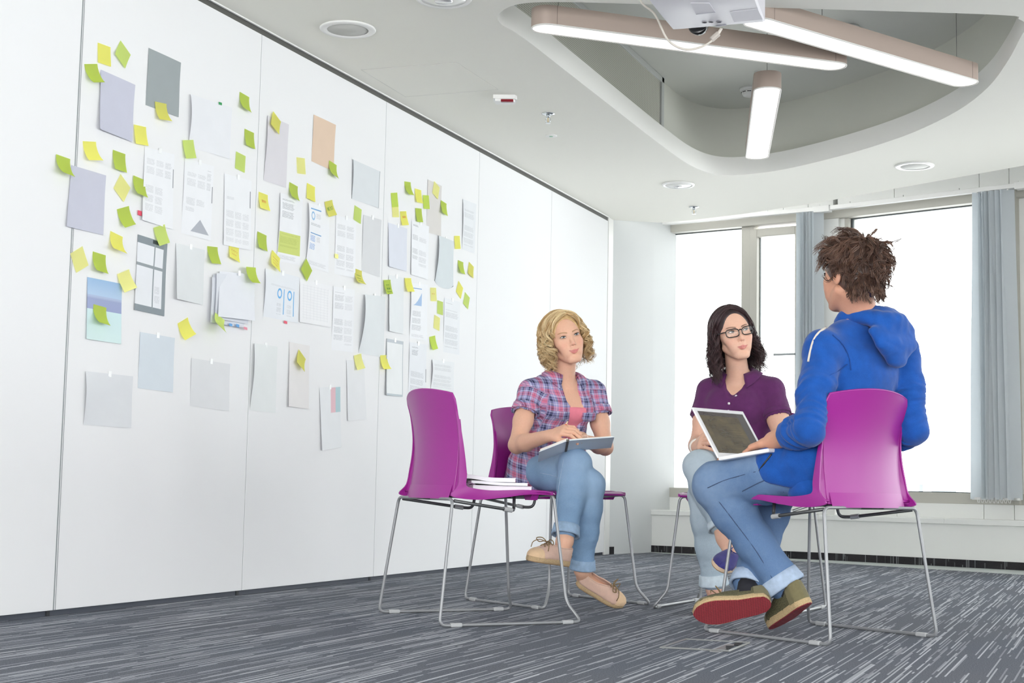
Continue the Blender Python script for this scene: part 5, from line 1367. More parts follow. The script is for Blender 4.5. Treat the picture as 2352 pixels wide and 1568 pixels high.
def seg_t(v, a, b):
    ab = b - a; t = (v - a) @ ab / (ab @ ab); return t, np.linalg.norm(v - a - np.clip(t, 0, 1)[:, None] * ab, axis=1)
def limb_wrinkle(v, a, b, R, amp, freq, seed, t0=-.1, t1=1.1):
    """irregular soft folds running round a limb"""
    ab = b - a; L = np.linalg.norm(ab); ax = ab / L; t, d = seg_t(v, a, b)
    w = np.clip((t - t0) / .15, 0, 1) * np.clip((t1 - t) / .15, 0, 1) * np.clip((R - d) / (R * .3), 0, 1)
    o1 = nrm(np.cross(ax, V(.31, .52, .79))); o2 = np.cross(ax, o1); rel = v - a; c1, c2 = rel @ o1, rel @ o2
    al = rel @ ax + .35 * c1 + .03 * vnoise(v, 9, seed + 2)
    q = np.stack([al * freq / 5.0, c1 * 9 + seed, c2 * 9], 1)
    n = vnoise(q, 1.0, seed); n2 = vnoise(q * V(1.9, 1.5, 1.5), 1.0, seed + 1)
    return amp * w * (n + .45 * n2 - .25 * np.abs(n))
def fade_attr(knees, thighs):
    def fn(v):
        f = np.zeros(len(v))
        for k in knees: f = np.maximum(f, 0.75 * np.exp(-(np.linalg.norm(v - k, axis=1) / 0.10) ** 2))
        for a, b in thighs:
            t, d = seg_t(v, a, b); up = np.clip((v[:, 2] - (a[2] * (1 - t) + b[2] * t)) / 0.07, 0, 1); f = np.maximum(f, 0.55 * up * np.exp(-((t - .5) / .35) ** 2))
        return {'fade': ('FLOAT_VECTOR', np.stack([f, f * 0, f * 0], 1))}
    return fn

def shoe(par, toe, heel, up, wid, hgt, mats, toecap=True, laces=True, sole_t=0.022, rope=True, bottom=None, opening=0.46, tongue=True):
    """toe and heel are the ends of the sole's bottom face, up its normal side"""
    toe, heel = np.asarray(toe, float), np.asarray(heel, float); ax = heel - toe; L = np.linalg.norm(ax); ax = ax / L
    up = nrm(np.asarray(up) - ax * (np.asarray(up) @ ax)); sd = np.cross(up, ax)
    def W(s):   # half width along the shoe, s 0 toe..1 heel
        a = [(0, .0), (.02, .30), (.06, .56), (.14, .84), (.28, 1.0), (.45, .90), (.6, .76), (.8, .72), (.92, .62), (.98, .34), (1, .0)]
        return wid / 2 * float(np.interp(s, [q[0] for q in a], [q[1] for q in a]))
    def skew(s): return 0.010 * math.sin(PI * min(1, s * 1.1)) * 0.6
    SS = [0, .01, .03, .06, .10, .16, .23, .31, .4, .5, .6, .7, .8, .87, .92, .96, .985, 1]
    def pt(s, w, h): return toe + ax * s * L + sd * (w + skew(s)) + up * h
    outline = [(s, W(s)) for s in SS] + [(s, -W(s)) for s in SS[-2:0:-1]]
    t = par
    so = MB().loft([[pt(s, w * .985, 0.003) for s, w in outline], [pt(s, w * 1.03, 0.006) for s, w in outline], [pt(s, w * 1.04, sole_t * .55) for s, w in outline], [pt(s, w * 1.0, sole_t) for s, w in outline]])
    sh = so.build('sole', mats['rand'], t, smooth=False, angle=45)
    ob = MB().loft([[pt(s, w * .93, 0.0) for s, w in outline], [pt(s, w * .95, 0.0035) for s, w in outline]]); ob.build('outsole', mats['sole'], sh)
    def H(s): return float(np.interp(s, [0, .04, .1, .2, .3, .42, .55, .7, .85, 1], [.30, .52, .62, .72, .84, 1.0, .98, .90, .94, 1.02])) * hgt
    def O(s): return 0.0 if s < opening - .06 else float(np.interp(s, [opening - .06, opening, .6, .75, .9, .97, 1], [0.0, .26, .46, .56, .50, .28, 0.0])) * wid / 2
    nq = 8
    def half(sgn, s0, s1, k=16, infl=1.0):
        P = np.zeros((k + 1, nq + 1, 3))
        for i in range(k + 1):
            s = s0 + (s1 - s0) * i / k; w = W(s) * infl; h = H(s); o = min(O(s), w * .95)
            for j in range(nq + 1):
                q = j / nq; an = q * PI / 2
                ww = o + (w - o) * (math.cos(an) ** .8 if j < nq else 0); hh = sole_t * .85 + (h - sole_t * .85) * (math.sin(an) ** .85 if j > 0 else 0)
                lean = 0.006 * q * (s - 0.7) * 4 if s > .7 else 0
                P[i, j] = pt(s + (lean / L), sgn * ww, hh)
        return P
    u = MB()
    for sgn in (-1, 1):
        P = half(sgn, 0.0 if not toecap else .0, 1.0, 26); u.grid(P if sgn < 0 else P[:, ::-1])
    up_o = u.build('upper', mats['upper'], t, smooth=True)
    sol = up_o.modifiers.new('thickness', 'SOLIDIFY'); sol.thickness = 0.003; sol.offset = -1
    if toecap:
        c = MB()
        for sgn in (-1, 1):
            P = half(sgn, 0.0, .215, 9, 1.02); P = P + up * 0.0016 - ax * 0.001; c.grid(P if sgn < 0 else P[:, ::-1])
        c.build('toe_cap', mats['cap'], t, smooth=True)
    col = MB().tube([pt(s, O(s), H(s) + .001) for s in np.linspace(opening - .05, .995, 14)] + [pt(s, -O(s), H(s) + .001) for s in np.linspace(.995, opening - .05, 14)], 0.0026, 6)
    col.build('collar', mats.get('trim', mats['upper']), up_o, smooth=True)
    if 'heel' in mats:
        c = MB()
        for sgn in (-1, 1):
            P = half(sgn, .80, 1.0, 8, 1.015); P = P + ax * 0.0014; c.grid(P if sgn < 0 else P[:, ::-1])
        c.build('heel_patch', mats['heel'], t, smooth=True)
    if laces:
        lc = MB()
        for i, s in enumerate((.30, .36, .42)):
            w = W(s) * .42; lc.tube(catmull([pt(s, -w, H(s) * .80), pt(s + .01, -w * .5, H(s) * .99 + .004), pt(s + .02, 0, H(s) + .008), pt(s + .01, w * .5, H(s) * .99 + .004), pt(s, w, H(s) * .80)], 3), 0.0021, 5)
        b = pt(.40, 0, H(.4) + .008)
        for sgn in (-1, 1):
            lc.tube(catmull([b, b + sd * sgn * .022 + up * .014 - ax * .008, b + sd * sgn * .045 + up * .008 - ax * .016, b + sd * sgn * .036 - up * .004 - ax * .006, b + sd * sgn * .012 + up * .004, b], 4), 0.0021, 5)
            lc.tube(catmull([b, b + sd * sgn * .02 + up * .006 - ax * .022, b + sd * sgn * .042 - up * .008 - ax * .034, b + sd * sgn * .046 - up * .03 - ax * .036], 4), 0.0019, 5)
        lc.build('lace', mats['lace'], t, smooth=True)
    return up_o
def cuff(par, a, b, r0, r1, m, thick=0.006, h=0.04):
    """rolled trouser cuff around the axis a->b, ending at b"""
    d = nrm(b - a); ref = nrm(np.cross(d, V(.3, .8, .2))); w = np.cross(d, ref); q = MB(); rings = []
    for (al, rr) in [(-h, r0 - .004), (-h + .002, r0 + thick * .7), (-h * .6, r0 + thick), (-h * .1, r1 + thick), (0.002, r1 + thick * .55), (0.0025, r1 - .003), (-h * .4, r1 - .006)]:
        rings.append([b + d * al + (ref * math.cos(2 * PI * i / 28) + w * math.sin(2 * PI * i / 28)) * rr * (1 + .02 * math.sin(i * 1.7)) for i in range(28)])
    q.loft(rings, True, False); return q.build('cuff', m, par, smooth=True)

# ================================================================== PEOPLE
def torso(F, pel, nk, r, fw, S, k=0.03):
    P = [pel + (nk - pel) * t + fw * yo for t, hw, hd, yo in S]
    for i in range(len(S) - 1): F.ecap(P[i], P[i + 1], (S[i][1], S[i][2]), (S[i + 1][1], S[i + 1][2]), r, k)
    return P
def collar(par, nk, ax, r, fw, R, m, back=0.045, front=-0.02, drop=0.034, tip=0.03, ang=148, depth=0.85, field=None):
    n = 33; P = np.zeros((5, n, 3))
    for i in range(n):
        a = -1 + 2 * i / (n - 1); ph = PI + a * math.radians(ang); c, s_ = math.cos(ph), math.sin(ph)
        e = abs(a); h = back + (front - back) * e ** 1.6
        def q(rad, hh): return nk + fw * c * rad * depth + r * s_ * rad + ax * hh
        P[0, i] = q(R - .002, h - .022); P[1, i] = q(R + .001, h - .004); P[2, i] = q(R + .006, h); P[3, i] = q(R + .018, h - drop * .5 - tip * .3 * e ** 4); P[4, i] = q(R + .029 + .010 * e, h - drop - tip * e ** 4)
    if field is not None:
        for k, gp in ((3, .007), (4, .0045)): P[k] = field.push_out(P[k], gp)
    q = MB().grid(P); o = q.build('collar', m, par, smooth=True)
    md = o.modifiers.new('thickness', 'SOLIDIFY'); md.thickness = 0.0028; md.offset = 0
    return o
def fall_guides(H, n, seed, zend, Rside, th_min, curl=(0.012, 0.042), part=0.012, vol=0.012, yshift=-0.012, avoid=None, top=0.45, cs=.25, out_=-.15):
    """locks that leave a parting, follow the skull to the side and hang down"""
    rg = np.random.default_rng(seed); out = []
    sph = lambda az, el: V(math.cos(el) * math.sin(az), math.cos(el) * math.cos(az), math.sin(el))
    while len(out) < n:
        if rg.uniform() < top:                                  # roots along the parting
            q = rg.uniform(0, 1); el_ = math.radians(57 + 62 * q); d0 = nrm(V(part / .0765 + rg.normal() * .015, math.cos(el_), math.sin(el_)))
            sgn = 1 if len(out) % 2 else -1; tt = math.radians(sgn * (th_min + q * 75 + rg.uniform(-4, 22)))
        else:
            th = rg.uniform(-180, 180); ep = math.degrees(math.asin(rg.uniform(-.15, 1)))
            if abs(th) < 62 and ep < 58: continue
            if 62 <= abs(th) < 84 and ep < 32: continue
            d0 = sph(math.radians(th), math.radians(ep)); sgn = 1 if th > 0 else -1
            tt = math.radians(sgn * max(abs(th), th_min + rg.uniform(0, 25)))
        d1 = sph(tt, math.radians(-6)); om = math.acos(np.clip(d0 @ d1, -1, 1)) + 1e-6
        ze = rg.uniform(*zend); Rm = rg.uniform(0.78, 1.0); amp = curl[0] * rg.uniform(.6, 1.2); ph = rg.uniform(0, 6.28); hand = rg.choice([-1, 1]); thick = rg.uniform(1.05, 1.10 + vol * 5)
        pts = []; N = 18; s0 = .2 + .25 * min(1, om / 1.5)
        for i in range(N):
            s = i / (N - 1); k = min(1, s / s0); k = k * k * (3 - 2 * k) * .5 + k * .5
            d = (math.sin((1 - k) * om) * d0 + math.sin(k * om) * d1) / math.sin(om)
            g = thick + vol * 7 * math.sin(min(1, s / .5) * PI / 2) * Rm
            x, y, z = 0.0765 * g * d[0], 0.0965 * g * d[1] + yshift, 0.034 + 0.087 * g * d[2]
            if s > s0 * .9:
                w = (s - s0 * .9) / (1 - s0 * .9); rx = math.hypot(x, y - yshift) + 1e-6; tgt = Rside * Rm * (1.0 + out_ * w ** 2); f = 1 + (tgt / rx - 1) * min(1, w * 1.5)
                x *= f; y = (y - yshift) * f + yshift; z = z + (ze - z) * w ** 1.05
            am = amp * min(1, max(0, (s - cs) / .35)); L = s * (0.10 + abs(ze))
            x += am * math.cos(ph + hand * 2 * PI * L / curl[1]); y += am * math.sin(ph + hand * 2 * PI * L / curl[1])
            if avoid and y > 0.035 and z < 0.045 and abs(x) < avoid: x = math.copysign(avoid + rg.uniform(0, .005), tt)
            pts.append(H.P(x, y, z))
        out.append(pts)
    return out
def hair_cap(H, par, m, r=(0.081, 0.100, 0.0915), low=-0.035, nape=False):
    F = Field(); A = (H.x, H.y, H.z); k = H.k
    F.ell(H.P(0, -0.014, 0.036), [q * k for q in r], A, 0.01)
    if nape: F.ell(H.P(0, -0.05, -0.03), (0.066 * k, 0.055 * k, 0.05 * k), A, 0.03)
    F.ell(H.P(0, 0.100, -0.002), (0.068 * k, 0.074 * k, 0.104 * k), A, 0.006, '-')
    F.ell(H.P(0, 0.06, -0.07), (0.09 * k, 0.075 * k, 0.075 * k), A, 0.01, '-')
    F.plane(H.P(0, 0, low), -H.z + H.y * 0.25)
    return mesh_field('hair_base', par, F, m, 0.0035, attrs=lambda v: {'strand': ('FLOAT_VECTOR', np.stack([0.25 + 0.2 * vnoise(v, 90), v[:, 0] * 0, v[:, 0] * 0], 1))})
def arm(F, sh, el, wr, r, k=0.02):
    d = el - sh; F.chain([sh, sh + d * .55, el], [r[0], r[0] * .97, r[1]], k)
    e = wr - el; F.chain([el, el + e * .28, wr], [r[1], r[1] * 1.05, r[2]], k)
def leg(F, hip, kn, an, r, k=0.03):
    d = kn - hip; e = an - kn
    F.chain([hip, hip + d * .5, kn], [r[0], r[1], r[2]], k); F.chain([kn, kn + e * .3, kn + e * .62, an], [r[2] * .97, r[3], r[3] * .86, r[4]], k)

# ------------------------------------------------------------------ blond woman in plaid
fw = nrm(V(0.8535, -0.5211, 0)); rt = V(fw[1], -fw[0], 0)
pel = V(1.28, 5.946, 0.575) - fw * 0.075
J = dict(nk=at(1291, 866, 6.33), shR=at(1219, 899, 6.25), shL=at(1364, 903, 6.43), elR=at(1187, 1022, 6.13), elL=at(1390, 1027, 6.34), wrR=at(1262, 1000, 5.95), wrL=at(1336, 1010, 6.13),
         hipR=pel + rt * .085 - UP * .01, hipL=pel - rt * .085 - UP * .01, knL=at(1321, 1066, 6.00), knR=at(1353, 1112, 6.0), anL=at(1297, 1242, 5.86), anR=at(1338, 1308, 6.02))
def report(n, J):
    D = lambda a, b: round(float(np.linalg.norm(J[a] - J[b])), 3)
    print('JOINTS', n, 'sh', D('shR', 'shL'), 'uarm', D('shR', 'elR'), D('shL', 'elL'), 'farm', D('elR', 'wrR'), D('elL', 'wrL'), 'thigh', D('hipR', 'knR'), D('hipL', 'knL'), 'shin', D('knR', 'anR'), D('knL', 'anL'), 'nk', np.round(J['nk'], 3))
report('blond', J)
person = thing('person', 'seated blond woman in a plaid shirt and rolled jeans writing on her lap', 'person', (float(pel[0]), float(pel[1]), 0.0))
hf_ = nrm(CR * 0.26 - CF * 0.93 + UP * 0.12); hu = nrm(UP * 0.95 - CR * 0.30 + CF * .08)
H = Head(at(1297, 781, 6.27), hf_, hu, 0.95, smile=.0035)
B = Field()
tp = torso(B, pel, J['nk'], rt, fw, [(-.05, .150, .105, 0), (.2, .125, .088, .01), (.45, .115, .084, .012), (.70, .128, .090, .014), (.88, .118, .062, .0)])
ax_ = nrm(J['nk'] - pel)
for sg, s in ((1, 'shR'), (-1, 'shL')):
    B.cap(J['nk'] - ax_ * .016, J[s], .034, .041, .03)
    B.ell(pel + (J['nk'] - pel) * .66 + rt * sg * .06 + fw * .075, (.052, .045, .052), (rt, fw, ax_), .03)
B.cap(J['nk'] - ax_ * .03 + fw * .012, H.P(0, -0.014, -0.06), .050, .042, .02)
arm(B, J['shR'], J['elR'], J['wrR'], (.041, .033, .0240)); arm(B, J['shL'], J['elL'], J['wrL'], (.041, .032, .0240))
leg(B, J['hipR'], J['knR'], J['anR'], (.07, .062, .045, .042, .032)); leg(B, J['hipL'], J['knL'], J['anL'], (.07, .062, .045, .042, .032))
FT = dict(Lt=at(1213, 1287, 5.70), Lh=at(1303, 1300, 5.87), Rt=at(1437, 1391, 5.92), Rh=at(1322, 1338, 6.05))
FT['Rt'] = onz(1432, 1393, 0.004)
for a, t_, h_ in (('anL', 'Lt', 'Lh'), ('anR', 'Rt', 'Rh')):
    B.cap(J[a], FT[h_] * .78 + FT[t_] * .22 + UP * .03, .032, .026, .02); B.cap(FT[h_] * .85 + FT[t_] * .15 + UP * .035, FT[t_] * .6 + FT[h_] * .4 + UP * .03, .026, .022, .02)
H.sculpt(B)
hdR = nrm(at(1298, 985, 5.90) - J['wrR']); kR, _ = add_hand(B, J['wrR'] + hdR * .005, hdR, nrm(UP * .75 - CF * .6), -CF + UP, .96, curl=(.55, .75, .5), thumb=(.55, .35, .25), spread=.02)
hdL = nrm(at(1300, 1008, 6.0) - J['wrL']); kL, _ = add_hand(B, J['wrL'] + hdL * .005 + UP * .014, nrm(hdL + UP * .16), nrm(UP * .95 - CF * .1), -CF, .96, curl=(.10, .15, .15), thumb=(.5, .3, .1), spread=.03)
def paint_b(v):
    return H.paint(v, (226, 180, 154), (206, 112, 116), (158, 120, 84), 0.3)
body = mesh_body(person, B, H, [(J['wrR'] + hdR * .08, .115), (J['wrL'] + hdL * .08, .115)], paint_b)
H.eyes(body, gaze=(-0.0008 + .002, .0012), iris=(92, 112, 118), openh=.0050)
# plaid shirt
def plaid():
    g = NT('plaid_cotton'); q = g.attr('cloth', 'Vector'); u, v = g.sep(q)[:2]
    def bands(c, per):
        f = g.math('FRACT', g.math('DIVIDE', c, per))
        def bnd(a, b): return g.math('MULTIPLY', g.math('GREATER_THAN', f, a), g.math('LESS_THAN', f, b))
        col = g.mix(bnd(.42, .72), lin((150, 150, 192)), lin((206, 122, 150)))
        col = g.mix(g.math('MULTIPLY', bnd(.02, .15), .95), col, lin((44, 48, 78))); col = g.mix(g.math('MULTIPLY', bnd(.20, .27), .9), col, lin((60, 62, 96)))
        col = g.mix(g.math('MULTIPLY', bnd(.33, .36), .8), col, lin((238, 236, 244))); col = g.mix(g.math('MULTIPLY', bnd(.54, .60), .6), col, lin((120, 50, 84))); col = g.mix(g.math('MULTIPLY', bnd(.84, .87), .8), col, lin((240, 236, 244)))
        return col
    tw = g.math('GREATER_THAN', g.math('SINE', g.math('MULTIPLY', g.math('ADD', u, v), 3200.0)), 0.0)
    c = g.mix(g.math('ADD', .38, g.math('MULTIPLY', tw, .2)), bands(u, .058), bands(v, .062))
    g.base(c); g.set(Roughness=.85); g.b.inputs['Specular IOR Level'].default_value = .12
    g.bump(g.noise(g.coord('Object'), 60, 3.0), .25, .003); return g.m
PLAID = plaid()
Sh = Field()
torso(Sh, pel, J['nk'], rt, fw, [(-.20, .192, .150, -.005), (.0, .182, .142, 0), (.25, .148, .112, .006), (.45, .140, .106, .010), (.68, .150, .108, .012), (.86, .136, .078, .0)], .03)
for sg, s, e in ((1, 'shR', 'elR'), (-1, 'shL', 'elL')):
    Sh.cap(J['nk'] - ax_ * .022, J[s] + ax_ * .002, .043, .050, .03)
    Sh.ell(pel + (J['nk'] - pel) * .66 + rt * sg * .062 + fw * .078, (.060, .054, .062), (rt, fw, ax_), .03)
    d = J[e] - J[s]; Sh.cap(J[s], J[s] + d * .34, .050, .055, .025)
Sh.cap(J['nk'] - ax_ * .01, J['nk'] + ax_ * .012, .062, .060, .02)
for s, e in (('shR', 'elR'), ('shL', 'elL')): pass
# opening down the front and round the neck
fr = lambda t, y: pel + (J['nk'] - pel) * t + fw * y
cl = -rt * 0.012
Sh.cap(J['nk'] + ax_ * .03 + fw * .02, J['nk'] + ax_ * .10 + fw * .03, .062, .075, .004, '-')
Sh.chain([fr(1.04, .075), fr(.88, .104), fr(.80, .128), fr(.74, .168) + cl, fr(.60, .174) + cl, fr(.45, .150) + cl, fr(.1, .150) + cl], [.060, .054, .054, .062, .058, .046, .036], .004, '-')
Sh.chain([fr(1.02, .03), fr(.90, .07)], [.055, .045], .004, '-')
for s, e in (('shR', 'elR'), ('shL', 'elL')):
    d = J[e] - J[s]; p = J[s] + d * .40
    Sh.cap(p + nrm(d) * .0, p + nrm(d) * .12, .046, .06, .002, '-')
def plaid_uv(v):
    d = v - pel; a = np.arctan2(d @ rt, d @ fw + .02); u = a * .145; w = d @ ax_
    u = np.where(np.abs(a) < 1.2, (d @ rt) * 1.0, u)
    for s, e in (('shR', 'elR'), ('shL', 'elL')):
        t, dist = seg_t(v, J[s], J[e]); dirv = nrm(J[e] - J[s]); o1 = nrm(np.cross(dirv, UP)); o2 = np.cross(dirv, o1); rel = v - J[s]
        m = (t > .02) & (dist < .085); an = np.arctan2(rel @ o1, rel @ o2); u = np.where(m, an * .06 + .4, u); w = np.where(m, t * .28 + .8, w)
    return {'cloth': ('FLOAT_VECTOR', np.stack([u, w, u * 0], 1))}
def sh_wr(v):
    return .0035 * vnoise(v, 16, 3) + .0016 * vnoise(v, 42, 9) + limb_wrinkle(v, pel, fr(.6, 0), .2, .0022, 90, 5)
Sh.seat_cut((1.28, 5.946), fw); Sh.back_cut((1.28, 5.946), fw)
shirt = mesh_field('plaid_shirt', person, Sh, PLAID, .0048, sh_wr, plaid_uv)
co = collar(shirt, J['nk'] + fw * .012, ax_, rt, fw, .060, PLAID, .042, .004, .034, .032, 142, field=Sh)
def simple_cloth(o, sc=1.0):
    n = len(o.data.vertices); arr = np.zeros(n * 3, np.float32); o.data.vertices.foreach_get('co', arr); arr = arr.reshape(-1, 3)
    a_ = o.data.attributes.new('cloth', 'FLOAT_VECTOR', 'POINT'); uv = np.stack([arr @ rt, arr @ ax_, arr[:, 0] * 0], 1) * sc; a_.data.foreach_set('vector', uv.astype(np.float32).ravel())
simple_cloth(co)
for s, e in (('shR', 'elR'), ('shL', 'elL')):
    d = nrm(J[e] - J[s]); p = J[s] + (J[e] - J[s]) * .42
    c_ = cuff(shirt, J[s], p - d * .006, .056, .058, PLAID, .005, .03); c_.name = 'sleeve_cuff'; simple_cloth(c_)
for t in (.50, .36): 
    for sg in (1, -1):
        p = fr(t + .05, .118) + rt * (sg * .03 - .012); MB().lathe([(.0048, 0), (.0048, .002), (.001, .003)], n=10, M=Matrix.Translation(Vector(p)) @ Vector(fw).to_track_quat('Z', 'Y').to_matrix().to_4x4()).build('button', white_gloss, shirt)
for sg in (1, -1):
    pc = fr(.60, .137) + rt * sg * .072; P = np.zeros((3, 7, 3))
    for i in range(3):
        for j in range(7): uu = -1 + j / 3; P[i, j] = pc + rt * uu * .036 - ax_ * (.0 + .014 * i + (.010 * (1 - abs(uu)) if i == 2 else 0)) + fw * (.006 - .010 * uu * uu * 1.0)
    fl_ = MB().grid(P).build('pocket_flap', PLAID, shirt, smooth=True); simple_cloth(fl_); md = fl_.modifiers.new('t', 'SOLIDIFY'); md.thickness = .004
# pink tank top
Tk = Field(); torso(Tk, pel, J['nk'], rt, fw, [(-.05, .152, .108, 0), (.2, .129, .093, .01), (.45, .120, .090, .012), (.70, .133, .096, .014)])
for sg in (1, -1): Tk.ell(pel + (J['nk'] - pel) * .66 + rt * sg * .06 + fw * .077, (.053, .048, .054), (rt, fw, ax_), .03)
Tk.ell(fr(.64, .085), (.075, .042, .05), (rt, fw, ax_), .03); Tk.plane(fr(.735, 0), ax_)
mesh_field('tank_top', person, Tk, cloth_material('pink_jersey', (232, 130, 148), .05), .006)
# jeans
BLUE1 = denim_material('light_blue_denim', (126, 156, 188), (164, 188, 212))
LR, LL = Field(), Field()
an_R = J['knR'] + (J['anR'] - J['knR']) * .93; an_L = J['knL'] + (J['anL'] - J['knL']) * .86
leg(LR, J['hipR'], J['knR'], an_R, (.084, .079, .060, .058, .045)); LR.ecap(pel - UP * .02, pel + UP * .06, (.158, .118), (.145, .105), rt, .03)
leg(LL, J['hipL'], J['knL'], an_L, (.090, .078, .060, .058, .047)); LL.ell(J['knL'] + UP * .0, (.062, .062, .062), (rt, fw, UP), .02)
LL.p = [(fn, a, b, k if i else .012, op) for i, (fn, a, b, k, op) in enumerate(LL.p)]
JF = Field(); JF.p = LR.p + [(fn, a, b, .010 if i < 2 else k, op) for i, (fn, a, b, k, op) in enumerate(LL.p)]
def jeans_wr(Js, seed):
    def fn(v):
        w = .0026 * vnoise(v, 18, seed) + .0012 * vnoise(v, 46, seed + 1)
        for s in 'RL':
            w = w + limb_wrinkle(v, Js['kn' + s] + (Js['hip' + s] - Js['kn' + s]) * .25, Js['kn' + s] + (Js['an' + s] - Js['kn' + s]) * .25, .09, .0050, 170, seed + 3) + limb_wrinkle(v, Js['kn' + s] + (Js['an' + s] - Js['kn' + s]) * .6, Js['an' + s], .08, .0034, 210, seed + 5)
        return w
    return fn
JF.seat_cut((1.28, 5.946), fw, deep=.03)
jeans = mesh_field('jeans', person, JF, BLUE1, .0048, jeans_wr(J, 11), fade_attr([J['knL'], J['knR']], [(J['hipR'], J['knR']), (J['hipL'], J['knL'])]))
for ln in ([(1297, 1040), (1291, 1075), (1283, 1120), (1278, 1180)], [(1240, 1086), (1262, 1090), (1282, 1096)]):
    stitch(jeans, JF, ln, .0011, mat('pale_thread', (176, 196, 216), .9))
CUFF1 = mat('light_denim_reverse', (150, 176, 204), .85, noise=(60, .1))
cuff(jeans, J['knR'], an_R + nrm(J['anR'] - J['knR']) * .022, .047, .050, CUFF1, .005, .04); cuff(jeans, J['knL'], an_L + nrm(J['anL'] - J['knL']) * .022, .050, .054, CUFF1, .005, .042)
SHB = dict(rand=mat('rope_sole', (186, 160, 124), .9, noise=(300, .18), bump=(420, .6)), sole=mat('tan_outsole', (150, 122, 92), .8), upper=cloth_material('blush_beige_suede', (205, 172, 156), .05, 60), cap=cloth_material('sand_toe_cap', (214, 182, 148), .05, 60), lace=mat('khaki_lace', (134, 112, 78), .8))
shoe(person, FT['Lt'], FT['Lh'], nrm(UP * .95 - CF * .10 + CR * .10), .088, .074, SHB)
shoe(person, FT['Rt'], FT['Rh'], nrm(UP * .72 + CR * .45 - CF * .50), .088, .070, SHB)
# hair
HB = hair_material('blond_hair', (176, 134, 78), (250, 228, 182))
gd = fall_guides(H, 300, 5, (-0.140, -0.05), 0.120, 60, curl=(0.0165, 0.058), part=-0.022, vol=0.016, avoid=.056, cs=.06)
hair = tube_strands('hair', gd, HB, person, per=9, clump=.0062, r=.0014, seed=3, jit=.0022)
hair_cap(H, hair, HB)

# ------------------------------------------------------------------ woman with glasses
fw = nrm(V(-0.09, -1.0, 0)); rt = V(fw[1], -fw[0], 0)
pel = V(2.03, 6.135, 0.575) - fw * 0.06 - V(.03, 0, 0)
J = dict(nk=at(1699, 862, 6.24), shR=at(1630, 899, 6.31), shL=at(1772, 897, 6.18), elR=at(1604, 1022, 6.22), elL=at(1800, 1018, 6.07), wrR=at(1602, 1026, 6.0), wrL=at(1716, 1040, 5.93),
         hipR=pel + rt * .085 - UP * .01, hipL=pel - rt * .085 - UP * .01, knR=at(1607, 1071, 5.88), knL=at(1618, 1135, 5.90), anR=at(1665, 1236, 5.72), anL=at(1641, 1352, 5.90))
report('glasses', J)
person = thing('person', 'seated dark-haired woman with glasses in a purple polo shirt', 'person', (float(pel[0]), float(pel[1]), 0.0))
H = Head(at(1683, 769, 6.17), nrm(CR * 0.17 - CF * 0.95 + UP * 0.10), nrm(UP * 0.97 - CR * 0.24 + CF * .06), 0.97)
ax_ = nrm(J['nk'] - pel)
B = Field()
torso(B, pel, J['nk'], rt, fw, [(-.05, .150, .105, 0), (.2, .125, .088, .01), (.45, .118, .084, .012), (.70, .130, .090, .014), (.88, .120, .062, .0)])
for sg, s in ((1, 'shR'), (-1, 'shL')):
    B.cap(J['nk'] - ax_ * .016, J[s], .034, .041, .03)
    B.ell(pel + (J['nk'] - pel) * .66 + rt * sg * .06 + fw * .075, (.052, .045, .052), (rt, fw, ax_), .03)
B.cap(J['nk'] - ax_ * .03 + fw * .012, H.P(0, -0.014, -0.06), .050, .043, .02)
arm(B, J['shR'], J['elR'], J['wrR'], (.044, .036, .0255)); arm(B, J['shL'], J['elL'], J['wrL'], (.044, .037, .0255))
leg(B, J['hipR'], J['knR'], J['anR'], (.07, .062, .045, .042, .031)); leg(B, J['hipL'], J['knL'], J['anL'], (.07, .062, .045, .042, .031))
FT = dict(Rt=at(1646, 1309, 5.52), Rh=at(1690, 1290, 5.735), Lt=onz(1606, 1412, .004), Lh=onz(1652, 1398, .004))
for a, t_, h_ in (('anL', 'Lt', 'Lh'), ('anR', 'Rt', 'Rh')):
    B.cap(J[a], FT[h_] * .78 + FT[t_] * .22 + UP * .03, .031, .026, .02); B.cap(FT[h_] * .85 + FT[t_] * .15 + UP * .035, FT[t_] * .6 + FT[h_] * .4 + UP * .03, .026, .022, .02)
H.sculpt(B)
hdR = nrm(at(1618, 1014, 5.86) - J['wrR'] + UP * .02); add_hand(B, J['wrR'] + hdR * .005, hdR, nrm(-CR * .75 - CF * .2 + UP * .35), UP, .98, curl=(.55, .8, .5), thumb=(.45, .4, .3), spread=.02)
hdL = nrm(-CR * .8 - CF * .5 + UP * .05); add_hand(B, J['wrL'], hdL, nrm(UP * .9 + CR * .2), -CF, .96, curl=(.35, .4, .3))
def paint_g(v): return H.paint(v, (228, 184, 160), (205, 110, 110), (84, 58, 48), 0.22)
body = mesh_body(person, B, H, [(J['wrR'] + hdR * .08, .11)], paint_g)
H.eyes(body, gaze=(-.0022, .0008), iris=(84, 92, 96), openh=.0050)
PUR = cloth_material('plum_pique', (92, 44, 92), .08, 50, 1100, .85, .25)
Sh = Field()
torso(Sh, pel, J['nk'], rt, fw, [(-.16, .172, .135, -.005), (.0, .164, .130, 0), (.25, .142, .108, .006), (.45, .136, .102, .010), (.68, .147, .106, .012), (.86, .136, .078, .0)], .03)
for sg, s, e in ((1, 'shR', 'elR'), (-1, 'shL', 'elL')):
    Sh.cap(J['nk'] - ax_ * .022, J[s] + ax_ * .002, .043, .050, .03)
    Sh.ell(pel + (J['nk'] - pel) * .66 + rt * sg * .062 + fw * .078, (.058, .052, .060), (rt, fw, ax_), .03)
    d = J[e] - J[s]; Sh.cap(J[s], J[s] + d * .40, .053, .060, .025)
Sh.cap(J['nk'] - ax_ * .01, J['nk'] + ax_ * .012, .062, .060, .02)
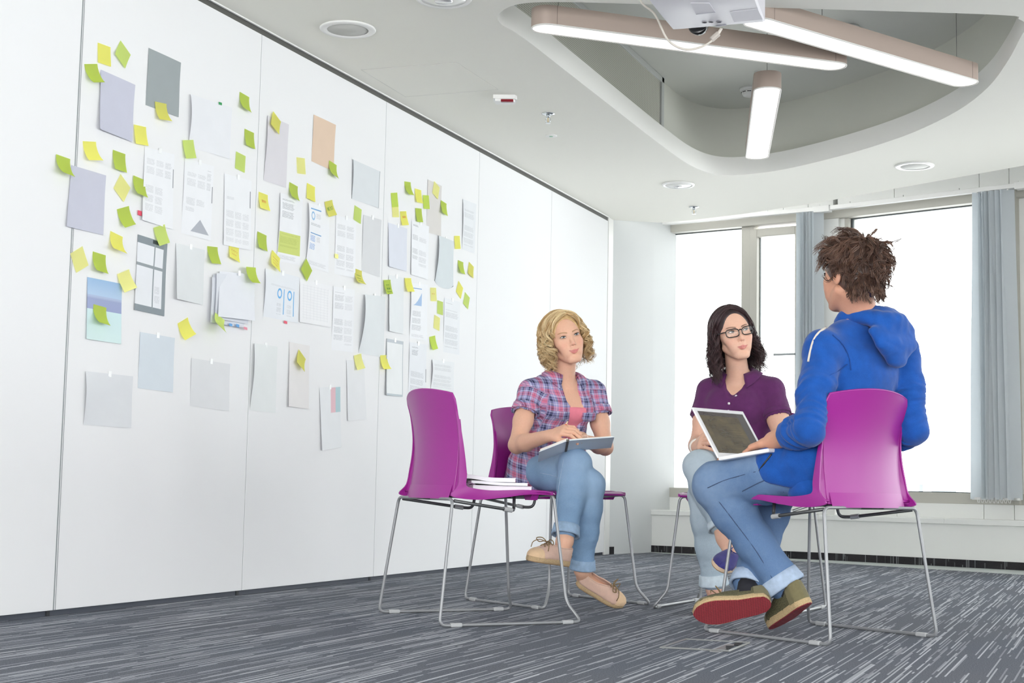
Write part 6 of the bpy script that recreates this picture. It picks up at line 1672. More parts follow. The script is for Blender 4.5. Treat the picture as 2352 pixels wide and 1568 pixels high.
fr = lambda t, y, P=pel, N=J['nk'], f_=fw: P + (N - P) * t + f_ * y
Sh.cap(J['nk'] + ax_ * .03 + fw * .02, J['nk'] + ax_ * .10 + fw * .03, .062, .075, .004, '-')
Sh.chain([fr(1.02, .06), fr(.92, .090), fr(.80, .118), fr(.72, .135)], [.060, .046, .024, .008], .004, '-')
for s, e in (('shR', 'elR'), ('shL', 'elL')):
    d = J[e] - J[s]; p = J[s] + d * .47; Sh.cap(p, p + nrm(d) * .12, .046, .058, .002, '-')
Sh.seat_cut((2.03, 6.135), fw); Sh.back_cut((2.03, 6.135), fw)
polo = mesh_field('polo_shirt', person, Sh, PUR, .0048, lambda v: .0030 * vnoise(v, 15, 31) + .0012 * vnoise(v, 44, 7) + limb_wrinkle(v, pel, fr(.6, 0), .2, .002, 85, 2))
collar(polo, J['nk'] + fw * .012, ax_, rt, fw, .060, PUR, .040, .000, .036, .026, 146, field=Sh)
for s, e in (('shR', 'elR'), ('shL', 'elL')):
    c_ = cuff(polo, J[s], J[s] + (J[e] - J[s]) * .475, .058, .059, PUR, .003, .02); c_.name = 'sleeve_hem'
for i, (t, y) in enumerate([(.765, .108), (.685, .134), (.605, .140), (.52, .134)]):
    MB().lathe([(.0055, 0), (.0055, .003), (.001, .0045)], n=12, M=Matrix.Translation(Vector(fr(t, y) + rt * (-.022 if i == 0 else 0))) @ Vector(fw).to_track_quat('Z', 'Y').to_matrix().to_4x4()).build('button', mat('pearl_button', (226, 220, 226), .3), polo, smooth=True)
PALE = denim_material('bleached_denim', (164, 180, 192), (206, 218, 226))
LR, LL = Field(), Field()
an_R = J['knR'] + (J['anR'] - J['knR']) * .80; an_L = J['knL'] + (J['anL'] - J['knL']) * .90
leg(LL, J['hipL'], J['knL'], an_L, (.092, .080, .062, .062, .050)); LL.ecap(pel - UP * .02, pel + UP * .06, (.158, .118), (.145, .105), rt, .03)
leg(LR, J['hipR'], J['knR'], an_R, (.092, .080, .062, .060, .046))
JF = Field(); JF.p = LL.p + [(fn, a, b, .010 if i < 2 else k, op) for i, (fn, a, b, k, op) in enumerate(LR.p)]
JF.seat_cut((2.03, 6.135), fw, deep=.03)
jeans = mesh_field('jeans', person, JF, PALE, .0048, jeans_wr(J, 41), fade_attr([J['knL'], J['knR']], [(J['hipR'], J['knR']), (J['hipL'], J['knL'])]))
CUFF2 = mat('bleached_denim_reverse', (196, 210, 220), .85, noise=(60, .08))
cuff(jeans, J['knL'], an_L + nrm(J['anL'] - J['knL']) * .022, .052, .056, CUFF2, .005, .044); cuff(jeans, J['knR'], an_R + nrm(J['anR'] - J['knR']) * .018, .048, .050, CUFF2, .004, .026)
SHG = dict(rand=mat('cream_rand', (214, 188, 160), .8), sole=mat('tan_outsole'), upper=cloth_material('navy_canvas', (62, 60, 122), .08, 60), lace=mat('khaki_lace'))
shoe(person, FT['Rt'], FT['Rh'], nrm(UP * .62 - CF * .5 + CR * .2), .088, .062, SHG, False, False, .016, opening=.5)
shoe(person, FT['Lt'], FT['Lh'], UP, .088, .062, SHG, False, False, .016, opening=.5)
bw = J['wrR'] - nrm(J['wrR'] - J['elR']) * .012; bd = nrm(J['wrR'] - J['elR']); b1 = nrm(np.cross(bd, UP)); b2 = np.cross(bd, b1)
MB().tube([bw + (b1 * math.cos(a) + b2 * math.sin(a)) * .0285 for a in np.linspace(0, 2 * PI, 20, endpoint=False)], .006, 8, closed=True).build('bracelet', mat('cream_bangle', (238, 234, 226), .35), person, smooth=True)
HD = hair_material('dark_brown_hair', (30, 21, 23), (92, 68, 70))
gd = fall_guides(H, 310, 15, (-0.215, -0.10), 0.106, 66, curl=(0.0150, 0.085), part=0.0, vol=0.004, avoid=.058, out_=.22)
hair = tube_strands('hair', gd, HD, person, per=9, clump=.0070, r=.0013, seed=23, jit=.004, flare=1.3)
hair_cap(H, hair, HD, r=(0.080, 0.099, 0.0905))
# glasses
blk = mat('black_acetate', (24, 22, 24), .2)
gl = None
def rim_pts(sg):
    out = []
    for k in range(22):
        a = 2 * PI * k / 22; ca, sa = math.cos(a), math.sin(a)
        x = .0265 * math.copysign(abs(ca) ** .62, ca); z = .0170 * math.copysign(abs(sa) ** .66, sa) + (.002 * ca * sg * (1 if sa > 0 else .3))
        out.append(H.P(sg * .0335 + x, .1035 - abs(sg * .0335 + x) ** 2 * 4.2, .0035 + z))
    return out
fr0 = MB().tube(rim_pts(1), .0022, 6, closed=True); glasses = fr0.build('glasses', blk, person, smooth=True)
MB().tube(rim_pts(-1), .0022, 6, closed=True).build('rim', blk, glasses, smooth=True)
MB().tube(catmull([H.P(-.0075, .1025, .010), H.P(0, .1055, .013), H.P(.0075, .1025, .010)], 4), .0024, 6).build('bridge', blk, glasses, smooth=True)
for sg in (1, -1):
    MB().tube(catmull([H.P(sg * .0605, .0890, .012), H.P(sg * .070, .078, .013), H.P(sg * .079, .03, .011), H.P(sg * .081, -.01, .006)], 4), .0024, 6).build('temple', blk, glasses, smooth=True)
    MB().add(rim_pts(sg), [tuple(range(22))]).build('lens', glass_m, glasses)

# ------------------------------------------------------------------ man in the blue hoodie
fw = nrm(V(-0.8746, 0.4849, 0)); rt = V(fw[1], -fw[0], 0)
pel = V(2.535, 5.176, 0.585) - fw * 0.07
J = dict(nk=at(1984, 752, 5.13), shL=at(1892, 800, 5.0), shR=at(2068, 806, 5.22), elL=at(1858, 984, 4.87), elR=at(2094, 985, 5.17), wrL=at(1776, 1011, 5.04), wrR=at(2010, 1030, 5.38),
         hipL=pel - rt * .09 - UP * .01, hipR=pel + rt * .09 - UP * .01, knL=at(1644, 1114, 5.22), knR=at(1782, 1108, 5.42), anL=at(1806, 1352, 5.10), anR=at(1722, 1342, 5.17))
report('man', J)
person = thing('person', 'seated man in a blue hoodie and rolled jeans, seen from behind', 'person', (float(pel[0]), float(pel[1]), 0.0))
hdir = nrm(V(-.80, .60, 0.02))
H = Head(at(1956, 634, 5.07), hdir, UP, 1.04, True)
ax_ = nrm(J['nk'] - pel)
B = Field()
torso(B, pel, J['nk'], rt, fw, [(-.05, .155, .11, 0), (.2, .14, .1, .01), (.45, .145, .1, .012), (.70, .165, .105, .01), (.88, .15, .075, .0)])
for s in ('shR', 'shL'): B.cap(J['nk'] - ax_ * .01, J[s], .05, .052, .03)
B.cap(J['nk'] - ax_ * .02, H.P(0, -0.02, -0.055), .064, .057, .02)
arm(B, J['shR'], J['elR'], J['wrR'], (.05, .042, .030)); arm(B, J['shL'], J['elL'], J['wrL'], (.05, .043, .031))
leg(B, J['hipR'], J['knR'], J['anR'], (.075, .068, .05, .046, .034)); leg(B, J['hipL'], J['knL'], J['anL'], (.075, .068, .05, .046, .034))
H.sculpt(B)
hdL = nrm(at(1722, 1030, 5.14) - J['wrL']); add_hand(B, J['wrL'] + hdL * .004, hdL, nrm(UP * .88 - CF * .42 + CR * .1), nrm(CF + UP * .2), 1.08, curl=(.28, .35, .25), thumb=(.5, .3, .3), spread=.05)
hdR = nrm(fw * .9 + rt * -.3); add_hand(B, J['wrR'], hdR, UP, -rt, 1.06, curl=(.3, .35, .25))
def paint_m(v): return H.paint(v, (214, 160, 134), (190, 110, 104), (84, 60, 48), 0.2, 0.18)
body = mesh_body(person, B, H, [(J['wrL'] + hdL * .08, .12)], paint_m)
H.eyes(body, iris=(80, 90, 96))
HOOD = cloth_material('heather_blue_jersey', (26, 78, 156), .14, 26, 700, .9, .3, .2)
Sh = Field()
torso(Sh, pel, J['nk'], rt, fw, [(-.20, .180, .145, -.012), (.0, .176, .138, -.006), (.25, .164, .126, .0), (.45, .164, .120, .004), (.70, .176, .116, .0), (.88, .150, .082, -.006)], .03)
for s, e, w in (('shR', 'elR', 'wrR'), ('shL', 'elL', 'wrL')):
    Sh.cap(J['nk'] - ax_ * .03, J[s] + ax_ * .0, .052, .060, .035)
    d = J[e] - J[s]; Sh.chain([J[s], J[s] + d * .5, J[e]], [.064, .059, .055], .03)
    d = J[w] - J[e]; Sh.chain([J[e], J[e] + d * .3, J[e] + d * (.52 if w == 'wrL' else .9)], [.055, .052, .047], .025)
# open jacket front falling over the lap
Jk = Field(); dLt = nrm(J['knL'] - J['hipL'])
Jk.ecap(J['hipL'] + UP * .018 - rt * .004, J['hipL'] + dLt * .120 + UP * .012, (.120, .120), (.112, .112), rt, .02)
Jk.ecap(pel + UP * .05, pel + fw * .08 + UP * .045 - rt * .05, (.16, .12), (.12, .09), rt, .04)
Jk.plane(J['hipL'] + V(0, 0, -.085), nrm(fw * .26 - UP * 1.0)); Jk.plane(J['hipL'] + dLt * .20 + UP * .02, nrm(dLt - UP * .75)); Jk.seat_cut((2.535, 5.176), fw); Jk.back_cut((2.535, 5.176), fw)
Sh.ecap(pel + fw * .06 - rt * .10 + UP * .03, pel + fw * .21 - rt * .13 - UP * .008, (.085, .080), (.055, .060), rt, .04)
Sh.ecap(pel + fw * .06 + rt * .10 + UP * .03, pel + fw * .17 + rt * .12 - UP * .005, (.085, .075), (.06, .06), rt, .04)
Sh.cap(J['nk'] + ax_ * .02 + fw * .04, J['nk'] + ax_ * .14 + fw * .04, .064, .085, .006, '-')
Sh.chain([J['nk'] + ax_ * .02 + fw * .07, fr(.75, .12, pel, J['nk'], fw), fr(.4, .17, pel, J['nk'], fw)], [.05, .03, .03], .006, '-')
d = J['wrL'] - J['elL']; p = J['elL'] + d * .56; Sh.cap(p, p + nrm(d) * .12, .038, .05, .002, '-')
def hoodie_wr(v):
    w = .0036 * vnoise(v, 13, 51) + .0016 * vnoise(v, 38, 52)
    for s, e, wv in (('shR', 'elR', 'wrR'), ('shL', 'elL', 'wrL')):
        w = w + limb_wrinkle(v, J[s] + (J[e] - J[s]) * .45, J[e], .10, .0100, 260, 53) + limb_wrinkle(v, J[e], J[e] + (J[wv] - J[e]) * .6, .09, .0095, 300, 54) + limb_wrinkle(v, J[s], J[s] + (J[e] - J[s]) * .5, .10, .0055, 130, 57)
    w = w + limb_wrinkle(v, pel - UP * .1, fr(.4, 0, pel, J['nk'], fw), .24, .0075, 140, 55)
    return w
Sh.seat_cut((2.535, 5.176), fw); Sh.back_cut((2.535, 5.176), fw)
hoodie = mesh_field('hoodie', person, Sh, HOOD, .0052, hoodie_wr)
mesh_field('jacket_front', hoodie, Jk, HOOD, .005, lambda v: .0045 * vnoise(v, 17, 91) + .002 * vnoise(v, 40, 92) + limb_wrinkle(v, J['hipL'], J['hipL'] + dLt * .25, .2, .004, 120, 93))
# hood lying on the back
Hd = Field(); nb = J['nk'] - fw * .005
ring = []; NR = 17
for k in range(NR):
    a = PI + (-1 + 2 * k / (NR - 1)) * math.radians(140); c, s_ = math.cos(a), math.sin(a); bk_ = max(0, -c)
    ring.append(nb + fw * c * (.078 + .042 * bk_) + rt * s_ * (.094 + .014 * bk_) + ax_ * (.042 - .062 * max(0, c) - .030 * bk_))
Hd.chain(ring, [.022 + .006 * math.sin(PI * k / (NR - 1)) for k in range(NR)], .012)
inner_ring = [p + (nb - p) * .30 + ax_ * .030 for p in ring]
Hd.chain(inner_ring, [.018] * NR, .025)
Hd.ecap(nb - fw * .112 - ax_ * .020 + rt * .008, nb - fw * .134 - ax_ * .075 + rt * .022, (.128, .030), (.095, .028), rt, .025)
Hd.ecap(nb - fw * .134 - ax_ * .075 + rt * .022, nb - fw * .140 - ax_ * .125 + rt * .034, (.095, .028), (.048, .024), rt, .025)
Hd.chain([nb - fw * .150 - ax_ * .000 - rt * .11, nb - fw * .172 - ax_ * .034 - rt * .02, nb - fw * .176 - ax_ * .040 + rt * .06, nb - fw * .150 - ax_ * .012 + rt * .13], [.004, .008, .009, .005], .012, '-')
Hd.chain([nb - fw * .150 - ax_ * .045 - rt * .10, nb - fw * .176 - ax_ * .085 - rt * .01, nb - fw * .176 - ax_ * .095 + rt * .07], [.002, .006, .004], .012, '-')
Hd.cap(nb + ax_ * .08 + fw * .01, nb + ax_ * .18 + fw * .02, .064, .09, .01, '-')
hood = mesh_field('hood', hoodie, Hd, HOOD, .0045, lambda v: .0035 * vnoise(v, 20, 71) + .0018 * vnoise(v, 45, 72), rel=2)
for ln in ([(1912, 768), (1935, 790), (1950, 820), (1954, 850)], [(1905, 862), (1925, 852), (1946, 836)]):
    stitch(hoodie, Sh, ln, .0016, mat('hoodie_seam', (24, 70, 142), .9), 'seam')
# white t-shirt collar
tsc = MB().tube(catmull([J['nk'] + ax_ * (.070 - .015 * math.cos(a)) - fw * .058 * math.cos(a) * -1 * -1 + rt * .062 * math.sin(a) for a in np.linspace(-2.2, 2.2, 12)], 3), .010, 8, flat=.5)
tsc.build('tshirt_collar', cloth_material('white_tshirt', (232, 230, 226), .03), person, smooth=True)
# pale zip tape and drawcord down the front edge
stitch(hoodie, Sh, [(1897, 752), (1880, 764), (1868, 782), (1861, 805), (1856, 830)], .0042, mat('cream_zip_tape', (216, 208, 196), .8), 'zip_tape')
stitch(hoodie, Jk, [(1772, 1042), (1760, 1058), (1748, 1074), (1741, 1086)], .0032, mat('dark_zip', (70, 66, 62), .4, metal=.6), 'zip_edge')
c_ = cuff(hoodie, J['elL'], J['elL'] + (J['wrL'] - J['elL']) * .58, .049, .047, HOOD, .004, .05); c_.name = 'sleeve_cuff'
MIDB = denim_material('mid_blue_denim', (92, 118, 154), (148, 168, 192))
LR, LL = Field(), Field()
an_R = J['knR'] + (J['anR'] - J['knR']) * .97; an_L = J['knL'] + (J['anL'] - J['knL']) * .92
leg(LL, J['hipL'], J['knL'], an_L, (.100, .094, .080, .075, .066)); LL.ecap(pel - UP * .03, pel + UP * .05, (.170, .130), (.155, .115), rt, .03)
leg(LR, J['hipR'], J['knR'], an_R, (.100, .092, .078, .073, .062))
JF = Field(); JF.p = LL.p + [(fn, a, b, .010 if i < 2 else k, op) for i, (fn, a, b, k, op) in enumerate(LR.p)]
JF.seat_cut((2.535, 5.176), fw, deep=.03)
jeans = mesh_field('jeans', person, JF, MIDB, .005, jeans_wr(J, 81), fade_attr([J['knL']], [(J['hipL'], J['knL'])]))
CUFF3 = mat('pale_denim_reverse', (166, 184, 208), .85, noise=(60, .1))
cuff(jeans, J['knL'], an_L + nrm(J['anL'] - J['knL']) * .03, .068, .072, CUFF3, .007, .05); cuff(jeans, J['knR'], an_R + nrm(J['anR'] - J['knR']) * .025, .064, .066, CUFF3, .006, .045)
# stitched seams on the near leg
SE = mat('seam_thread', (62, 78, 108), .9)
for ln in ([(1735, 1083), (1700, 1092), (1660, 1104), (1625, 1120)], [(1705, 1128), (1735, 1112), (1765, 1099)], [(1782, 1100), (1790, 1114), (1800, 1130)], [(1650, 1150), (1700, 1215), (1740, 1270), (1775, 1330)]):
    stitch(jeans, JF, ln, .0014, SE)
# socks and shoes
sock = mat('dark_sock', (30, 30, 38), .9)
olive = cloth_material('olive_canvas', (112, 106, 78), .08, 60)
mesh_net = NT('dark_olive_mesh'); _o = mesh_net.coord('Object'); _w = mesh_net.n('ShaderNodeTexVoronoi'); _w.inputs['Scale'].default_value = 420; mesh_net.t.links.new(_o, _w.inputs['Vector'])
mesh_net.base(mesh_net.mix(mesh_net.ramp(_w.outputs['Distance'], .2, .6), lin((40, 40, 30)), lin((104, 100, 72)))); mesh_net.set(Roughness=.9); mesh_net = mesh_net.m
redsole = NT('red_ribbed_outsole'); _x, _y_, _z_ = redsole.sep(redsole.coord('Object'))[:3]
_d = redsole.math('MULTIPLY', redsole.math('SINE', redsole.math('MULTIPLY', redsole.math('ADD', _x, _z_), 700.0)), redsole.math('SINE', redsole.math('MULTIPLY', redsole.math('SUBTRACT', redsole.math('MULTIPLY', _x, .5), _z_), 900.0)))
redsole.base(redsole.mix(redsole.ramp(_d, -.4, .5), lin((92, 22, 32)), lin((168, 52, 62)))); redsole.set(Roughness=.6); redsole.bump(_d, .5, .002); redsole = redsole.m
SHM = dict(rand=mat('rope_sole_pale', (190, 166, 126), .9, noise=(300, .2), bump=(420, .7)), sole=redsole, upper=mesh_net, cap=olive, heel=olive, lace=mat('khaki_lace'), trim=olive)
# right shoe lies on its outer edge, showing the red sole
upR = nrm(CF * .92 + UP * .40 - CR * .06)
rToe, rHeel = at(1592, 1412, 5.05), at(1772, 1386, 5.02)
shoe(person, rToe, rHeel, upR, .104, .082, SHM, True, True, .026)
upL = nrm(UP * .45 + CF * .55 - CR * .55)
lToe, lHeel = at(1776, 1444, 5.20), at(1856, 1386, 4.99)
shoe(person, lToe, lHeel, nrm(UP * .62 - CR * .40 + CF * .45), .104, .084, SHM, True, False, .026)
MB().tube([J['anR'] + UP * .04, J['anR'] * .55 + (rHeel * .72 + rToe * .28 + upR * .05) * .45, rHeel * .72 + rToe * .28 + upR * .045], [.036, .040, .040], 14).build('sock', sock, person, smooth=True)
MB().tube([J['anL'] + UP * .04, J['anL'] * .5 + (lHeel * .75 + lToe * .25 + UP * .05) * .5, lHeel * .72 + lToe * .28 + UP * .04], [.040, .044, .042], 14).build('sock', sock, person, smooth=True)
# tousled hair
HM = hair_material('brown_hair', (40, 28, 26), (132, 100, 84))
def tousle(n, seed):
    """short wavy hair flowing from the crown, flicking out at the nape and forehead"""
    rg = np.random.default_rng(seed); out = []; crown = nrm(V(.12, -.45, .9))
    while len(out) < n:
        th = rg.uniform(-180, 180); ep = math.degrees(math.asin(rg.uniform(math.sin(math.radians(-46)), 1))); at_ = abs(th)
        if at_ < 66 and ep < 34: continue
        if 66 <= at_ < 78 and ep < -8: continue
        if 78 <= at_ < 100 and ep < -28: continue
        a, e = math.radians(th), math.radians(ep); n_ = V(math.cos(e) * math.sin(a), math.cos(e) * math.cos(a), math.sin(e))
        p = V(.0840 * n_[0], .1025 * n_[1] - .014, .036 + .0960 * n_[2])
        if ep < -10: p = p * V(.93, .96, 1.0)
        tg = n_ - crown * (n_ @ crown) + V(0, .0, -.25); tg = tg - n_ * (tg @ n_); tg = nrm(nrm(tg) + .38 * rg.normal(size=3))
        L = rg.uniform(.050, .085) * (1.1 if ep > 20 else 0.85)
        edge = (at_ < 75 and ep < 52) or ep < -12
        flick = rg.uniform(.3, 1.1) if edge else rg.uniform(-.2, .35); sw = rg.normal(size=3) * .55; q = [p]
        for i in range(7):
            t = i / 6; d = nrm(n_ * (.30 - .75 * t + flick * t * t) + tg + sw * math.sin(5 * t + .4) * .8); q.append(q[-1] + d * L / 6)
        out.append([H.P(*w) for w in q])
    return out
def nape(n, seed):
    rg = np.random.default_rng(seed); out = []
    for _ in range(n):
        a = math.radians(rg.uniform(-80, 80)); zz = rg.uniform(-.070, .0); rx, ry = .070 + .1 * (zz + .03), .058
        p = V(rx * math.sin(a), -.046 - ry * math.cos(a), zz); n_ = nrm(V(math.sin(a), -math.cos(a), -.1)); tg = nrm(V(rg.normal() * .35, 0, -1)); L = rg.uniform(.030, .052); fl = rg.uniform(.2, 1.5); q = [p]
        for i in range(6):
            t = i / 5; q.append(q[-1] + nrm(n_ * (.25 - .4 * t + fl * t * t) + tg + V(1, 0, 0) * .5 * math.sin(4 * t + a * 3)) * L / 6)
        out.append([H.P(*w) for w in q])
    return out
hair = tube_strands('hair', tousle(520, 8) + nape(110, 9), HM, person, per=9, clump=.0065, r=.00125, seed=8, jit=.003, flare=1.0)
hair_cap(H, hair, HM, r=(.0845, .1035, .0965), low=-.07, nape=True)

# ================================================================== THINGS HELD AND LYING ABOUT
# --- laptop on the man's lap
hp0 = at(1650, 1058, 5.13)
hdir_ = nrm(CR * .70 + nrm(V(CF[0], CF[1], 0)) * .71); hdir_[2] = 0; hdir_ = nrm(hdir_)
udir = V(hdir_[1], -hdir_[0], 0)                       # towards the user
if udir @ CR < 0: udir = -udir
LW, LD = .305, .212
t = thing('laptop', 'open white laptop with a dark screen on the man\'s lap', 'laptop', tuple(float(q) for q in hp0))
lapw = mat('white_laptop_shell', (240, 240, 242), .3)
M = Matrix(((hdir_[0], udir[0], 0, hp0[0]), (hdir_[1], udir[1], 0, hp0[1]), (0, 0, 1, hp0[2]), (0, 0, 0, 1)))
# slight tilt so the deck follows the thighs
tilt = Matrix.Rotation(math.radians(8.0), 4, 'X')
Mb = M @ tilt
MB().rbox(0, LW, 0, LD, 0.0, .014, .004, Mb).build('base', lapw, t)
MB().box(.02, LW - .02, .02, .125, .0138, .0148, Mb).build('keyboard_bed', mat('pale_grey_keys', (206, 208, 212), .5), t)
kb = t
keym = mat('laptop_key', (236, 237, 240), .5)
for r_ in range(5):
    q = MB()
    for c_ in range(13): q.box(.024 + c_ * .0198, .024 + c_ * .0198 + .0165, .024 + r_ * .0195, .024 + r_ * .0195 + .0160, .0145, .0165, Mb)
    q.build('key_row', keym, t)
MB().rbox(LW * .34, LW * .66, .140, .200, .0135, .0147, .0004, Mb).build('trackpad', mat('pale_grey_keys'), t)
sa = math.radians(33)
Ms = M @ Matrix.Rotation(-0.0, 4, 'Z')
sx = V(*hdir_); su = nrm(UP * math.cos(sa) - udir * math.sin(sa)); sn = np.cross(su, sx); sn = sn if sn @ udir > 0 else -sn
Msc = Matrix(((sx[0], su[0], sn[0], hp0[0]), (sx[1], su[1], sn[1], hp0[1]), (sx[2], su[2], sn[2], hp0[2] + .012), (0, 0, 0, 1)))
lid = MB().rbox(0, LW, 0, .212, -.007, 0, .003, Msc).build('lid', lapw, t)
scr = NT('dark_web_page_screen'); uvx, uvy = scr.sep(scr.coord('UV'))[:2]
row = scr.math('FLOOR', scr.math('MULTIPLY', uvy, 34.0)); rw_ = scr.white(row, '1D')
ln = scr.math('MULTIPLY', scr.math('LESS_THAN', scr.math('FRACT', scr.math('MULTIPLY', uvy, 34.0)), .45), scr.math('LESS_THAN', uvx, scr.math('ADD', .25, scr.math('MULTIPLY', rw_, .6))))
ln = scr.math('MULTIPLY', ln, scr.math('GREATER_THAN', uvx, .1))
bgc = scr.mix(scr.ramp(scr.noise(scr.coord('UV'), 3.0, 3.0), .3, .7), lin((58, 50, 40)), lin((86, 76, 54)))
bgc = scr.mix(scr.math('GREATER_THAN', uvy, .90), bgc, lin((62, 56, 56)))
bgc = scr.mix(scr.math('GREATER_THAN', uvx, .84), bgc, lin((66, 62, 62)))
scr.base(scr.mix(scr.math('MULTIPLY', ln, .3), bgc, lin((44, 36, 24)))); scr.set(Roughness=.12)
scr.put(scr.b.inputs['Emission Color'], scr.mix(scr.math('MULTIPLY', ln, .3), bgc, lin((30, 24, 18)))); scr.b.inputs['Emission Strength'].default_value = .5
so = MB().add([Msc @ Vector(q) for q in [(.017, .020, .0006), (LW - .017, .020, .0006), (LW - .017, .196, .0006), (.017, .196, .0006)]], [(0, 1, 2, 3)]).build('screen', scr.m, t)
set_uv(so, [(0, 0), (1, 0), (1, 1), (0, 1)])

# --- sketchbook on the blond woman's lap
nbz = at(1322, 1022, 5.97)
c0, c1, c2 = at(1238, 1038, 5.86), at(1304, 1012, 5.80), at(1411, 1004, 5.90)
t = thing('sketchbook', 'open sketchbook resting on the blond woman\'s crossed knee', 'book', tuple(float(q) for q in c1))
cover = mat('pale_blue_grey_cover', (222, 231, 240), .6); pgs = mat('cream_pages', (236, 232, 224), .8)
dep = nrm(nrm(V(CF[0], CF[1], 0)) - UP * .20) * .19
def slab(a, b, th0, th1, name, m, par, dz=0.0):
    q = MB(); e = V(0, 0, dz)
    lo = [a + e + UP * th0, b + e + UP * th0, b + dep + e + UP * th0, a + dep + e + UP * th0]; hi = [p + UP * (th1 - th0) for p in lo]
    q.add(lo + hi, [(3, 2, 1, 0), (4, 5, 6, 7), (0, 1, 5, 4), (1, 2, 6, 5), (2, 3, 7, 6), (3, 0, 4, 7)]); return q.build(name, m, par)
slab(c0, c1, 0, .003, 'cover', cover, t); slab(c1, c2, 0, .003, 'cover', cover, t)
slab(c0 + (c1 - c0) * .04, c1, .003, .011, 'page_block', pgs, t); slab(c1, c2 - (c2 - c1) * .03, .003, .006, 'page_block', pgs, t)
MB().tube([c1 + UP * .002, c1 + dep + UP * .002], .006, 8).build('spine', mat('dark_spine', (80, 76, 72), .7), t)
# --- red pencil in her hand
pa, pb = at(1286, 1004, 5.90), at(1304, 967, 5.92)
t = thing('pencil', 'red pencil with a dark tip in the blond woman\'s hand', 'pencil', tuple(float(q) for q in pa))
MB().tube([pa, pa + (pb - pa) * .8], .0042, 6).build('shaft', mat('red_lacquer', (210, 52, 40), .3), t)
MB().tube([pa + (pb - pa) * .8, pb], [.0042, .002], 6).build('tip', mat('pencil_wood', (222, 196, 160), .7), t)
MB().tube([pb, pb + (pb - pa) * .08], [.0022, .0006], 6).build('lead', mat('dark_lead', (40, 40, 60), .5), t)
# --- bracelet
# --- spiral notebooks on the empty chair
fwA = nrm(V(0.655, 0.756, 0)); rtA = V(fwA[1], -fwA[0], 0); cA = V(1.298, 5.065, 0)
def spiral(label, corner, ex, ey, w, d, z, th, wave, cov, coil, cat='notebook'):
    """corner: binding end; ex along the binding, ey away from it"""
    t = thing('spiral_notebook', label, cat, tuple(float(q) for q in (corner + UP * z)), 0.0, 'notebooks on the empty chair')
    def prof(s): return wave * (0.5 + 0.5 * math.cos(PI * min(1, s * 1.7))) + .0
    def layer(z0, z1, name, m, ins=0.0):
        q = MB(); n = 12; rings = []
        for i in range(n + 1):
            s = i / n; p = corner + ey * (s * d * (1 - ins)) + UP * (z + prof(s))
            rings.append([p + ex * ins * w + UP * z0, p + ex * w * (1 - ins) + UP * z0, p + ex * w * (1 - ins) + UP * z1, p + ex * ins * w + UP * z1])
        q.loft(rings); return q.build(name, m, t, angle=30)
    layer(0, .0015, 'back_cover', cov); layer(.0016, th - .0016, 'pages', mat('white_pages', (240, 238, 244), .75), .008); layer(th - .0015, th, 'front_cover', mat('clear_white_cover', (236, 236, 240), .35))
    q = MB(); R = th * .62 + .004
    for k in range(22):
        c = corner + ex * (.012 + (w - .024) * k / 21) + UP * (z + prof(0) + th * .5) - ey * .002
        q.tube([c + ey * R * math.cos(a) + UP * R * math.sin(a) + ex * .0012 * a for a in np.linspace(-.2, 2 * PI - .6, 12)], .0013, 5)
    q.build('spiral_binding', coil, t, smooth=True)
    return t
coil_d = mat('black_coil', (34, 35, 38), .4); coil_g = mat('grey_mauve_coil', (150, 120, 150), .4)
base = cA - fwA * .082 - rtA * .10
spiral('bottom thick spiral notebook with a mauve coil on the chair', base + rtA * .012 - fwA * .005, rtA, fwA, .215, .240, .4640, .024, .002, mat('mauve_cover', (176, 150, 178), .5), coil_g)
spiral('middle spiral notebook with a black coil', base - rtA * .018 + fwA * .002, rtA, fwA, .215, .232, .4885, .012, .006, mat('black_cover', (40, 40, 44), .5), coil_d)
spiral('top spiral notebook with curved pages and a black coil', base - rtA * .035 - fwA * .012, rtA, fwA, .212, .205, .5010, .017, .011, mat('black_cover'), coil_d)
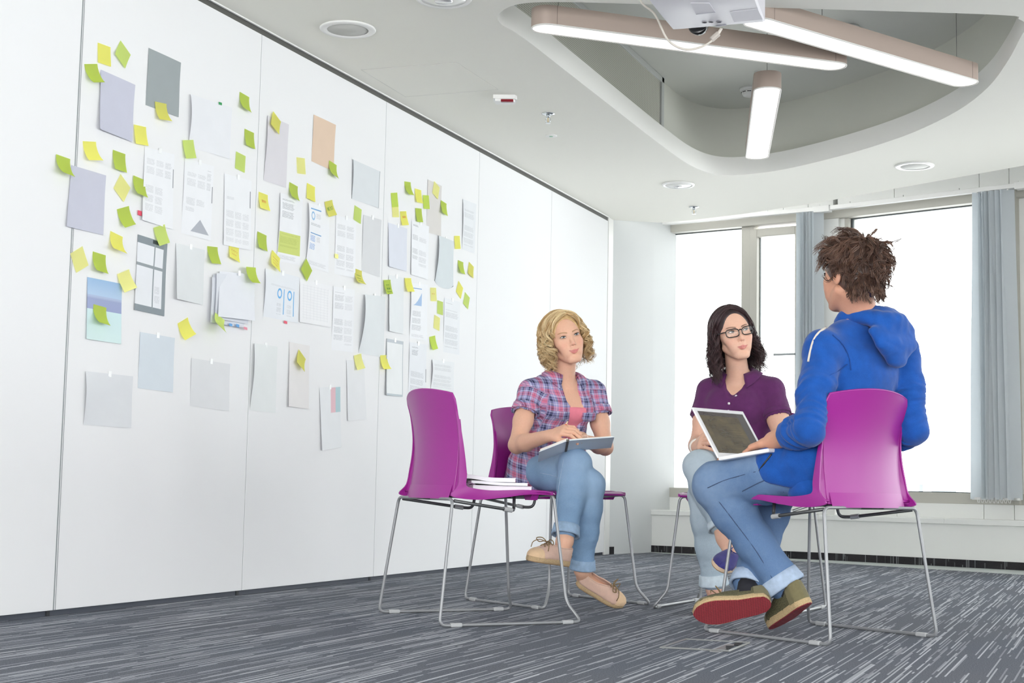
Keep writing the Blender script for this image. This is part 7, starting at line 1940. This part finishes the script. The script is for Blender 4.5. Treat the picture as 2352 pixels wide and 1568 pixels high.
# --- floor boxes
fo = [onz(*p) for p in [(1517, 1488), (1575, 1469), (1721, 1477), (1673, 1496)]]
t = thing('floor_box', 'flush metal floor socket box with a carpet lid and two dark cable openings', 'floor box', tuple(float(q) for q in sum(fo) / 4))
frm = MB(); 
for a, b in zip(fo, fo[1:] + fo[:1]): frm.tube([a + UP * .001, b + UP * .001], .0042, 4)
frm.build('frame', mat('brushed_frame', (150, 152, 152), .4, metal=.5), t)
cc = sum(fo) / 4; ins = [(p - cc) * .96 + cc + UP * .0015 for p in fo]
MB().add(ins + [p - UP * .006 for p in ins], [(0, 1, 2, 3), (7, 6, 5, 4), (0, 4, 5, 1), (1, 5, 6, 2), (2, 6, 7, 3), (3, 7, 4, 0)]).build('carpet_lid', carpet, t)
for q in ([(1667, 1485), (1686, 1485), (1672, 1493), (1667, 1490)], [(1687, 1478), (1706, 1478), (1696, 1484), (1686, 1483)]):
    P = [onz(*p) + UP * .004 for p in q]; MB().add(P + [p - UP * .006 for p in P], [(0, 1, 2, 3), (7, 6, 5, 4), (0, 4, 5, 1), (1, 5, 6, 2), (2, 6, 7, 3), (3, 7, 4, 0)]).build('cable_opening', mat('dark_opening', (28, 32, 34), .7), t)
hl = [onz(1630, 1494, 0.003), onz(1672, 1478, 0.003), onz(1690, 1479, .003), onz(1655, 1496, .003)]
MB().add(hl + [p - UP * .004 for p in hl], [(0, 1, 2, 3), (7, 6, 5, 4), (0, 4, 5, 1), (1, 5, 6, 2), (2, 6, 7, 3), (3, 7, 4, 0)]).build('hinge_plate', mat('brushed_frame'), t)
f2 = [onz(*p) for p in [(1598, 1380), (1607, 1372), (1623, 1370), (1614, 1381)]]
t = thing('floor_box', 'small half-open floor socket flap beside the chair runner', 'floor box', tuple(float(q) for q in sum(f2) / 4))
MB().add([p + UP * .002 for p in f2] + [p - UP * .003 for p in f2], [(0, 1, 2, 3), (7, 6, 5, 4), (0, 4, 5, 1), (1, 5, 6, 2), (2, 6, 7, 3), (3, 7, 4, 0)]).build('frame', mat('brushed_frame'), t)
ap = onz(1604, 1372) + UP * .022
MB().add([f2[0], f2[3], ap, f2[0] + V(0, .01, 0), f2[3] + V(0, .01, 0)], [(0, 1, 2), (4, 3, 2), (0, 2, 3), (1, 4, 2), (0, 3, 4, 1)]).build('flap', mat('dark_opening'), t)
